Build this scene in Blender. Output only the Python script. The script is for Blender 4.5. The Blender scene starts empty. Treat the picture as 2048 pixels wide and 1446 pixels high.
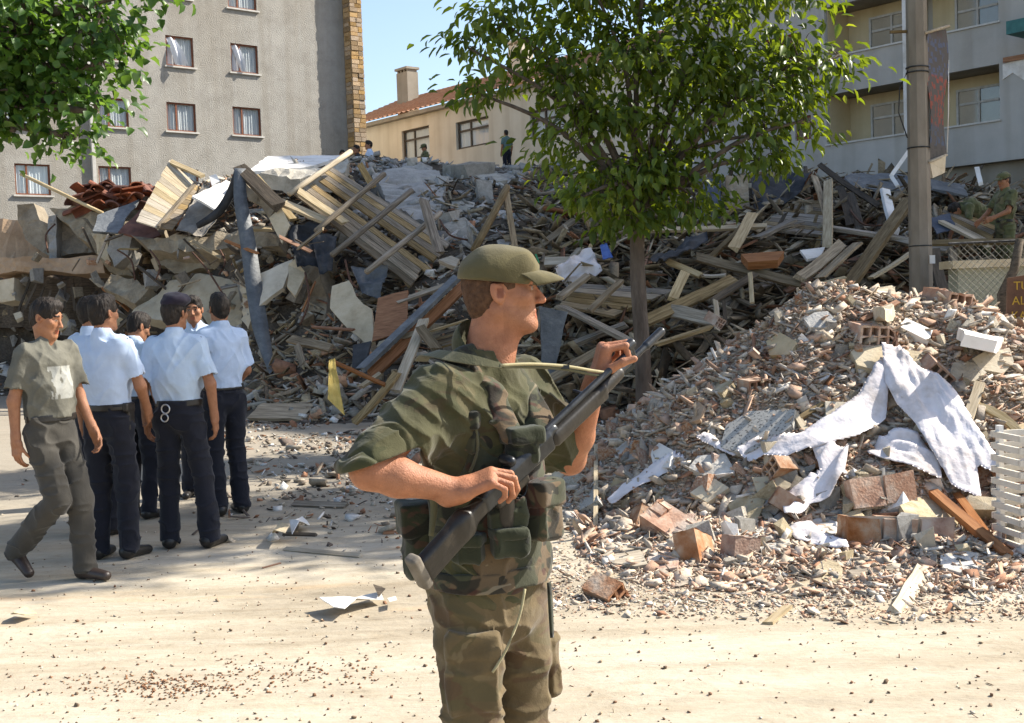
import bpy, bmesh, math, random
import numpy as np
from mathutils import Vector, Matrix
R = math.radians
random.seed(7)
rng = np.random.default_rng(7)
SC = bpy.context.scene
COL = SC.collection
# ---------------------------------------------------------------- camera
FPX = 2400.0                      # focal length in pixels of the 2048 wide photograph
CAMZ = 1.6
RM = Matrix.Rotation(R(90 - 2.86), 3, 'X') @ Matrix.Rotation(R(-2.0), 3, 'Z')
cam = bpy.data.cameras.new('camera')
cam.sensor_width = 36.0
cam.lens = 36.0 * FPX / 2048
cam.clip_end = 2000
camo = bpy.data.objects.new('camera', cam)
COL.objects.link(camo)
camo.matrix_world = Matrix.Translation((0, 0, CAMZ)) @ RM.to_4x4()
SC.camera = camo
# ---------------------------------------------------------------- light
SUN_AZ, SUN_EL = R(18), R(41)     # from the right, a little beyond
sdir = Vector((math.cos(SUN_AZ) * math.cos(SUN_EL), math.sin(SUN_AZ) * math.cos(SUN_EL), math.sin(SUN_EL)))
w = bpy.data.worlds.new('World')
SC.world = w
w.use_nodes = True
nt = w.node_tree
sky = nt.nodes.new('ShaderNodeTexSky')
sky.sky_type = 'NISHITA'
sky.sun_disc = False
sky.sun_elevation = SUN_EL
sky.sun_rotation = math.pi / 2 - SUN_AZ
sky.dust_density = 1.6
sky.air_density = 1.0
sky.ozone_density = 1.0
nt.links.new(sky.outputs[0], nt.nodes['Background'].inputs[0])
nt.nodes['Background'].inputs[1].default_value = 0.122
sl = bpy.data.lights.new('sun', 'SUN')
sl.energy = 5.0
sl.angle = R(0.55)
sl.color = (1.0, 0.94, 0.84)
slo = bpy.data.objects.new('sun', sl)
COL.objects.link(slo)
slo.rotation_euler = sdir.to_track_quat('Z', 'Y').to_euler()
SC.view_settings.view_transform = 'Standard'
SC.view_settings.look = 'None'
SC.view_settings.exposure = 1.02
SC.view_settings.gamma = 1.0


# ---------------------------------------------------------------- helpers
def ray(px, py):
    return RM @ Vector(((px - 1024) / FPX, (723 - py) / FPX, -1))


def P(px, py, d):
    v = ray(px, py)
    return Vector((0, 0, CAMZ)) + v * (d / v.y)


def on_ground(px, py, z=0.0):
    v = ray(px, py)
    return Vector((0, 0, CAMZ)) + v * ((z - CAMZ) / v.z)


def tag(o, label=None, cat=None, group=None, kind=None):
    if label: o['label'] = label
    if cat: o['category'] = cat
    if group: o['group'] = group
    if kind: o['kind'] = kind
    return o


def empty(name, loc=(0, 0, 0), rz=0.0, label=None, cat=None, group=None, kind=None):
    o = bpy.data.objects.new(name, None)
    o.empty_display_size = 0.2
    COL.objects.link(o)
    o.location = loc
    o.rotation_euler = (0, 0, rz)
    return tag(o, label, cat, group, kind)


def link(name, me, parent=None, mtx=None):
    o = bpy.data.objects.new(name, me)
    COL.objects.link(o)
    if parent is not None: o.parent = parent
    if mtx is not None: o.matrix_world = mtx if parent is None else mtx
    return o


def mesh(name, verts, faces, mat=None, smooth=False, cols=None):
    me = bpy.data.meshes.new(name)
    if isinstance(verts, np.ndarray) and isinstance(faces, np.ndarray):
        nv, nf, k = len(verts), len(faces), faces.shape[1]
        me.vertices.add(nv)
        me.vertices.foreach_set('co', np.ascontiguousarray(verts, dtype=np.float32).ravel())
        me.loops.add(nf * k)
        me.loops.foreach_set('vertex_index', np.ascontiguousarray(faces, dtype=np.int32).ravel())
        me.polygons.add(nf)
        me.polygons.foreach_set('loop_start', np.arange(0, nf * k, k, dtype=np.int32))
        me.update(calc_edges=True)
        me.validate()
    else:
        me.from_pydata([tuple(v) for v in verts], [], [tuple(f) for f in faces])
        me.update()
    if smooth and len(me.polygons):
        me.polygons.foreach_set('use_smooth', np.ones(len(me.polygons), dtype=bool))
    if cols is not None:
        a = me.color_attributes.new('Col', 'FLOAT_COLOR', 'POINT')
        c = np.ones((len(me.vertices), 4), dtype=np.float32)
        c[:, :3] = np.asarray(cols)[:, :3]
        a.data.foreach_set('color', c.ravel())
    if mat: me.materials.append(mat)
    return me


def obj(name, verts, faces, mat=None, parent=None, smooth=False, cols=None):
    return link(name, mesh(name, verts, faces, mat, smooth, cols), parent)


# ---------------------------------------------------------------- materials
def ramp(nt, stops):
    r = nt.nodes.new('ShaderNodeValToRGB')
    e = r.color_ramp.elements
    while len(e) < len(stops): e.new(0.5)
    for i, (p, c) in enumerate(stops):
        e[i].position = p
        e[i].color = (c[0], c[1], c[2], 1)
    return r


def mat(name, stops, scale=4.0, rough=0.85, bump=0.3, bscale=60.0, stretch=(1, 1, 1), rnd=0.0, attr=False,
        spec=0.3, detail=6.0, metal=0.0, bdist=0.01, nrough=0.6, dist=0.0, hue=0.0, coord='Object'):
    """noise-driven colour between the stops, fine bump, optional per object variation, optional Col attribute"""
    m = bpy.data.materials.new(name)
    m.use_nodes = True
    nt = m.node_tree
    N, L = nt.nodes, nt.links
    b = N['Principled BSDF']
    b.inputs['Roughness'].default_value = rough
    b.inputs['Specular IOR Level'].default_value = spec
    b.inputs['Metallic'].default_value = metal
    tc = N.new('ShaderNodeTexCoord')
    mp = N.new('ShaderNodeMapping')
    mp.inputs['Scale'].default_value = stretch
    L.new(tc.outputs[coord], mp.inputs[0])
    if rnd or hue:
        oi = N.new('ShaderNodeObjectInfo')
        mul = N.new('ShaderNodeVectorMath'); mul.operation = 'SCALE'
        mul.inputs[0].default_value = (37, 91, 53)
        L.new(oi.outputs['Random'], mul.inputs['Scale'])
        L.new(mul.outputs[0], mp.inputs['Location'])
    n = N.new('ShaderNodeTexNoise')
    n.inputs['Scale'].default_value = scale
    n.inputs['Detail'].default_value = detail
    n.inputs['Roughness'].default_value = nrough
    n.inputs['Distortion'].default_value = dist
    L.new(mp.outputs[0], n.inputs['Vector'])
    if len(stops) and not isinstance(stops[0][1], (tuple, list)):
        k = len(stops)
        stops = [(0.32 + 0.36 * i / max(1, k - 1), c) for i, c in enumerate(stops)]
    rp = ramp(nt, stops)
    L.new(n.outputs[0], rp.inputs[0])
    out = rp.outputs[0]
    if attr:
        at = N.new('ShaderNodeAttribute'); at.attribute_name = 'Col'
        mx = N.new('ShaderNodeMix'); mx.data_type = 'RGBA'; mx.blend_type = 'MULTIPLY'
        mx.inputs['Factor'].default_value = 1.0
        L.new(at.outputs['Color'], mx.inputs['A']); L.new(out, mx.inputs['B'])
        out = mx.outputs['Result']
    if rnd or hue:
        hs = N.new('ShaderNodeHueSaturation')
        mr = N.new('ShaderNodeMapRange')
        mr.inputs['To Min'].default_value = 1 - rnd
        mr.inputs['To Max'].default_value = 1 + rnd
        L.new(oi.outputs['Random'], mr.inputs['Value'])
        L.new(mr.outputs[0], hs.inputs['Value'])
        if hue:
            wn = N.new('ShaderNodeTexWhiteNoise'); wn.noise_dimensions = '1D'
            L.new(oi.outputs['Random'], wn.inputs['W'])
            m2 = N.new('ShaderNodeMapRange')
            m2.inputs['To Min'].default_value = 1 - hue
            m2.inputs['To Max'].default_value = 1 + hue
            L.new(wn.outputs['Value'], m2.inputs['Value'])
            L.new(m2.outputs[0], hs.inputs['Saturation'])
        L.new(out, hs.inputs['Color'])
        out = hs.outputs[0]
    L.new(out, b.inputs['Base Color'])
    if bump:
        n2 = N.new('ShaderNodeTexNoise')
        n2.inputs['Scale'].default_value = bscale
        n2.inputs['Detail'].default_value = 5
        L.new(mp.outputs[0], n2.inputs['Vector'])
        bp = N.new('ShaderNodeBump')
        bp.inputs['Strength'].default_value = bump
        bp.inputs['Distance'].default_value = bdist
        L.new(n2.outputs[0], bp.inputs['Height'])
        L.new(bp.outputs[0], b.inputs['Normal'])
    return m


def flat(name, c, rough=0.6, spec=0.4, metal=0.0):
    return mat(name, [tuple(v * 0.8 for v in c), tuple(min(1, v * 1.15) for v in c)], 6, rough, 0.08, 90, spec=spec, metal=metal)


def camo_mat(name, base, patches, scale=9.0, rough=0.9, bump=0.35, bscale=260, folds=0.5, fade_=(0.75, 1.2)):
    """woven cloth: base colour, irregular patches of other colours, weave bump and soft creases"""
    m = bpy.data.materials.new(name)
    m.use_nodes = True
    nt = m.node_tree
    N, L = nt.nodes, nt.links
    b = N['Principled BSDF']
    b.inputs['Roughness'].default_value = rough
    b.inputs['Specular IOR Level'].default_value = 0.15
    b.inputs['Sheen Weight'].default_value = 0.15
    tc = N.new('ShaderNodeTexCoord')
    fade = N.new('ShaderNodeTexNoise'); fade.inputs['Scale'].default_value = 14; fade.inputs['Detail'].default_value = 6
    L.new(tc.outputs['Object'], fade.inputs['Vector'])
    rp = ramp(nt, [(0.3, tuple(v * fade_[0] for v in base)), (0.7, tuple(v * fade_[1] for v in base))])
    L.new(fade.outputs[0], rp.inputs[0])
    out = rp.outputs[0]
    for i, (c, th, sc) in enumerate(patches):
        mp = N.new('ShaderNodeMapping')
        mp.inputs['Location'].default_value = (i * 7.3 + 1.1, i * 3.7, i * 5.1)
        mp.inputs['Scale'].default_value = (1, 1, 1.5)
        L.new(tc.outputs['Object'], mp.inputs[0])
        n = N.new('ShaderNodeTexNoise')
        n.inputs['Scale'].default_value = sc * scale
        n.inputs['Detail'].default_value = 2.5
        n.inputs['Distortion'].default_value = 0.8
        L.new(mp.outputs[0], n.inputs['Vector'])
        r = ramp(nt, [(th, (0, 0, 0)), (th + 0.03, (1, 1, 1))])
        L.new(n.outputs[0], r.inputs[0])
        mx = N.new('ShaderNodeMix'); mx.data_type = 'RGBA'
        mx.inputs['B'].default_value = (*c, 1)
        ml = N.new('ShaderNodeMath'); ml.operation = 'MULTIPLY'; ml.inputs[1].default_value = 0.85
        L.new(r.outputs[0], ml.inputs[0])
        L.new(ml.outputs[0], mx.inputs['Factor'])
        L.new(out, mx.inputs['A'])
        out = mx.outputs['Result']
    L.new(out, b.inputs['Base Color'])
    n2 = N.new('ShaderNodeTexNoise'); n2.inputs['Scale'].default_value = bscale; n2.inputs['Detail'].default_value = 2
    n3 = N.new('ShaderNodeTexNoise'); n3.inputs['Scale'].default_value = 13; n3.inputs['Detail'].default_value = 3
    n3.inputs['Distortion'].default_value = 1.2
    L.new(tc.outputs['Object'], n2.inputs['Vector']); L.new(tc.outputs['Object'], n3.inputs['Vector'])
    b1 = N.new('ShaderNodeBump'); b1.inputs['Strength'].default_value = bump; b1.inputs['Distance'].default_value = 0.002
    b2 = N.new('ShaderNodeBump'); b2.inputs['Strength'].default_value = folds * 0.6; b2.inputs['Distance'].default_value = 0.02
    L.new(n2.outputs[0], b1.inputs['Height']); L.new(n3.outputs[0], b2.inputs['Height'])
    L.new(b2.outputs[0], b1.inputs['Normal'])
    L.new(b1.outputs[0], b.inputs['Normal'])
    return m


MT = {}
MT['sand'] = None
MT['wood'] = mat('weathered_wood', [(0.25, (0.085, 0.062, 0.038)), (0.45, (0.21, 0.16, 0.10)), (0.62, (0.33, 0.26, 0.17)), (0.8, (0.44, 0.365, 0.26))],
                 3.0, 0.9, 0.6, 12, (0.9, 13, 13), rnd=0.38, hue=0.45, bdist=0.006)
MT['wood_pale'] = mat('pale_wood', [(0.25, (0.24, 0.18, 0.105)), (0.5, (0.42, 0.34, 0.225)), (0.75, (0.56, 0.48, 0.34))],
                      3.0, 0.85, 0.5, 12, (0.9, 13, 13), rnd=0.2, hue=0.3, bdist=0.005)
MT['wood_red'] = mat('brown_wood', [(0.25, (0.13, 0.055, 0.025)), (0.5, (0.28, 0.13, 0.06)), (0.75, (0.38, 0.20, 0.10))],
                     3.0, 0.8, 0.4, 12, (0.9, 13, 13), rnd=0.25, hue=0.2, bdist=0.005)
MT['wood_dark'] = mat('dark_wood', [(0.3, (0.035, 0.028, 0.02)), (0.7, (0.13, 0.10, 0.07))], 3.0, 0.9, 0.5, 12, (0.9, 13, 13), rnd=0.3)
MT['concrete'] = mat('broken_concrete', [(0.28, (0.20, 0.18, 0.15)), (0.5, (0.34, 0.32, 0.28)), (0.72, (0.46, 0.43, 0.38))],
                     3.0, 0.95, 0.9, 34, rnd=0.22, hue=0.4, bdist=0.015, detail=10, nrough=0.72)
MT['concrete_brown'] = mat('dusty_concrete', [(0.28, (0.13, 0.105, 0.075)), (0.5, (0.25, 0.21, 0.155)), (0.72, (0.37, 0.325, 0.25))],
                           2.6, 0.95, 0.9, 30, rnd=0.2, hue=0.3, bdist=0.018, detail=10, nrough=0.72)
MT['plaster'] = mat('cream_plaster', [(0.28, (0.36, 0.29, 0.19)), (0.5, (0.50, 0.42, 0.29)), (0.72, (0.58, 0.50, 0.37))],
                    2.6, 0.9, 0.6, 34, rnd=0.15, hue=0.25, bdist=0.01, detail=10, nrough=0.72)
MT['plaster_pink'] = mat('tan_plaster', [(0.28, (0.30, 0.20, 0.12)), (0.6, (0.45, 0.32, 0.21)), (0.8, (0.52, 0.42, 0.30))], 2.2, 0.9, 0.7, 30, bdist=0.014, detail=10, nrough=0.72)
MT['white'] = mat('dirty_white', [(0.25, (0.50, 0.46, 0.40)), (0.5, (0.72, 0.69, 0.64)), (0.75, (0.82, 0.80, 0.77))], 3, 0.8, 0.4, 20, rnd=0.08, bdist=0.01)
MT['sheetmetal'] = mat('grey_sheet_metal', [(0.3, (0.075, 0.08, 0.085)), (0.55, (0.14, 0.148, 0.152)), (0.75, (0.25, 0.245, 0.235))], 5.0, 0.6, 0.5, 14,
                       spec=0.4, metal=0.1, rnd=0.2, bdist=0.03, detail=10, nrough=0.7)
MT['felt'] = mat('black_roofing_felt', [(0.3, (0.016, 0.017, 0.019)), (0.7, (0.052, 0.054, 0.058))], 4.0, 0.7, 0.6, 9, rnd=0.4, bdist=0.04)
MT['brick'] = mat('broken_brick', [(0.30, (0.24, 0.115, 0.065)), (0.44, (0.36, 0.205, 0.13)), (0.56, (0.45, 0.32, 0.23)), (0.70, (0.50, 0.43, 0.35))],
                  7.0, 0.95, 0.7, 60, rnd=0.25, hue=0.3, bdist=0.008)
MT['tile'] = mat('roof_tile', [(0.3, (0.12, 0.05, 0.035)), (0.7, (0.26, 0.11, 0.07))], 5.0, 0.9, 0.4, 30, rnd=0.35, hue=0.25)
MT['chunk'] = mat('rubble_chunk', [(0.25, (0.26, 0.22, 0.165)), (0.5, (0.42, 0.37, 0.285)), (0.75, (0.56, 0.51, 0.42))],
                  7.0, 0.95, 0.8, 45, rnd=0.25, hue=0.6, bdist=0.012)
MT['debris'] = mat('mixed_debris', [(0.3, (0.62, 0.62, 0.62)), (0.7, (1.1, 1.1, 1.1))], 18.0, 0.95, 0.5, 60, attr=True, bdist=0.01)
MT['gravel'] = mat('rubble_soil', [(0.25, (0.22, 0.165, 0.115)), (0.45, (0.40, 0.31, 0.225)), (0.6, (0.50, 0.37, 0.27)), (0.8, (0.60, 0.52, 0.43))],
                   22.0, 0.95, 1.0, 60, bdist=0.03, nrough=0.75, detail=10)
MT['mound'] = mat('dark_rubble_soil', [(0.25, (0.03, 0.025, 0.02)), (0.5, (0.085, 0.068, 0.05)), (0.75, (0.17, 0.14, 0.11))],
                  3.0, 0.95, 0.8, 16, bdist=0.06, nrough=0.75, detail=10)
MT['yellow'] = mat('yellow_cloth', [(0.3, (0.52, 0.36, 0.09)), (0.7, (0.68, 0.52, 0.17))], 8, 0.95, 0.5, 18, bdist=0.02)
MT['blue'] = mat('blue_cloth', [(0.3, (0.05, 0.10, 0.30)), (0.7, (0.10, 0.17, 0.42))], 8, 0.95, 0.5, 18, bdist=0.02)
MT['slate_cloth'] = mat('slate_blue_cloth', [(0.3, (0.05, 0.06, 0.085)), (0.7, (0.10, 0.115, 0.15))], 5, 0.95, 0.5, 10, (1, 1, 0.3), bdist=0.04)
MT['linen'] = mat('dusty_white_linen', [(0.25, (0.42, 0.36, 0.31)), (0.5, (0.66, 0.61, 0.60)), (0.75, (0.76, 0.73, 0.74))], 5, 0.95, 0.6, 22, bdist=0.012)
MT['lowwall'] = mat('pale_green_wall', [(0.3, (0.26, 0.26, 0.19)), (0.7, (0.36, 0.35, 0.26))], 1.5, 0.9, 0.5, 20, detail=8)
MT['crate'] = mat('white_crate_plastic', [(0.3, (0.52, 0.48, 0.40)), (0.7, (0.68, 0.64, 0.56))], 5, 0.7, 0.2, 40)
# ---------------------------------------------------------------- implicit surfaces for figures and cloth
def vnoise(p, f=(1, 1, 1), seed=0):
    q = np.asarray(p, dtype=np.float32) * np.asarray(f, dtype=np.float32) + seed * 17.31
    i = np.floor(q).astype(np.int64)
    t = (q - i).astype(np.float32)
    t = t * t * (3 - 2 * t)

    def h(a, b, c):
        n = (i[..., 0] + a) * 374761393 + (i[..., 1] + b) * 668265263 + (i[..., 2] + c) * 2147483647 + seed * 974711
        n = (n ^ (n >> 13)) * 1274126177
        n = n ^ (n >> 16)
        return ((n & 0xffff) / 65535.0).astype(np.float32)
    x, y, z = t[..., 0], t[..., 1], t[..., 2]
    a = h(0, 0, 0) * (1 - x) + h(1, 0, 0) * x
    b = h(0, 1, 0) * (1 - x) + h(1, 1, 0) * x
    c = h(0, 0, 1) * (1 - x) + h(1, 0, 1) * x
    d = h(0, 1, 1) * (1 - x) + h(1, 1, 1) * x
    return (a * (1 - y) + b * y) * (1 - z) + (c * (1 - y) + d * y) * z


def A3(v): return np.array([v[0], v[1], v[2]], dtype=np.float32)


def cap(a, b, ra, rb=None, sq=None):
    """tapered capsule; sq = (axis, factor<1) widens it along axis by 1/factor"""
    a, b = A3(a), A3(b)
    rb = ra if rb is None else rb
    rm = max(ra, rb) / (sq[1] if sq else 1)
    lo, hi = np.minimum(a, b) - rm, np.maximum(a, b) + rm
    ba = b - a
    L2 = float(ba @ ba) + 1e-9

    def fn(X, Y, Z):
        x, y, z = X - a[0], Y - a[1], Z - a[2]
        t = np.clip((x * ba[0] + y * ba[1] + z * ba[2]) / L2, 0, 1)
        x, y, z = x - t * ba[0], y - t * ba[1], z - t * ba[2]
        if sq:
            ax, f = sq
            dd = (x * ax[0] + y * ax[1] + z * ax[2]) * (1 - f)
            x, y, z = x - ax[0] * dd, y - ax[1] * dd, z - ax[2] * dd
        return np.sqrt(x * x + y * y + z * z) - (ra + t * (rb - ra))
    return lo, hi, fn


def ell(c, r, rot=None):
    c, r = A3(c), A3(r)
    m = np.eye(3, dtype=np.float32) if rot is None else np.array(rot, dtype=np.float32)
    rm = float(r.max())

    def fn(X, Y, Z):
        x, y, z = X - c[0], Y - c[1], Z - c[2]
        u = x * m[0, 0] + y * m[1, 0] + z * m[2, 0]
        v = x * m[0, 1] + y * m[1, 1] + z * m[2, 1]
        w_ = x * m[0, 2] + y * m[1, 2] + z * m[2, 2]
        k0 = np.sqrt((u / r[0]) ** 2 + (v / r[1]) ** 2 + (w_ / r[2]) ** 2)
        k1 = np.sqrt((u / r[0] ** 2) ** 2 + (v / r[1] ** 2) ** 2 + (w_ / r[2] ** 2) ** 2) + 1e-6
        return k0 * (k0 - 1) / k1
    return c - rm, c + rm, fn


def rbox(c, hs, rot=None, rd=0.01):
    c, hs = A3(c), A3(hs) - rd
    m = np.eye(3, dtype=np.float32) if rot is None else np.array(rot, dtype=np.float32)
    rm = float(np.linalg.norm(hs)) + rd

    def fn(X, Y, Z):
        x, y, z = X - c[0], Y - c[1], Z - c[2]
        u = np.abs(x * m[0, 0] + y * m[1, 0] + z * m[2, 0]) - hs[0]
        v = np.abs(x * m[0, 1] + y * m[1, 1] + z * m[2, 1]) - hs[1]
        w_ = np.abs(x * m[0, 2] + y * m[1, 2] + z * m[2, 2]) - hs[2]
        o = np.sqrt(np.maximum(u, 0) ** 2 + np.maximum(v, 0) ** 2 + np.maximum(w_, 0) ** 2)
        return o + np.minimum(np.maximum(u, np.maximum(v, w_)), 0) - rd
    return c - rm, c + rm, fn


class SDF:
    def __init__(s, lo, hi, h):
        s.h = float(h)
        s.lo = A3(lo)
        n = np.ceil((A3(hi) - s.lo) / h).astype(int) + 1
        s.F = np.full(n, 0.08, dtype=np.float32)
        s.ax = [s.lo[i] + h * np.arange(n[i], dtype=np.float32) for i in range(3)]

    def reg(s, lo, hi, m):
        a = np.clip(np.floor((lo - m - s.lo) / s.h).astype(int), 0, None)
        b = np.minimum(np.ceil((hi + m - s.lo) / s.h).astype(int) + 1, s.F.shape)
        if np.any(b <= a): return None
        sl = tuple(slice(a[i], b[i]) for i in range(3))
        return sl, s.ax[0][sl[0]][:, None, None], s.ax[1][sl[1]][None, :, None], s.ax[2][sl[2]][None, None, :]

    def add(s, pr, k=0.0):
        g = s.reg(pr[0], pr[1], 0.05 + k)
        if g is None: return s
        sl, X, Y, Z = g
        d = pr[2](X, Y, Z).astype(np.float32)
        f = s.F[sl]
        if k > 0:
            hh = np.clip(0.5 + 0.5 * (f - d) / k, 0, 1)
            s.F[sl] = f * (1 - hh) + d * hh - k * hh * (1 - hh)
        else:
            s.F[sl] = np.minimum(f, d)
        return s

    def sub(s, pr, k=0.0):
        g = s.reg(pr[0], pr[1], 0.03 + k)
        if g is None: return s
        sl, X, Y, Z = g
        d = -pr[2](X, Y, Z).astype(np.float32)
        f = s.F[sl]
        if k > 0:
            hh = np.clip(0.5 - 0.5 * (f - d) / k, 0, 1)
            s.F[sl] = f * (1 - hh) + d * hh + k * hh * (1 - hh)
        else:
            s.F[sl] = np.maximum(f, d)
        return s

    def plane(s, n, c):
        """keep the side where n.(p-c) < 0"""
        s.F = np.maximum(s.F, (s.ax[0][:, None, None] - c[0]) * n[0] + (s.ax[1][None, :, None] - c[1]) * n[1] + (s.ax[2][None, None, :] - c[2]) * n[2])
        return s

    def disp(s, fn):
        idx = np.argwhere(np.abs(s.F) < 0.03)
        p = s.lo + idx * s.h
        s.F[tuple(idx.T)] += fn(p).astype(np.float32)
        return s

    def net(s):
        F = s.F
        F[0] = F[-1] = 0.05; F[:, 0] = F[:, -1] = 0.05; F[:, :, 0] = F[:, :, -1] = 0.05
        S = F < 0
        c = np.zeros(tuple(v - 1 for v in F.shape), dtype=np.int8)
        for i in (0, 1):
            for j in (0, 1):
                for k in (0, 1):
                    c += S[i:F.shape[0] - 1 + i, j:F.shape[1] - 1 + j, k:F.shape[2] - 1 + k]
        act = (c > 0) & (c < 8)
        cells = np.argwhere(act)
        idx = np.full(act.shape, -1, dtype=np.int32)
        idx[act] = np.arange(len(cells))
        pos = np.zeros((len(cells), 3), dtype=np.float32)
        cnt = np.zeros(len(cells), dtype=np.float32)
        ci, cj, ck = cells.T
        for ax in range(3):
            for u in (0, 1):
                for v in (0, 1):
                    o = [0, 0, 0]
                    o[(ax + 1) % 3], o[(ax + 2) % 3] = u, v
                    e = list(o); e[ax] = 1
                    fa = F[ci + o[0], cj + o[1], ck + o[2]]
                    fb = F[ci + e[0], cj + e[1], ck + e[2]]
                    m = (fa < 0) != (fb < 0)
                    t = np.where(m, fa / np.where(m, fa - fb, 1), 0)
                    q = np.tile(np.array(o, dtype=np.float32), (len(cells), 1))
                    q[:, ax] += t
                    pos += q * m[:, None]
                    cnt += m
        V = s.lo + (cells + pos / np.maximum(cnt, 1)[:, None]) * s.h
        Q = []
        for ax in range(3):
            b, d = (ax + 1) % 3, (ax + 2) % 3
            s0 = [slice(None)] * 3; s1 = [slice(None)] * 3
            s0[ax] = slice(0, -1); s1[ax] = slice(1, None)
            A, B = S[tuple(s0)], S[tuple(s1)]
            e = np.argwhere(A != B)
            if not len(e): continue
            sg = A[tuple(e.T)]
            e = e.copy()
            ok = (e[:, b] > 0) & (e[:, d] > 0) & (e[:, b] < F.shape[b] - 1) & (e[:, d] < F.shape[d] - 1)
            e, sg = e[ok], sg[ok]

            def at(db, dd):
                q = e.copy(); q[:, b] += db; q[:, d] += dd
                return idx[tuple(q.T)]
            f = np.stack([at(-1, -1), at(0, -1), at(0, 0), at(-1, 0)], 1)
            f[~sg] = f[~sg][:, ::-1]
            Q.append(f)
        return V, np.concatenate(Q)

    def build(s, name, mt, parent=None, colfn=None):
        V, Q = s.net()
        if len(V) == 0: raise ValueError('empty surface ' + name)
        return obj(name, V, Q, mt, parent, True, colfn(V) if colfn else None)


def strip(name, pts, widths, normal_hint, mt, parent=None, th=0.004, sub=4, smooth=True):
    """flat band along a smooth path, with thickness"""
    pts = [A3(p) for p in pts]
    n = len(pts)
    out, ws = [], []
    for i in range(n - 1):
        p0, p1, p2, p3 = pts[max(0, i - 1)], pts[i], pts[i + 1], pts[min(n - 1, i + 2)]
        for k in range(sub):
            t = k / sub
            out.append(0.5 * ((2 * p1) + (-p0 + p2) * t + (2 * p0 - 5 * p1 + 4 * p2 - p3) * t * t + (-p0 + 3 * p1 - 3 * p2 + p3) * t ** 3))
            ws.append(widths[i] * (1 - t) + widths[i + 1] * t)
    out.append(pts[-1]); ws.append(widths[-1])
    V, Fc = [], []
    nh = A3(normal_hint)
    for i, p in enumerate(out):
        d = out[min(i + 1, len(out) - 1)] - out[max(i - 1, 0)]
        d = d / (np.linalg.norm(d) + 1e-9)
        s = np.cross(d, nh); s /= np.linalg.norm(s) + 1e-9
        nn = np.cross(s, d)
        for a, b in ((-1, -1), (1, -1), (1, 1), (-1, 1)):
            V.append(p + s * a * ws[i] / 2 + nn * b * th / 2)
    for i in range(len(out) - 1):
        for k in range(4):
            Fc.append((i * 4 + k, i * 4 + (k + 1) % 4, i * 4 + 4 + (k + 1) % 4, i * 4 + 4 + k))
    Fc += [(3, 2, 1, 0), tuple(len(V) - 4 + k for k in range(4))]
    return obj(name, V, Fc, mt, parent, smooth)


def tube(name, pts, rads, mt, parent=None, n=8, sub=4, jit=0.0):
    pts = [A3(p) for p in pts]
    m = len(pts)
    out, rs = [], []
    for i in range(m - 1):
        p0, p1, p2, p3 = pts[max(0, i - 1)], pts[i], pts[i + 1], pts[min(m - 1, i + 2)]
        for k in range(sub):
            t = k / sub
            out.append(0.5 * ((2 * p1) + (-p0 + p2) * t + (2 * p0 - 5 * p1 + 4 * p2 - p3) * t * t + (-p0 + 3 * p1 - 3 * p2 + p3) * t ** 3))
            rs.append(rads[i] * (1 - t) + rads[i + 1] * t)
    out.append(pts[-1]); rs.append(rads[-1])
    V, Fc = tube_mesh(out, rs, n, jit)
    return obj(name, V, Fc, mt, parent, True)


def tube_mesh(out, rs, n=8, jit=0.0, base=0):
    V, Fc = [], []
    up = np.array((0.13, 0.21, 0.97))
    for i, p in enumerate(out):
        d = out[min(i + 1, len(out) - 1)] - out[max(i - 1, 0)]
        d = d / (np.linalg.norm(d) + 1e-9)
        if abs(d @ up) > 0.95: up2 = np.array((1.0, 0.1, 0))
        else: up2 = up
        s = np.cross(d, up2); s /= np.linalg.norm(s)
        u = np.cross(s, d)
        for k in range(n):
            a = 2 * math.pi * k / n
            r = rs[i] * (1 + (random.uniform(-jit, jit) if jit else 0))
            V.append(p + (s * math.cos(a) + u * math.sin(a)) * r)
    for i in range(len(out) - 1):
        for k in range(n):
            Fc.append((base + i * n + k, base + i * n + (k + 1) % n, base + (i + 1) * n + (k + 1) % n, base + (i + 1) * n + k))
    Fc.append(tuple(base + k for k in reversed(range(n))))
    Fc.append(tuple(base + (len(out) - 1) * n + k for k in range(n)))
    return V, Fc
# ---------------------------------------------------------------- people
ELL, CAP = ell, cap


def skin_mat(name, c):
    m = mat(name, [(0.3, (c[0] * 0.80, c[1] * 0.74, c[2] * 0.72)), (0.5, c), (0.7, tuple(min(1, v * 1.15) for v in c))], 26, 0.58, 0.55, 210, attr=True, spec=0.32, bdist=0.004, detail=10, nrough=0.75)
    b = m.node_tree.nodes['Principled BSDF']
    b.inputs['Subsurface Weight'].default_value = 0.04
    b.inputs['Subsurface Radius'].default_value = (0.012, 0.005, 0.003)
    b.inputs['Subsurface Scale'].default_value = 0.6
    return m


def cloth(name, c, var=0.12, rough=0.9, folds=0.35):
    return camo_mat(name, c, [], rough=rough, folds=folds, fade_=(0.93, 1.07))


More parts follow.
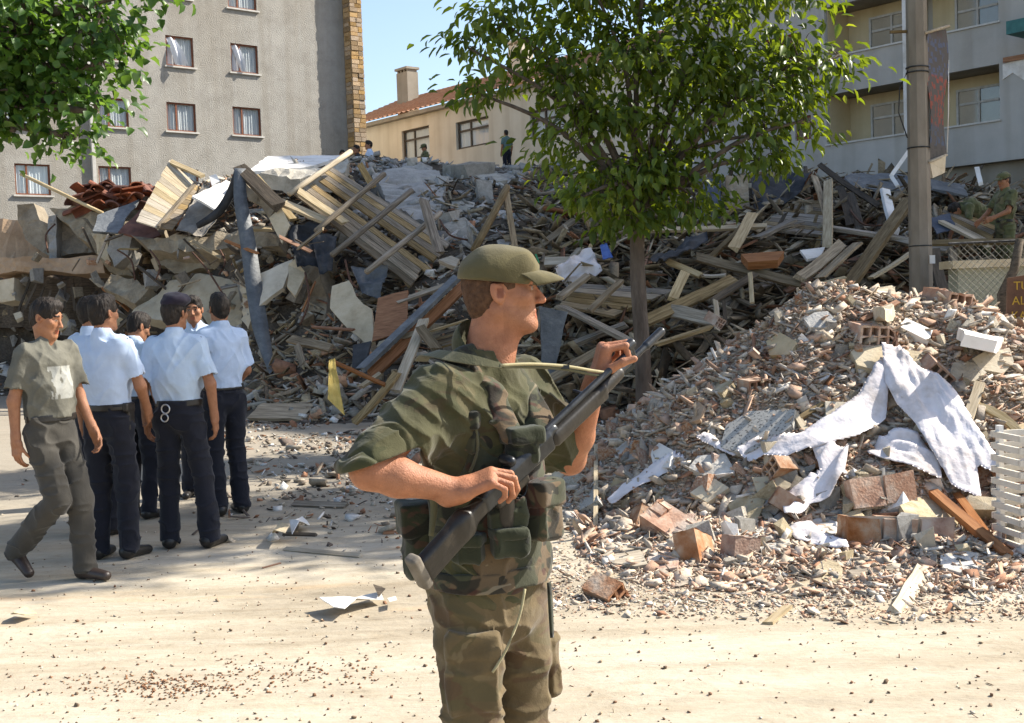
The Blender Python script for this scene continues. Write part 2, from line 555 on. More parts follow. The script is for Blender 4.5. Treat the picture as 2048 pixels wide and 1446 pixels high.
MT['skin'] = skin_mat('tanned_skin', (0.335, 0.155, 0.082))
MT['skin_fair'] = skin_mat('sunburnt_skin', (0.36, 0.155, 0.082))
MT['hair'] = mat('dark_hair', [(0.3, (0.008, 0.006, 0.005)), (0.7, (0.035, 0.026, 0.02))], 30, 0.62, 0.9, 150, (1, 1, 0.3), spec=0.25, bdist=0.006)
MT['hair_brown'] = mat('cropped_brown_hair', [(0.3, (0.045, 0.022, 0.012)), (0.7, (0.13, 0.07, 0.04))], 60, 0.8, 0.7, 300, spec=0.2, bdist=0.004)
MT['police'] = cloth('light_blue_shirt', (0.50, 0.60, 0.76))
MT['police2'] = cloth('pale_blue_shirt', (0.46, 0.565, 0.70))
MT['navy'] = cloth('navy_trousers', (0.016, 0.017, 0.024))
MT['tee'] = mat('grey_tee_shirt', [(0.3, (0.8, 0.8, 0.8)), (0.7, (1.1, 1.1, 1.1))], 16, 0.95, 0.5, 14, attr=True, bdist=0.02)
MT['jeans'] = cloth('charcoal_jeans', (0.060, 0.055, 0.046))
MT['leather'] = mat('black_leather', [(0.3, (0.010, 0.009, 0.008)), (0.7, (0.028, 0.024, 0.02))], 12, 0.42, 0.3, 90, spec=0.5, bdist=0.003)
MT['leather_brown'] = mat('dark_brown_leather', [(0.3, (0.025, 0.016, 0.012)), (0.7, (0.06, 0.04, 0.03))], 12, 0.45, 0.3, 90, spec=0.5, bdist=0.003)
MT['beret'] = cloth('dark_beret', (0.022, 0.018, 0.03))
MT['steel'] = mat('bright_steel', [(0.3, (0.5, 0.5, 0.5)), (0.7, (0.75, 0.75, 0.75))], 20, 0.3, 0.1, 80, metal=1.0)
MT['army'] = camo_mat('faded_camouflage', (0.115, 0.12, 0.055), [((0.17, 0.15, 0.08), 0.56, 0.8), ((0.065, 0.05, 0.028), 0.60, 0.7), ((0.035, 0.038, 0.022), 0.64, 1.0)], 6)
MT['badge'] = flat('navy_badge', (0.02, 0.03, 0.10))


def rotm(yaw=0.0, pitch=0.0, roll=0.0):
    """facing -y; yaw turns to the figure's own left, pitch nods down, roll leans to its left"""
    return np.array((Matrix.Rotation(yaw, 3, 'Z') @ Matrix.Rotation(pitch, 3, 'X') @ Matrix.Rotation(roll, 3, 'Y')), dtype=np.float32)


def head(S, hc, M, ears=True, sc=1.0):
    hc = A3(hc)

    def p(x, y, z): return hc + M @ np.array((x * sc, y * sc, z * sc), dtype=np.float32)
    ell = lambda c, r, m=None: ELL(c, tuple(v * sc for v in r), m)
    cap = lambda a, b, ra, rb=None: CAP(a, b, ra * sc, (ra if rb is None else rb) * sc)
    S.add(ell(p(0, 0.012, 0.030), (0.074, 0.096, 0.088), M), 0.02)
    S.add(ell(p(0, -0.030, -0.042), (0.057, 0.062, 0.072), M), 0.035)
    for s in (-1, 1):
        S.add(cap(p(s * 0.052, 0.005, -0.055), p(s * 0.022, -0.068, -0.098), 0.018, 0.018), 0.03)
        S.add(ell(p(s * 0.046, -0.058, -0.018), (0.020, 0.022, 0.018), M), 0.025)
    S.add(ell(p(0, -0.078, -0.098), (0.020, 0.016, 0.018), M), 0.02)
    S.add(cap(p(-0.034, -0.079, 0.026), p(0.034, -0.079, 0.026), 0.012), 0.018)
    for s in (-1, 1):
        S.sub(ell(p(s * 0.031, -0.100, 0.004), (0.018, 0.016, 0.011), M), 0.012)
        S.add(ell(p(s * 0.031, -0.0755, 0.004), (0.0130, 0.0130, 0.0115), M), 0.003)
    S.add(cap(p(0, -0.084, 0.016), p(0, -0.112, -0.030), 0.0075, 0.0115), 0.010)
    for s in (-1, 1): S.add(ell(p(s * 0.0115, -0.101, -0.033), (0.008, 0.010, 0.008), M), 0.006)
    S.add(cap(p(-0.018, -0.0855, -0.0605), p(0.018, -0.0855, -0.0605), 0.0075), 0.008)
    S.add(cap(p(-0.015, -0.0845, -0.0745), p(0.015, -0.0845, -0.0745), 0.0085), 0.008)
    S.sub(cap(p(-0.021, -0.0965, -0.0672), p(0.021, -0.0965, -0.0672), 0.0032), 0.003)
    if ears:
        for s in (-1, 1):
            Mr = M @ rotm(0, R(-14), 0) @ np.array(Matrix.Rotation(R(-s * 16), 3, 'Z'), dtype=np.float32)
            S.add(ell(p(s * 0.0775, 0.012, -0.004), (0.0085, 0.020, 0.033), Mr), 0.006)
            S.sub(ell(p(s * 0.0885, 0.008, -0.004), (0.0085, 0.011, 0.020), Mr), 0.003)
            S.add(ell(p(s * 0.076, -0.006, -0.010), (0.006, 0.005, 0.008), M), 0.004)


def headcol(V, hc, M, hairc, tone=(1, 1, 1), beard=0.0, sc=1.0):
    q = (V - A3(hc)) @ M / sc
    C = np.ones((len(V), 3), dtype=np.float32) * np.array(tone, dtype=np.float32)
    inh = (np.abs(q[:, 0]) < 0.1) & (np.abs(q[:, 1]) < 0.14) & (np.abs(q[:, 2]) < 0.15)
    sc_ = inh & ((q[:, 2] > 0.062) | ((q[:, 1] > 0.035) & (q[:, 2] > -0.045)) | ((q[:, 2] > 0.02) & (q[:, 1] > -0.03)))
    C[sc_] = np.array(hairc) * 2.2
    eh = inh & (np.abs(np.abs(q[:, 0]) - 0.078) < 0.008) & (np.abs(q[:, 1] - 0.004) < 0.009) & (np.abs(q[:, 2] + 0.006) < 0.013)
    C[eh] *= np.array((0.62, 0.5, 0.48))  # ear hollow darkened in the skin colour to stand in for its shade
    lip = inh & (q[:, 1] < -0.075) & (np.abs(q[:, 2] + 0.0675) < 0.012) & (np.abs(q[:, 0]) < 0.023)
    C[lip] *= np.array((0.92, 0.62, 0.62))
    br = inh & (q[:, 1] < -0.06) & (np.abs(q[:, 2] - 0.030) < 0.0065) & (np.abs(np.abs(q[:, 0]) - 0.032) < 0.021)
    C[br] = np.array(hairc) * 2.0
    if beard:
        bd = inh & (q[:, 1] < 0.0) & (q[:, 2] < -0.045) & ~lip & (q[:, 2] > -0.13)
        C[bd] *= 1 - beard
    for s in (-1, 1):
        e = np.stack([q[:, 0] - s * 0.031, q[:, 1] + 0.0755, q[:, 2] - 0.004], 1)
        de = np.linalg.norm(e * np.array((1, 1, 1.13)), axis=1)
        ey = inh & (de < 0.0142) & (q[:, 1] < -0.0815) & (np.abs(e[:, 2]) < 0.0052)
        C[ey] = np.array((0.9, 1.6, 2.6))
        la = inh & (de < 0.0165) & (q[:, 1] < -0.074) & (e[:, 2] >= 0.0048) & (e[:, 2] < 0.0085)
        C[la] = np.array((0.12, 0.09, 0.08))
        cr = inh & (q[:, 1] < -0.06) & (np.abs(e[:, 0]) < 0.022) & (e[:, 2] < -0.006) & (e[:, 2] > -0.012)
        C[cr] *= 0.80
        ir = ey & ((e[:, 0] ** 2 + e[:, 2] ** 2) < 0.0055 ** 2)
        C[ir] = np.array((0.05, 0.05, 0.06))
    return C


def hand(S, W, D, N, T, curl=(35, 40, 30), thumb=0.5, sc=1.0, spread=0.05, tcurl=25, k=0.004):
    """W wrist, D along the hand, N out of the palm, T towards the thumb; five separate jointed fingers"""
    W, D, N, T = (A3(v) for v in (W, D, N, T))
    D /= np.linalg.norm(D)
    N = N - D * (N @ D); N /= np.linalg.norm(N)
    T2 = np.cross(D, N); T2 /= np.linalg.norm(T2)
    if T2 @ T < 0: T2 = -T2
    T = T2
    M = np.stack([T, D, N], 1)
    S.add(cap(W - D * 0.03, W + D * 0.015, 0.026 * sc, 0.025 * sc, (T, 0.8)), 0.02)
    S.add(rbox(W + D * 0.052 * sc, (0.041 * sc, 0.046 * sc, 0.0145 * sc), M, 0.013 * sc), 0.02)
    S.add(ell(W + D * 0.035 * sc + T * 0.026 * sc + N * 0.010 * sc, (0.018 * sc, 0.034 * sc, 0.015 * sc), M), 0.015)
    curls = curl if isinstance(curl[0], (tuple, list)) else [curl] * 4
    for i, (off, l, r) in enumerate([(0.030, (0.044, 0.027, 0.021), 0.0088), (0.010, (0.048, 0.030, 0.022), 0.0090),
                                     (-0.0105, (0.044, 0.028, 0.021), 0.0086), (-0.029, (0.035, 0.021, 0.019), 0.0078)]):
        p = W + (D * (0.094 - 0.004 * abs(i - 1)) + T * off) * sc
        d0 = D + T * (spread * (1.2 - i))
        d0 /= np.linalg.norm(d0)
        ang = 0
        for j in range(3):
            ang += R(curls[i][j])
            d = d0 * math.cos(ang) + N * math.sin(ang)
            q = p + d * l[j] * sc
            S.add(cap(p, q, r * sc * (1 - 0.08 * j), r * sc * (0.93 - 0.08 * j)), k)
            p = q
    p = W + (D * 0.022 + T * 0.030 + N * 0.006) * sc
    ang = 0
    base = D * (1 - thumb * 0.5) + T * thumb + N * 0.25
    base /= np.linalg.norm(base)
    for j, l in enumerate((0.040, 0.033, 0.026)):
        ang = R(tcurl) * j
        d = base * math.cos(ang) + (D * 0.5 + N * 0.85) / 0.986 * math.sin(ang)
        d /= np.linalg.norm(d)
        q = p + d * l * sc
        S.add(cap(p, q, 0.0115 * sc * (1 - 0.1 * j), 0.0105 * sc * (1 - 0.12 * j)), k * 1.6)
        p = q


STD = dict(pel=(0, 0, 0.97), chest=(0, 0.01, 1.33), neck=(0, 0.015, 1.475), head=(0, -0.005, 1.625),
           shL=(0.168, 0.015, 1.405), elL=(0.222, 0.035, 1.125), wrL=(0.228, -0.045, 0.89),
           shR=(-0.168, 0.015, 1.405), elR=(-0.222, 0.035, 1.125), wrR=(-0.228, -0.045, 0.89),
           hipL=(0.088, 0, 0.93), knL=(0.10, -0.015, 0.50), anL=(0.105, 0.03, 0.095), toeL=(0.13, -0.15, 0.03),
           hipR=(-0.088, 0, 0.93), knR=(-0.10, -0.015, 0.50), anR=(-0.105, 0.03, 0.095), toeR=(-0.13, -0.15, 0.03))


def person(loc, yaw, label, J=None, hyaw=0, hpitch=0, hroll=0, h=0.0075, shirt='police', trousers='navy', shoes='leather',
           hat=None, hair='hair', skin='skin', sleeve=0.82, print_=False, extras=(), seed=1, scale=1.0, group=None,
           handsL=None, handsR=None, beard=0.0, lower=True, belt=True, slim=0.95):
    j = {k: A3(v) for k, v in STD.items()}
    for k, v in (J or {}).items(): j[k] = A3(v)
    root = empty('person', loc, yaw, label, 'person', group)
    root.scale = (scale * slim, scale * slim, scale)
    X = np.array((1, 0, 0), dtype=np.float32)
    ax = j['shL'] - j['shR']; ax[2] = 0; ax /= np.linalg.norm(ax)
    axp = j['hipL'] - j['hipR']; axp[2] = 0; axp /= np.linalg.norm(axp)
    hm = rotm(hyaw, hpitch, hroll)
    allp = np.stack(list(j.values()))
    lo, hi = allp.min(0) - 0.22, allp.max(0) + 0.22
    hi[2] = max(hi[2], j['head'][2] + 0.2)
    up = (j['chest'] - j['pel']); up /= np.linalg.norm(up)
    # body: one continuous surface
    S = SDF(lo, hi, h)
    head(S, j['head'], hm)
    S.add(cap(j['head'] + hm @ A3((0, 0.022, -0.06)), j['neck'], 0.053, 0.058), 0.03)
    S.add(cap(j['pel'], j['chest'] - A3((0, 0, 0.04)), 0.080, 0.082, (ax, 0.74)), 0.03)
    S.add(cap(j['shL'] * 0.8 + j['shR'] * 0.2 - A3((0, 0, 0.03)), j['shR'] * 0.8 + j['shL'] * 0.2 - A3((0, 0, 0.03)), 0.036), 0.03)
    for sd in 'LR':
        sgn = 1 if sd == 'L' else -1
        S.add(cap(j['sh' + sd] - A3((0, 0, 0.02)), j['el' + sd], 0.038, 0.039), 0.02)
        S.add(cap(j['el' + sd], j['wr' + sd], 0.040, 0.027), 0.02)
        dv = j['wr' + sd] - j['el' + sd]
        dv = dv / np.linalg.norm(dv)
        hd = (handsL if sd == 'L' else handsR) or {}
        hand(S, j['wr' + sd], hd.get('D', dv), hd.get('N', -X * sgn), hd.get('T', (0, -1, 0)), hd.get('curl', (22, 30, 22)),
             thumb=hd.get('thumb', 0.35), k=0.003)
        if lower:
            S.add(cap(j['hip' + sd], j['kn' + sd], 0.062, 0.048), 0.02)
            S.add(cap(j['kn' + sd], j['an' + sd], 0.052, 0.036), 0.02)
    hc = (0.02, 0.015, 0.012)
    S.build('body', MT[skin], root, lambda V: headcol(V, j['head'], hm, hc, beard=beard))
    # hair
    if hair:
        q = lambda x, y, z: j['head'] + hm @ A3((x, y, z))
        S = SDF(j['head'] - 0.17, j['head'] + 0.17, min(h, 0.0042) if h < 0.01 else h)
        S.add(ell(q(0, 0.013, 0.032), (0.0785, 0.1005, 0.0925), hm))
        S.add(ell(q(0, -0.035, 0.088), (0.052, 0.05, 0.036), hm), 0.03)
        S.add(ell(q(0, 0.050, -0.03), (0.058, 0.048, 0.056), hm), 0.03)
        S.sub(ell(q(0, -0.128, -0.032), (0.090, 0.078, 0.112), hm), 0.01)
        for s in (-1, 1): S.sub(ell(q(s * 0.09, -0.02, -0.055), (0.045, 0.045, 0.06), hm), 0.01)
        S.sub(ell(q(0, -0.02, -0.15), (0.12, 0.10, 0.085), hm), 0.008)
        S.disp(lambda p: (vnoise((p - j['head']) @ hm, (105, 105, 34), seed) - 0.5) * 0.009 + (vnoise(p, (28, 28, 28), seed + 3) - 0.5) * 0.010 - 0.002)
        S.build('hair', MT[hair], root)
    # shirt
    S = SDF(lo, hi, h)
    wst = j['pel'] * 0.86 + j['chest'] * 0.14
    S.add(cap(wst, j['chest'], 0.112, 0.120, (ax, 0.70)), 0.02)
    S.add(ell(j['chest'] * 0.75 + j['pel'] * 0.25 + A3((0, 0, -0.05)), (0.175, 0.125, 0.14), np.stack([ax, np.cross([0, 0, 1], ax), [0, 0, 1]], 1)), 0.05)
    for sd in 'LR': S.add(cap(j['neck'] + A3((0, 0.0, -0.035)), j['sh' + sd] + (j['neck'] - j['sh' + sd]) * 0.12 + A3((0, 0, 0.0)), 0.062, 0.055), 0.03)
    S.add(cap(j['shL'] * 0.85 + j['shR'] * 0.15 - A3((0, 0, 0.05)), j['shR'] * 0.85 + j['shL'] * 0.15 - A3((0, 0, 0.05)), 0.075), 0.05)
    S.add(cap(j['neck'] + A3((0, 0, -0.06)), j['neck'] + A3((0, 0, 0.0)), 0.085, 0.066), 0.03)
    cuts = []
    for sd in 'LR':
        sh, el = j['sh' + sd], j['el' + sd]
        e = sh + (el - sh) * sleeve
        S.add(cap(sh, e, 0.058, 0.066), 0.03)
        cuts.append((e, (el - sh) / np.linalg.norm(el - sh)))
    S.disp(lambda p: (vnoise(p, (7, 7, 4.0), seed) - 0.5) * 0.030 - (1 - np.abs(vnoise(p @ np.array(Matrix.Rotation(0.5, 3, 'Y')), (14, 14, 5), seed + 5) - 0.5) * 2) ** 3 * 0.010 - (1 - np.abs(vnoise(p @ np.array(Matrix.Rotation(-0.6, 3, 'Y')), (12, 12, 5), seed + 6) - 0.5) * 2) ** 3 * 0.009 + 0.005)
    if shirt != 'tee':
        S.add(cap(j['neck'] + A3((0, 0.004, -0.035)), j['neck'] + A3((0, 0.010, 0.012)), 0.082, 0.069), 0.008)
    nb = j['neck'] + A3((0, -0.01, 0.022 if shirt != 'tee' else 0.0))
    S.sub(ell(nb + A3((0, 0.01, 0.06)), (0.062, 0.064, 0.055)), 0.004)
    front = -np.cross(ax, [0, 0, 1])
    front = np.array((ax[1], -ax[0], 0), dtype=np.float32)
    S.sub(ell(nb + front * 0.07 + A3((0, 0, 0.0)), (0.03, 0.03, 0.05)), 0.01)
    for e, d in cuts:     # open sleeve ends
        S.sub(cap(e + d * 0.045, e + d * 0.16, 0.085), 0.004)
        S.sub(cap(e - d * 0.02, e + d * 0.12, 0.053), 0.004)
    S.plane(-up, wst - up * 0.012)
    cf = None
    if print_:
        def cf(V):
            C = np.ones((len(V), 3), dtype=np.float32) * np.array((0.135, 0.130, 0.105))
            q = (V - j['chest'])
            u, v, z = q @ ax, q @ front, q[:, 2]
            m = (np.abs(u - 0.01) < 0.092) & (v > 0.03) & (z < 0.0) & (z > -0.20)
            st = vnoise(np.stack([u, u * 0, z], 1), (60, 1, 9), 3) + 0.5 * vnoise(np.stack([u, u * 0, z], 1), (20, 1, 40), 5)
            m2 = m & (st > 0.52)
            C[m2] = np.array((0.33, 0.33, 0.30))
            return C
    so = S.build('shirt', MT[shirt], root, cf)
    # trousers
    if lower:
        S = SDF(lo, hi, h)
        S.add(cap(j['pel'] + A3((0, 0, -0.07)), wst, 0.118, 0.117, (axp, 0.71)), 0.02)
        for sd in 'LR':
            kn, an = j['kn' + sd], j['an' + sd]
            S.add(cap(j['hip' + sd] + A3((0, 0.01, -0.03)), kn, 0.098, 0.076), 0.02)
            S.add(cap(kn, an + (an - kn) * 0.06, 0.072, 0.071), 0.02)
            S.sub(cap(an + (an - kn) * 0.34, an + (an - kn) * 0.6, 0.11), 0.004)
        S.disp(lambda p: (vnoise(p, (8, 8, 4), seed + 8) - 0.5) * 0.018 - (1 - np.abs(vnoise(p, (9, 9, 16), seed + 9) - 0.5) * 2) ** 4 * 0.014 + 0.003)
        S.plane(up, wst + up * 0.005)
        S.build('trousers', MT[trousers], root)
        if belt:
            S = SDF(lo, hi, h * 0.8)
            S.add(cap(j['pel'] + A3((0, 0, -0.07)), wst + up * 0.04, 0.122, 0.122, (axp, 0.70)))
            S.plane(up, wst + up * 0.012); S.plane(-up, wst - up * 0.030)
            bo = S.build('belt', MT['leather'], root)
        for sd in 'LR':
            an, toe = j['an' + sd], j['toe' + sd]
            S = SDF(np.minimum(an, toe) - 0.12, np.maximum(an, toe) + 0.14, min(h, 0.0065))
            d = toe - an; d[2] = 0
            side = np.array((-d[1], d[0], 0)) / (np.linalg.norm(d) + 1e-6)
            heel = an + A3((0, 0, -0.045)) - d / (np.linalg.norm(d) + 1e-6) * 0.03
            S.add(cap(an, heel, 0.045, 0.042), 0.01)
            S.add(cap(heel, toe, 0.042, 0.030, (side, 0.85)), 0.03)
            low = min(an[2] - 0.09, toe[2] - 0.03)
            n = np.cross(side, toe - (an - A3((0, 0, 0.065)))); n /= np.linalg.norm(n)
            if n[2] < 0: n = -n
            S.plane(-n, toe - n * 0.028)
            S.build('shoe', MT[shoes], root)
    if hat == 'beret':
        q = lambda x, y, z: j['head'] + hm @ A3((x, y, z))
        S = SDF(j['head'] - 0.2, j['head'] + 0.2, min(h, 0.006))
        S.add(ell(q(0, 0.010, 0.078), (0.086, 0.106, 0.040), hm))
        S.add(ell(q(-0.022, -0.005, 0.105), (0.095, 0.108, 0.042), hm @ rotm(0, 0, R(-16))), 0.03)
        S.disp(lambda p: (vnoise(p, (20, 20, 20), seed) - 0.5) * 0.012)
        S.build('beret', MT['beret'], root)
    if hat == 'cap':
        cap_mesh(j['head'], hm, root, MT['army'], min(h, 0.007), seed)
    for f in extras: f(root, j, ax, axp, front, wst)
    return root


def cap_mesh(hc, hm, root, mt, h, seed=1, sc=1.0):
    hc = A3(hc)
    q = lambda x, y, z: hc + hm @ A3((x * sc, y * sc, z * sc))
    ell = lambda c, r, m=None: ELL(c, tuple(v * sc for v in r), m)
    cap = lambda a, b, ra, rb, sq: CAP(a, b, ra * sc, rb * sc, sq)
    S = SDF(hc - 0.24, hc + 0.24, h)
    S.add(ell(q(0, 0.010, 0.050), (0.087, 0.109, 0.071), hm))
    S.add(cap(q(0, -0.052, 0.080), q(0, 0.03, 0.082), 0.042, 0.042, (hm @ A3((1, 0, 0)), 0.7)), 0.025)
    S.disp(lambda p: (1 - np.abs(vnoise((p - hc) @ hm, (16, 9, 26), seed) - 0.5) * 2) ** 3 * -0.007 - 0.0005)
    S.plane(hm @ A3((0, 0.12, -1)), q(0, 0, 0.030))
    S.sub(ell(q(0, 0.010, 0.030), (0.078, 0.100, 0.075), hm))
    c = S.build('cap_crown', mt, root)
    na, nr = 25, 9
    V, Fc = [], []
    for lay in (0, 1):
        for i in range(na):
            a = R(-66 + 132 * i / (na - 1))
            for k in range(nr):
                t = k / (nr - 1)
                ex = 0.078 * max(0.0, math.cos(a)) ** 0.5
                x = 0.080 * math.sin(a) * (1 + 0.05 * t)
                y = -0.010 - 0.088 * math.cos(a) - ex * t
                z = 0.050 - 0.004 * t - 0.022 * t * t - 0.35 * x * x * (1.0 + 2.5 * t) + 0.012 * math.cos(a)
                V.append(q(x, y, z - 0.0045 * lay * (1 if k else 0.3)))
    n = na * nr
    for i in range(na - 1):
        for k in range(nr - 1):
            a0 = i * nr + k
            Fc += [(a0, a0 + 1, a0 + nr + 1, a0 + nr), (n + a0, n + a0 + nr, n + a0 + nr + 1, n + a0 + 1)]
        e = i * nr + nr - 1
        Fc.append((e, n + e, n + e + nr, e + nr))
    obj('brim', V, Fc, mt, c, True)
    return c


def add_holster(side=1, dark='leather'):
    def f(root, j, ax, axp, front, wst):
        c = wst + ax * side * 0.165 + front * 0.0 + A3((0, 0, -0.09))
        S = SDF(c - 0.16, c + 0.16, 0.006)
        M = np.stack([front, ax, [0, 0, 1]], 1)
        S.add(rbox(c + A3((0, 0, 0.0)), (0.038, 0.02, 0.08), M, 0.014))
        S.add(rbox(c + A3((0, 0, 0.075)) - front * 0.01, (0.055, 0.022, 0.03), M, 0.012), 0.01)
        S.build('holster', MT[dark], root)
    return f


def add_cuffs(side=-0.55):
    def f(root, j, ax, axp, front, wst):
        M = np.stack([ax, -front, [0, 0, 1]], 1)
        c = wst - front * 0.127 + ax * 0.10 * side + A3((0, 0, -0.055))
        for dz, dx, r in ((0.01, 0, 0.030), (-0.050, 0.010, 0.026)):
            t = tube_ring(c + A3((0, 0, dz)) + ax * dx, M, r, 0.0055)
            obj('handcuff', t[0], t[1], MT['steel'], root, True)
    return f


def add_patch(side=1):
    def f(root, j, ax, axp, front, wst):
        sd = 'L' if side > 0 else 'R'
        e = j['sh' + sd] * 0.6 + j['el' + sd] * 0.4
        d = j['el' + sd] - j['sh' + sd]; d /= np.linalg.norm(d)
        S = SDF(e - 0.12, e + 0.12, 0.005)
        S.add(ell(e + ax * side * 0.048, (0.034, 0.034, 0.034)))
        S2 = cap(j['sh' + sd], j['el' + sd], 0.074, 0.070)
        g = S.reg(S2[0], S2[1], 0.1)
        S.F[g[0]] = np.maximum(S.F[g[0]], S2[2](g[1], g[2], g[3]) - 0.004)
        S.build('arm_badge', MT['badge'], root)
    return f


def add_boards():
    def f(root, j, ax, axp, front, wst):
        for sd, s in (('L', 1), ('R', -1)):
            c = j['sh' + sd] * 0.88 + j['neck'] * 0.12 + A3((0, 0, 0.052))
            v, fc = boxmesh(c, (0.055, 0.022, 0.006), np.stack([ax, front, [0, 0, 1]], 1) @ np.array(Matrix.Rotation(R(s * 14), 3, 'Y'), dtype=np.float32))
            obj('shoulder_board', v, fc, MT['badge'], root)
    return f


def tube_ring(c, M, r, t, n=20, k=6):
    v, f = [], []
    for i in range(n):
        a = 2 * math.pi * i / n
        for m in range(k):
            b = 2 * math.pi * m / k
            rr = r + t * math.cos(b)
            v.append(A3(c) + M @ A3((rr * math.cos(a), t * math.sin(b), rr * math.sin(a))))
    for i in range(n):
        for m in range(k):
            f.append((i * k + m, i * k + (m + 1) % k, ((i + 1) % n) * k + (m + 1) % k, ((i + 1) % n) * k + m))
    return v, f


def boxmesh(c, hs, M=None):
    M = np.eye(3) if M is None else np.array(M)
    v = [np.array((c[0], c[1], c[2])) + M @ np.array((sx * hs[0], sy * hs[1], sz * hs[2])) for sx in (-1, 1) for sy in (-1, 1) for sz in (-1, 1)]
    f = [(0, 1, 3, 2), (4, 6, 7, 5), (0, 4, 5, 1), (2, 3, 7, 6), (0, 2, 6, 4), (1, 5, 7, 3)]
    return v, f
# ---------------------------------------------------------------- ground
def ground_mat():
    m = bpy.data.materials.new('dusty_ground')
    m.use_nodes = True
    nt = m.node_tree; N, L = nt.nodes, nt.links
    b = N['Principled BSDF']; b.inputs['Roughness'].default_value = 0.95; b.inputs['Specular IOR Level'].default_value = 0.15
    tc = N.new('ShaderNodeTexCoord')

    def noise(s, d=6, st=(1, 1, 1), dist=0.0, rough=0.6):
        mp = N.new('ShaderNodeMapping'); mp.inputs['Scale'].default_value = st
        L.new(tc.outputs['Object'], mp.inputs[0])
        n = N.new('ShaderNodeTexNoise'); n.inputs['Scale'].default_value = s; n.inputs['Detail'].default_value = d
        n.inputs['Distortion'].default_value = dist; n.inputs['Roughness'].default_value = rough
        L.new(mp.outputs[0], n.inputs['Vector'])
        return n
    big = noise(0.55, 7, (0.45, 1.6, 1), 0.6)
    r1 = ramp(nt, [(0.30, (0.29, 0.245, 0.18)), (0.42, (0.40, 0.345, 0.26)), (0.56, (0.455, 0.40, 0.31)), (0.72, (0.50, 0.455, 0.375))])
    L.new(big.outputs[0], r1.inputs[0])
    fine = noise(7, 12, (0.7, 1.3, 1), 0.3, 0.82)
    r2 = ramp(nt, [(0.28, (0.45, 0.40, 0.34)), (0.42, (0.86, 0.84, 0.80)), (0.56, (1, 1, 1)), (0.75, (1.2, 1.2, 1.2))])
    L.new(fine.outputs[0], r2.inputs[0])
    mx = N.new('ShaderNodeMix'); mx.data_type = 'RGBA'; mx.blend_type = 'MULTIPLY'; mx.inputs['Factor'].default_value = 0.8
    L.new(r1.outputs[0], mx.inputs['A']); L.new(r2.outputs[0], mx.inputs['B'])
    # worn wheel tracks running across the lot
    trk = noise(1.1, 5, (0.10, 2.6, 1), 0.25)
    r5 = ramp(nt, [(0.36, (0.87, 0.85, 0.82)), (0.48, (1, 1, 1)), (0.60, (1.04, 1.04, 1.04)), (0.68, (0.90, 0.88, 0.85))])
    L.new(trk.outputs[0], r5.inputs[0])
    mxt = N.new('ShaderNodeMix'); mxt.data_type = 'RGBA'; mxt.blend_type = 'MULTIPLY'; mxt.inputs['Factor'].default_value = 1.0
    L.new(mx.outputs['Result'], mxt.inputs['A']); L.new(r5.outputs[0], mxt.inputs['B'])
    mx = mxt
    # reddish brick dust blown in patches
    rd = noise(0.9, 5, (0.5, 2.2, 1), 0.4)
    r3 = ramp(nt, [(0.60, (0, 0, 0)), (0.72, (1, 1, 1))])
    L.new(rd.outputs[0], r3.inputs[0])
    mx2 = N.new('ShaderNodeMix'); mx2.data_type = 'RGBA'; mx2.inputs['B'].default_value = (0.50, 0.33, 0.18, 1)
    ml = N.new('ShaderNodeMath'); ml.operation = 'MULTIPLY'; ml.inputs[1].default_value = 0.55
    L.new(r3.outputs[0], ml.inputs[0]); L.new(ml.outputs[0], mx2.inputs['Factor']); L.new(mx.outputs['Result'], mx2.inputs['A'])
    # grey dirt trodden in near the rubble
    sp = N.new('ShaderNodeSeparateXYZ'); L.new(tc.outputs['Object'], sp.inputs[0])
    ad = N.new('ShaderNodeMath'); ad.operation = 'MULTIPLY_ADD'; ad.inputs[1].default_value = 3.0
    L.new(big.outputs[0], ad.inputs[0]); L.new(sp.outputs['Y'], ad.inputs[2])
    mr = N.new('ShaderNodeMapRange'); mr.inputs['From Min'].default_value = 9.2; mr.inputs['From Max'].default_value = 12.2
    L.new(ad.outputs[0], mr.inputs['Value'])
    mx3 = N.new('ShaderNodeMix'); mx3.data_type = 'RGBA'; mx3.inputs['B'].default_value = (0.27, 0.235, 0.185, 1)
    m4 = N.new('ShaderNodeMath'); m4.operation = 'MULTIPLY'; m4.inputs[1].default_value = 0.75
    L.new(mr.outputs[0], m4.inputs[0]); L.new(m4.outputs[0], mx3.inputs['Factor']); L.new(mx2.outputs['Result'], mx3.inputs['A'])
    L.new(mx3.outputs['Result'], b.inputs['Base Color'])
    n2 = noise(26, 8, (1, 1, 1), 0, 0.7); n3 = noise(3.0, 4, (0.5, 1.5, 1), 0.5)
    b1 = N.new('ShaderNodeBump'); b1.inputs['Strength'].default_value = 0.5; b1.inputs['Distance'].default_value = 0.012
    b2 = N.new('ShaderNodeBump'); b2.inputs['Strength'].default_value = 0.5; b2.inputs['Distance'].default_value = 0.06
    L.new(n2.outputs[0], b1.inputs['Height']); L.new(n3.outputs[0], b2.inputs['Height']); L.new(b2.outputs[0], b1.inputs['Normal'])
    L.new(b1.outputs[0], b.inputs['Normal'])
    return m


g = obj('ground', [(-250, -80, 0), (250, -80, 0), (250, 400, 0), (-250, 400, 0)], [(0, 1, 2, 3)], ground_mat())
tag(g, kind='structure')

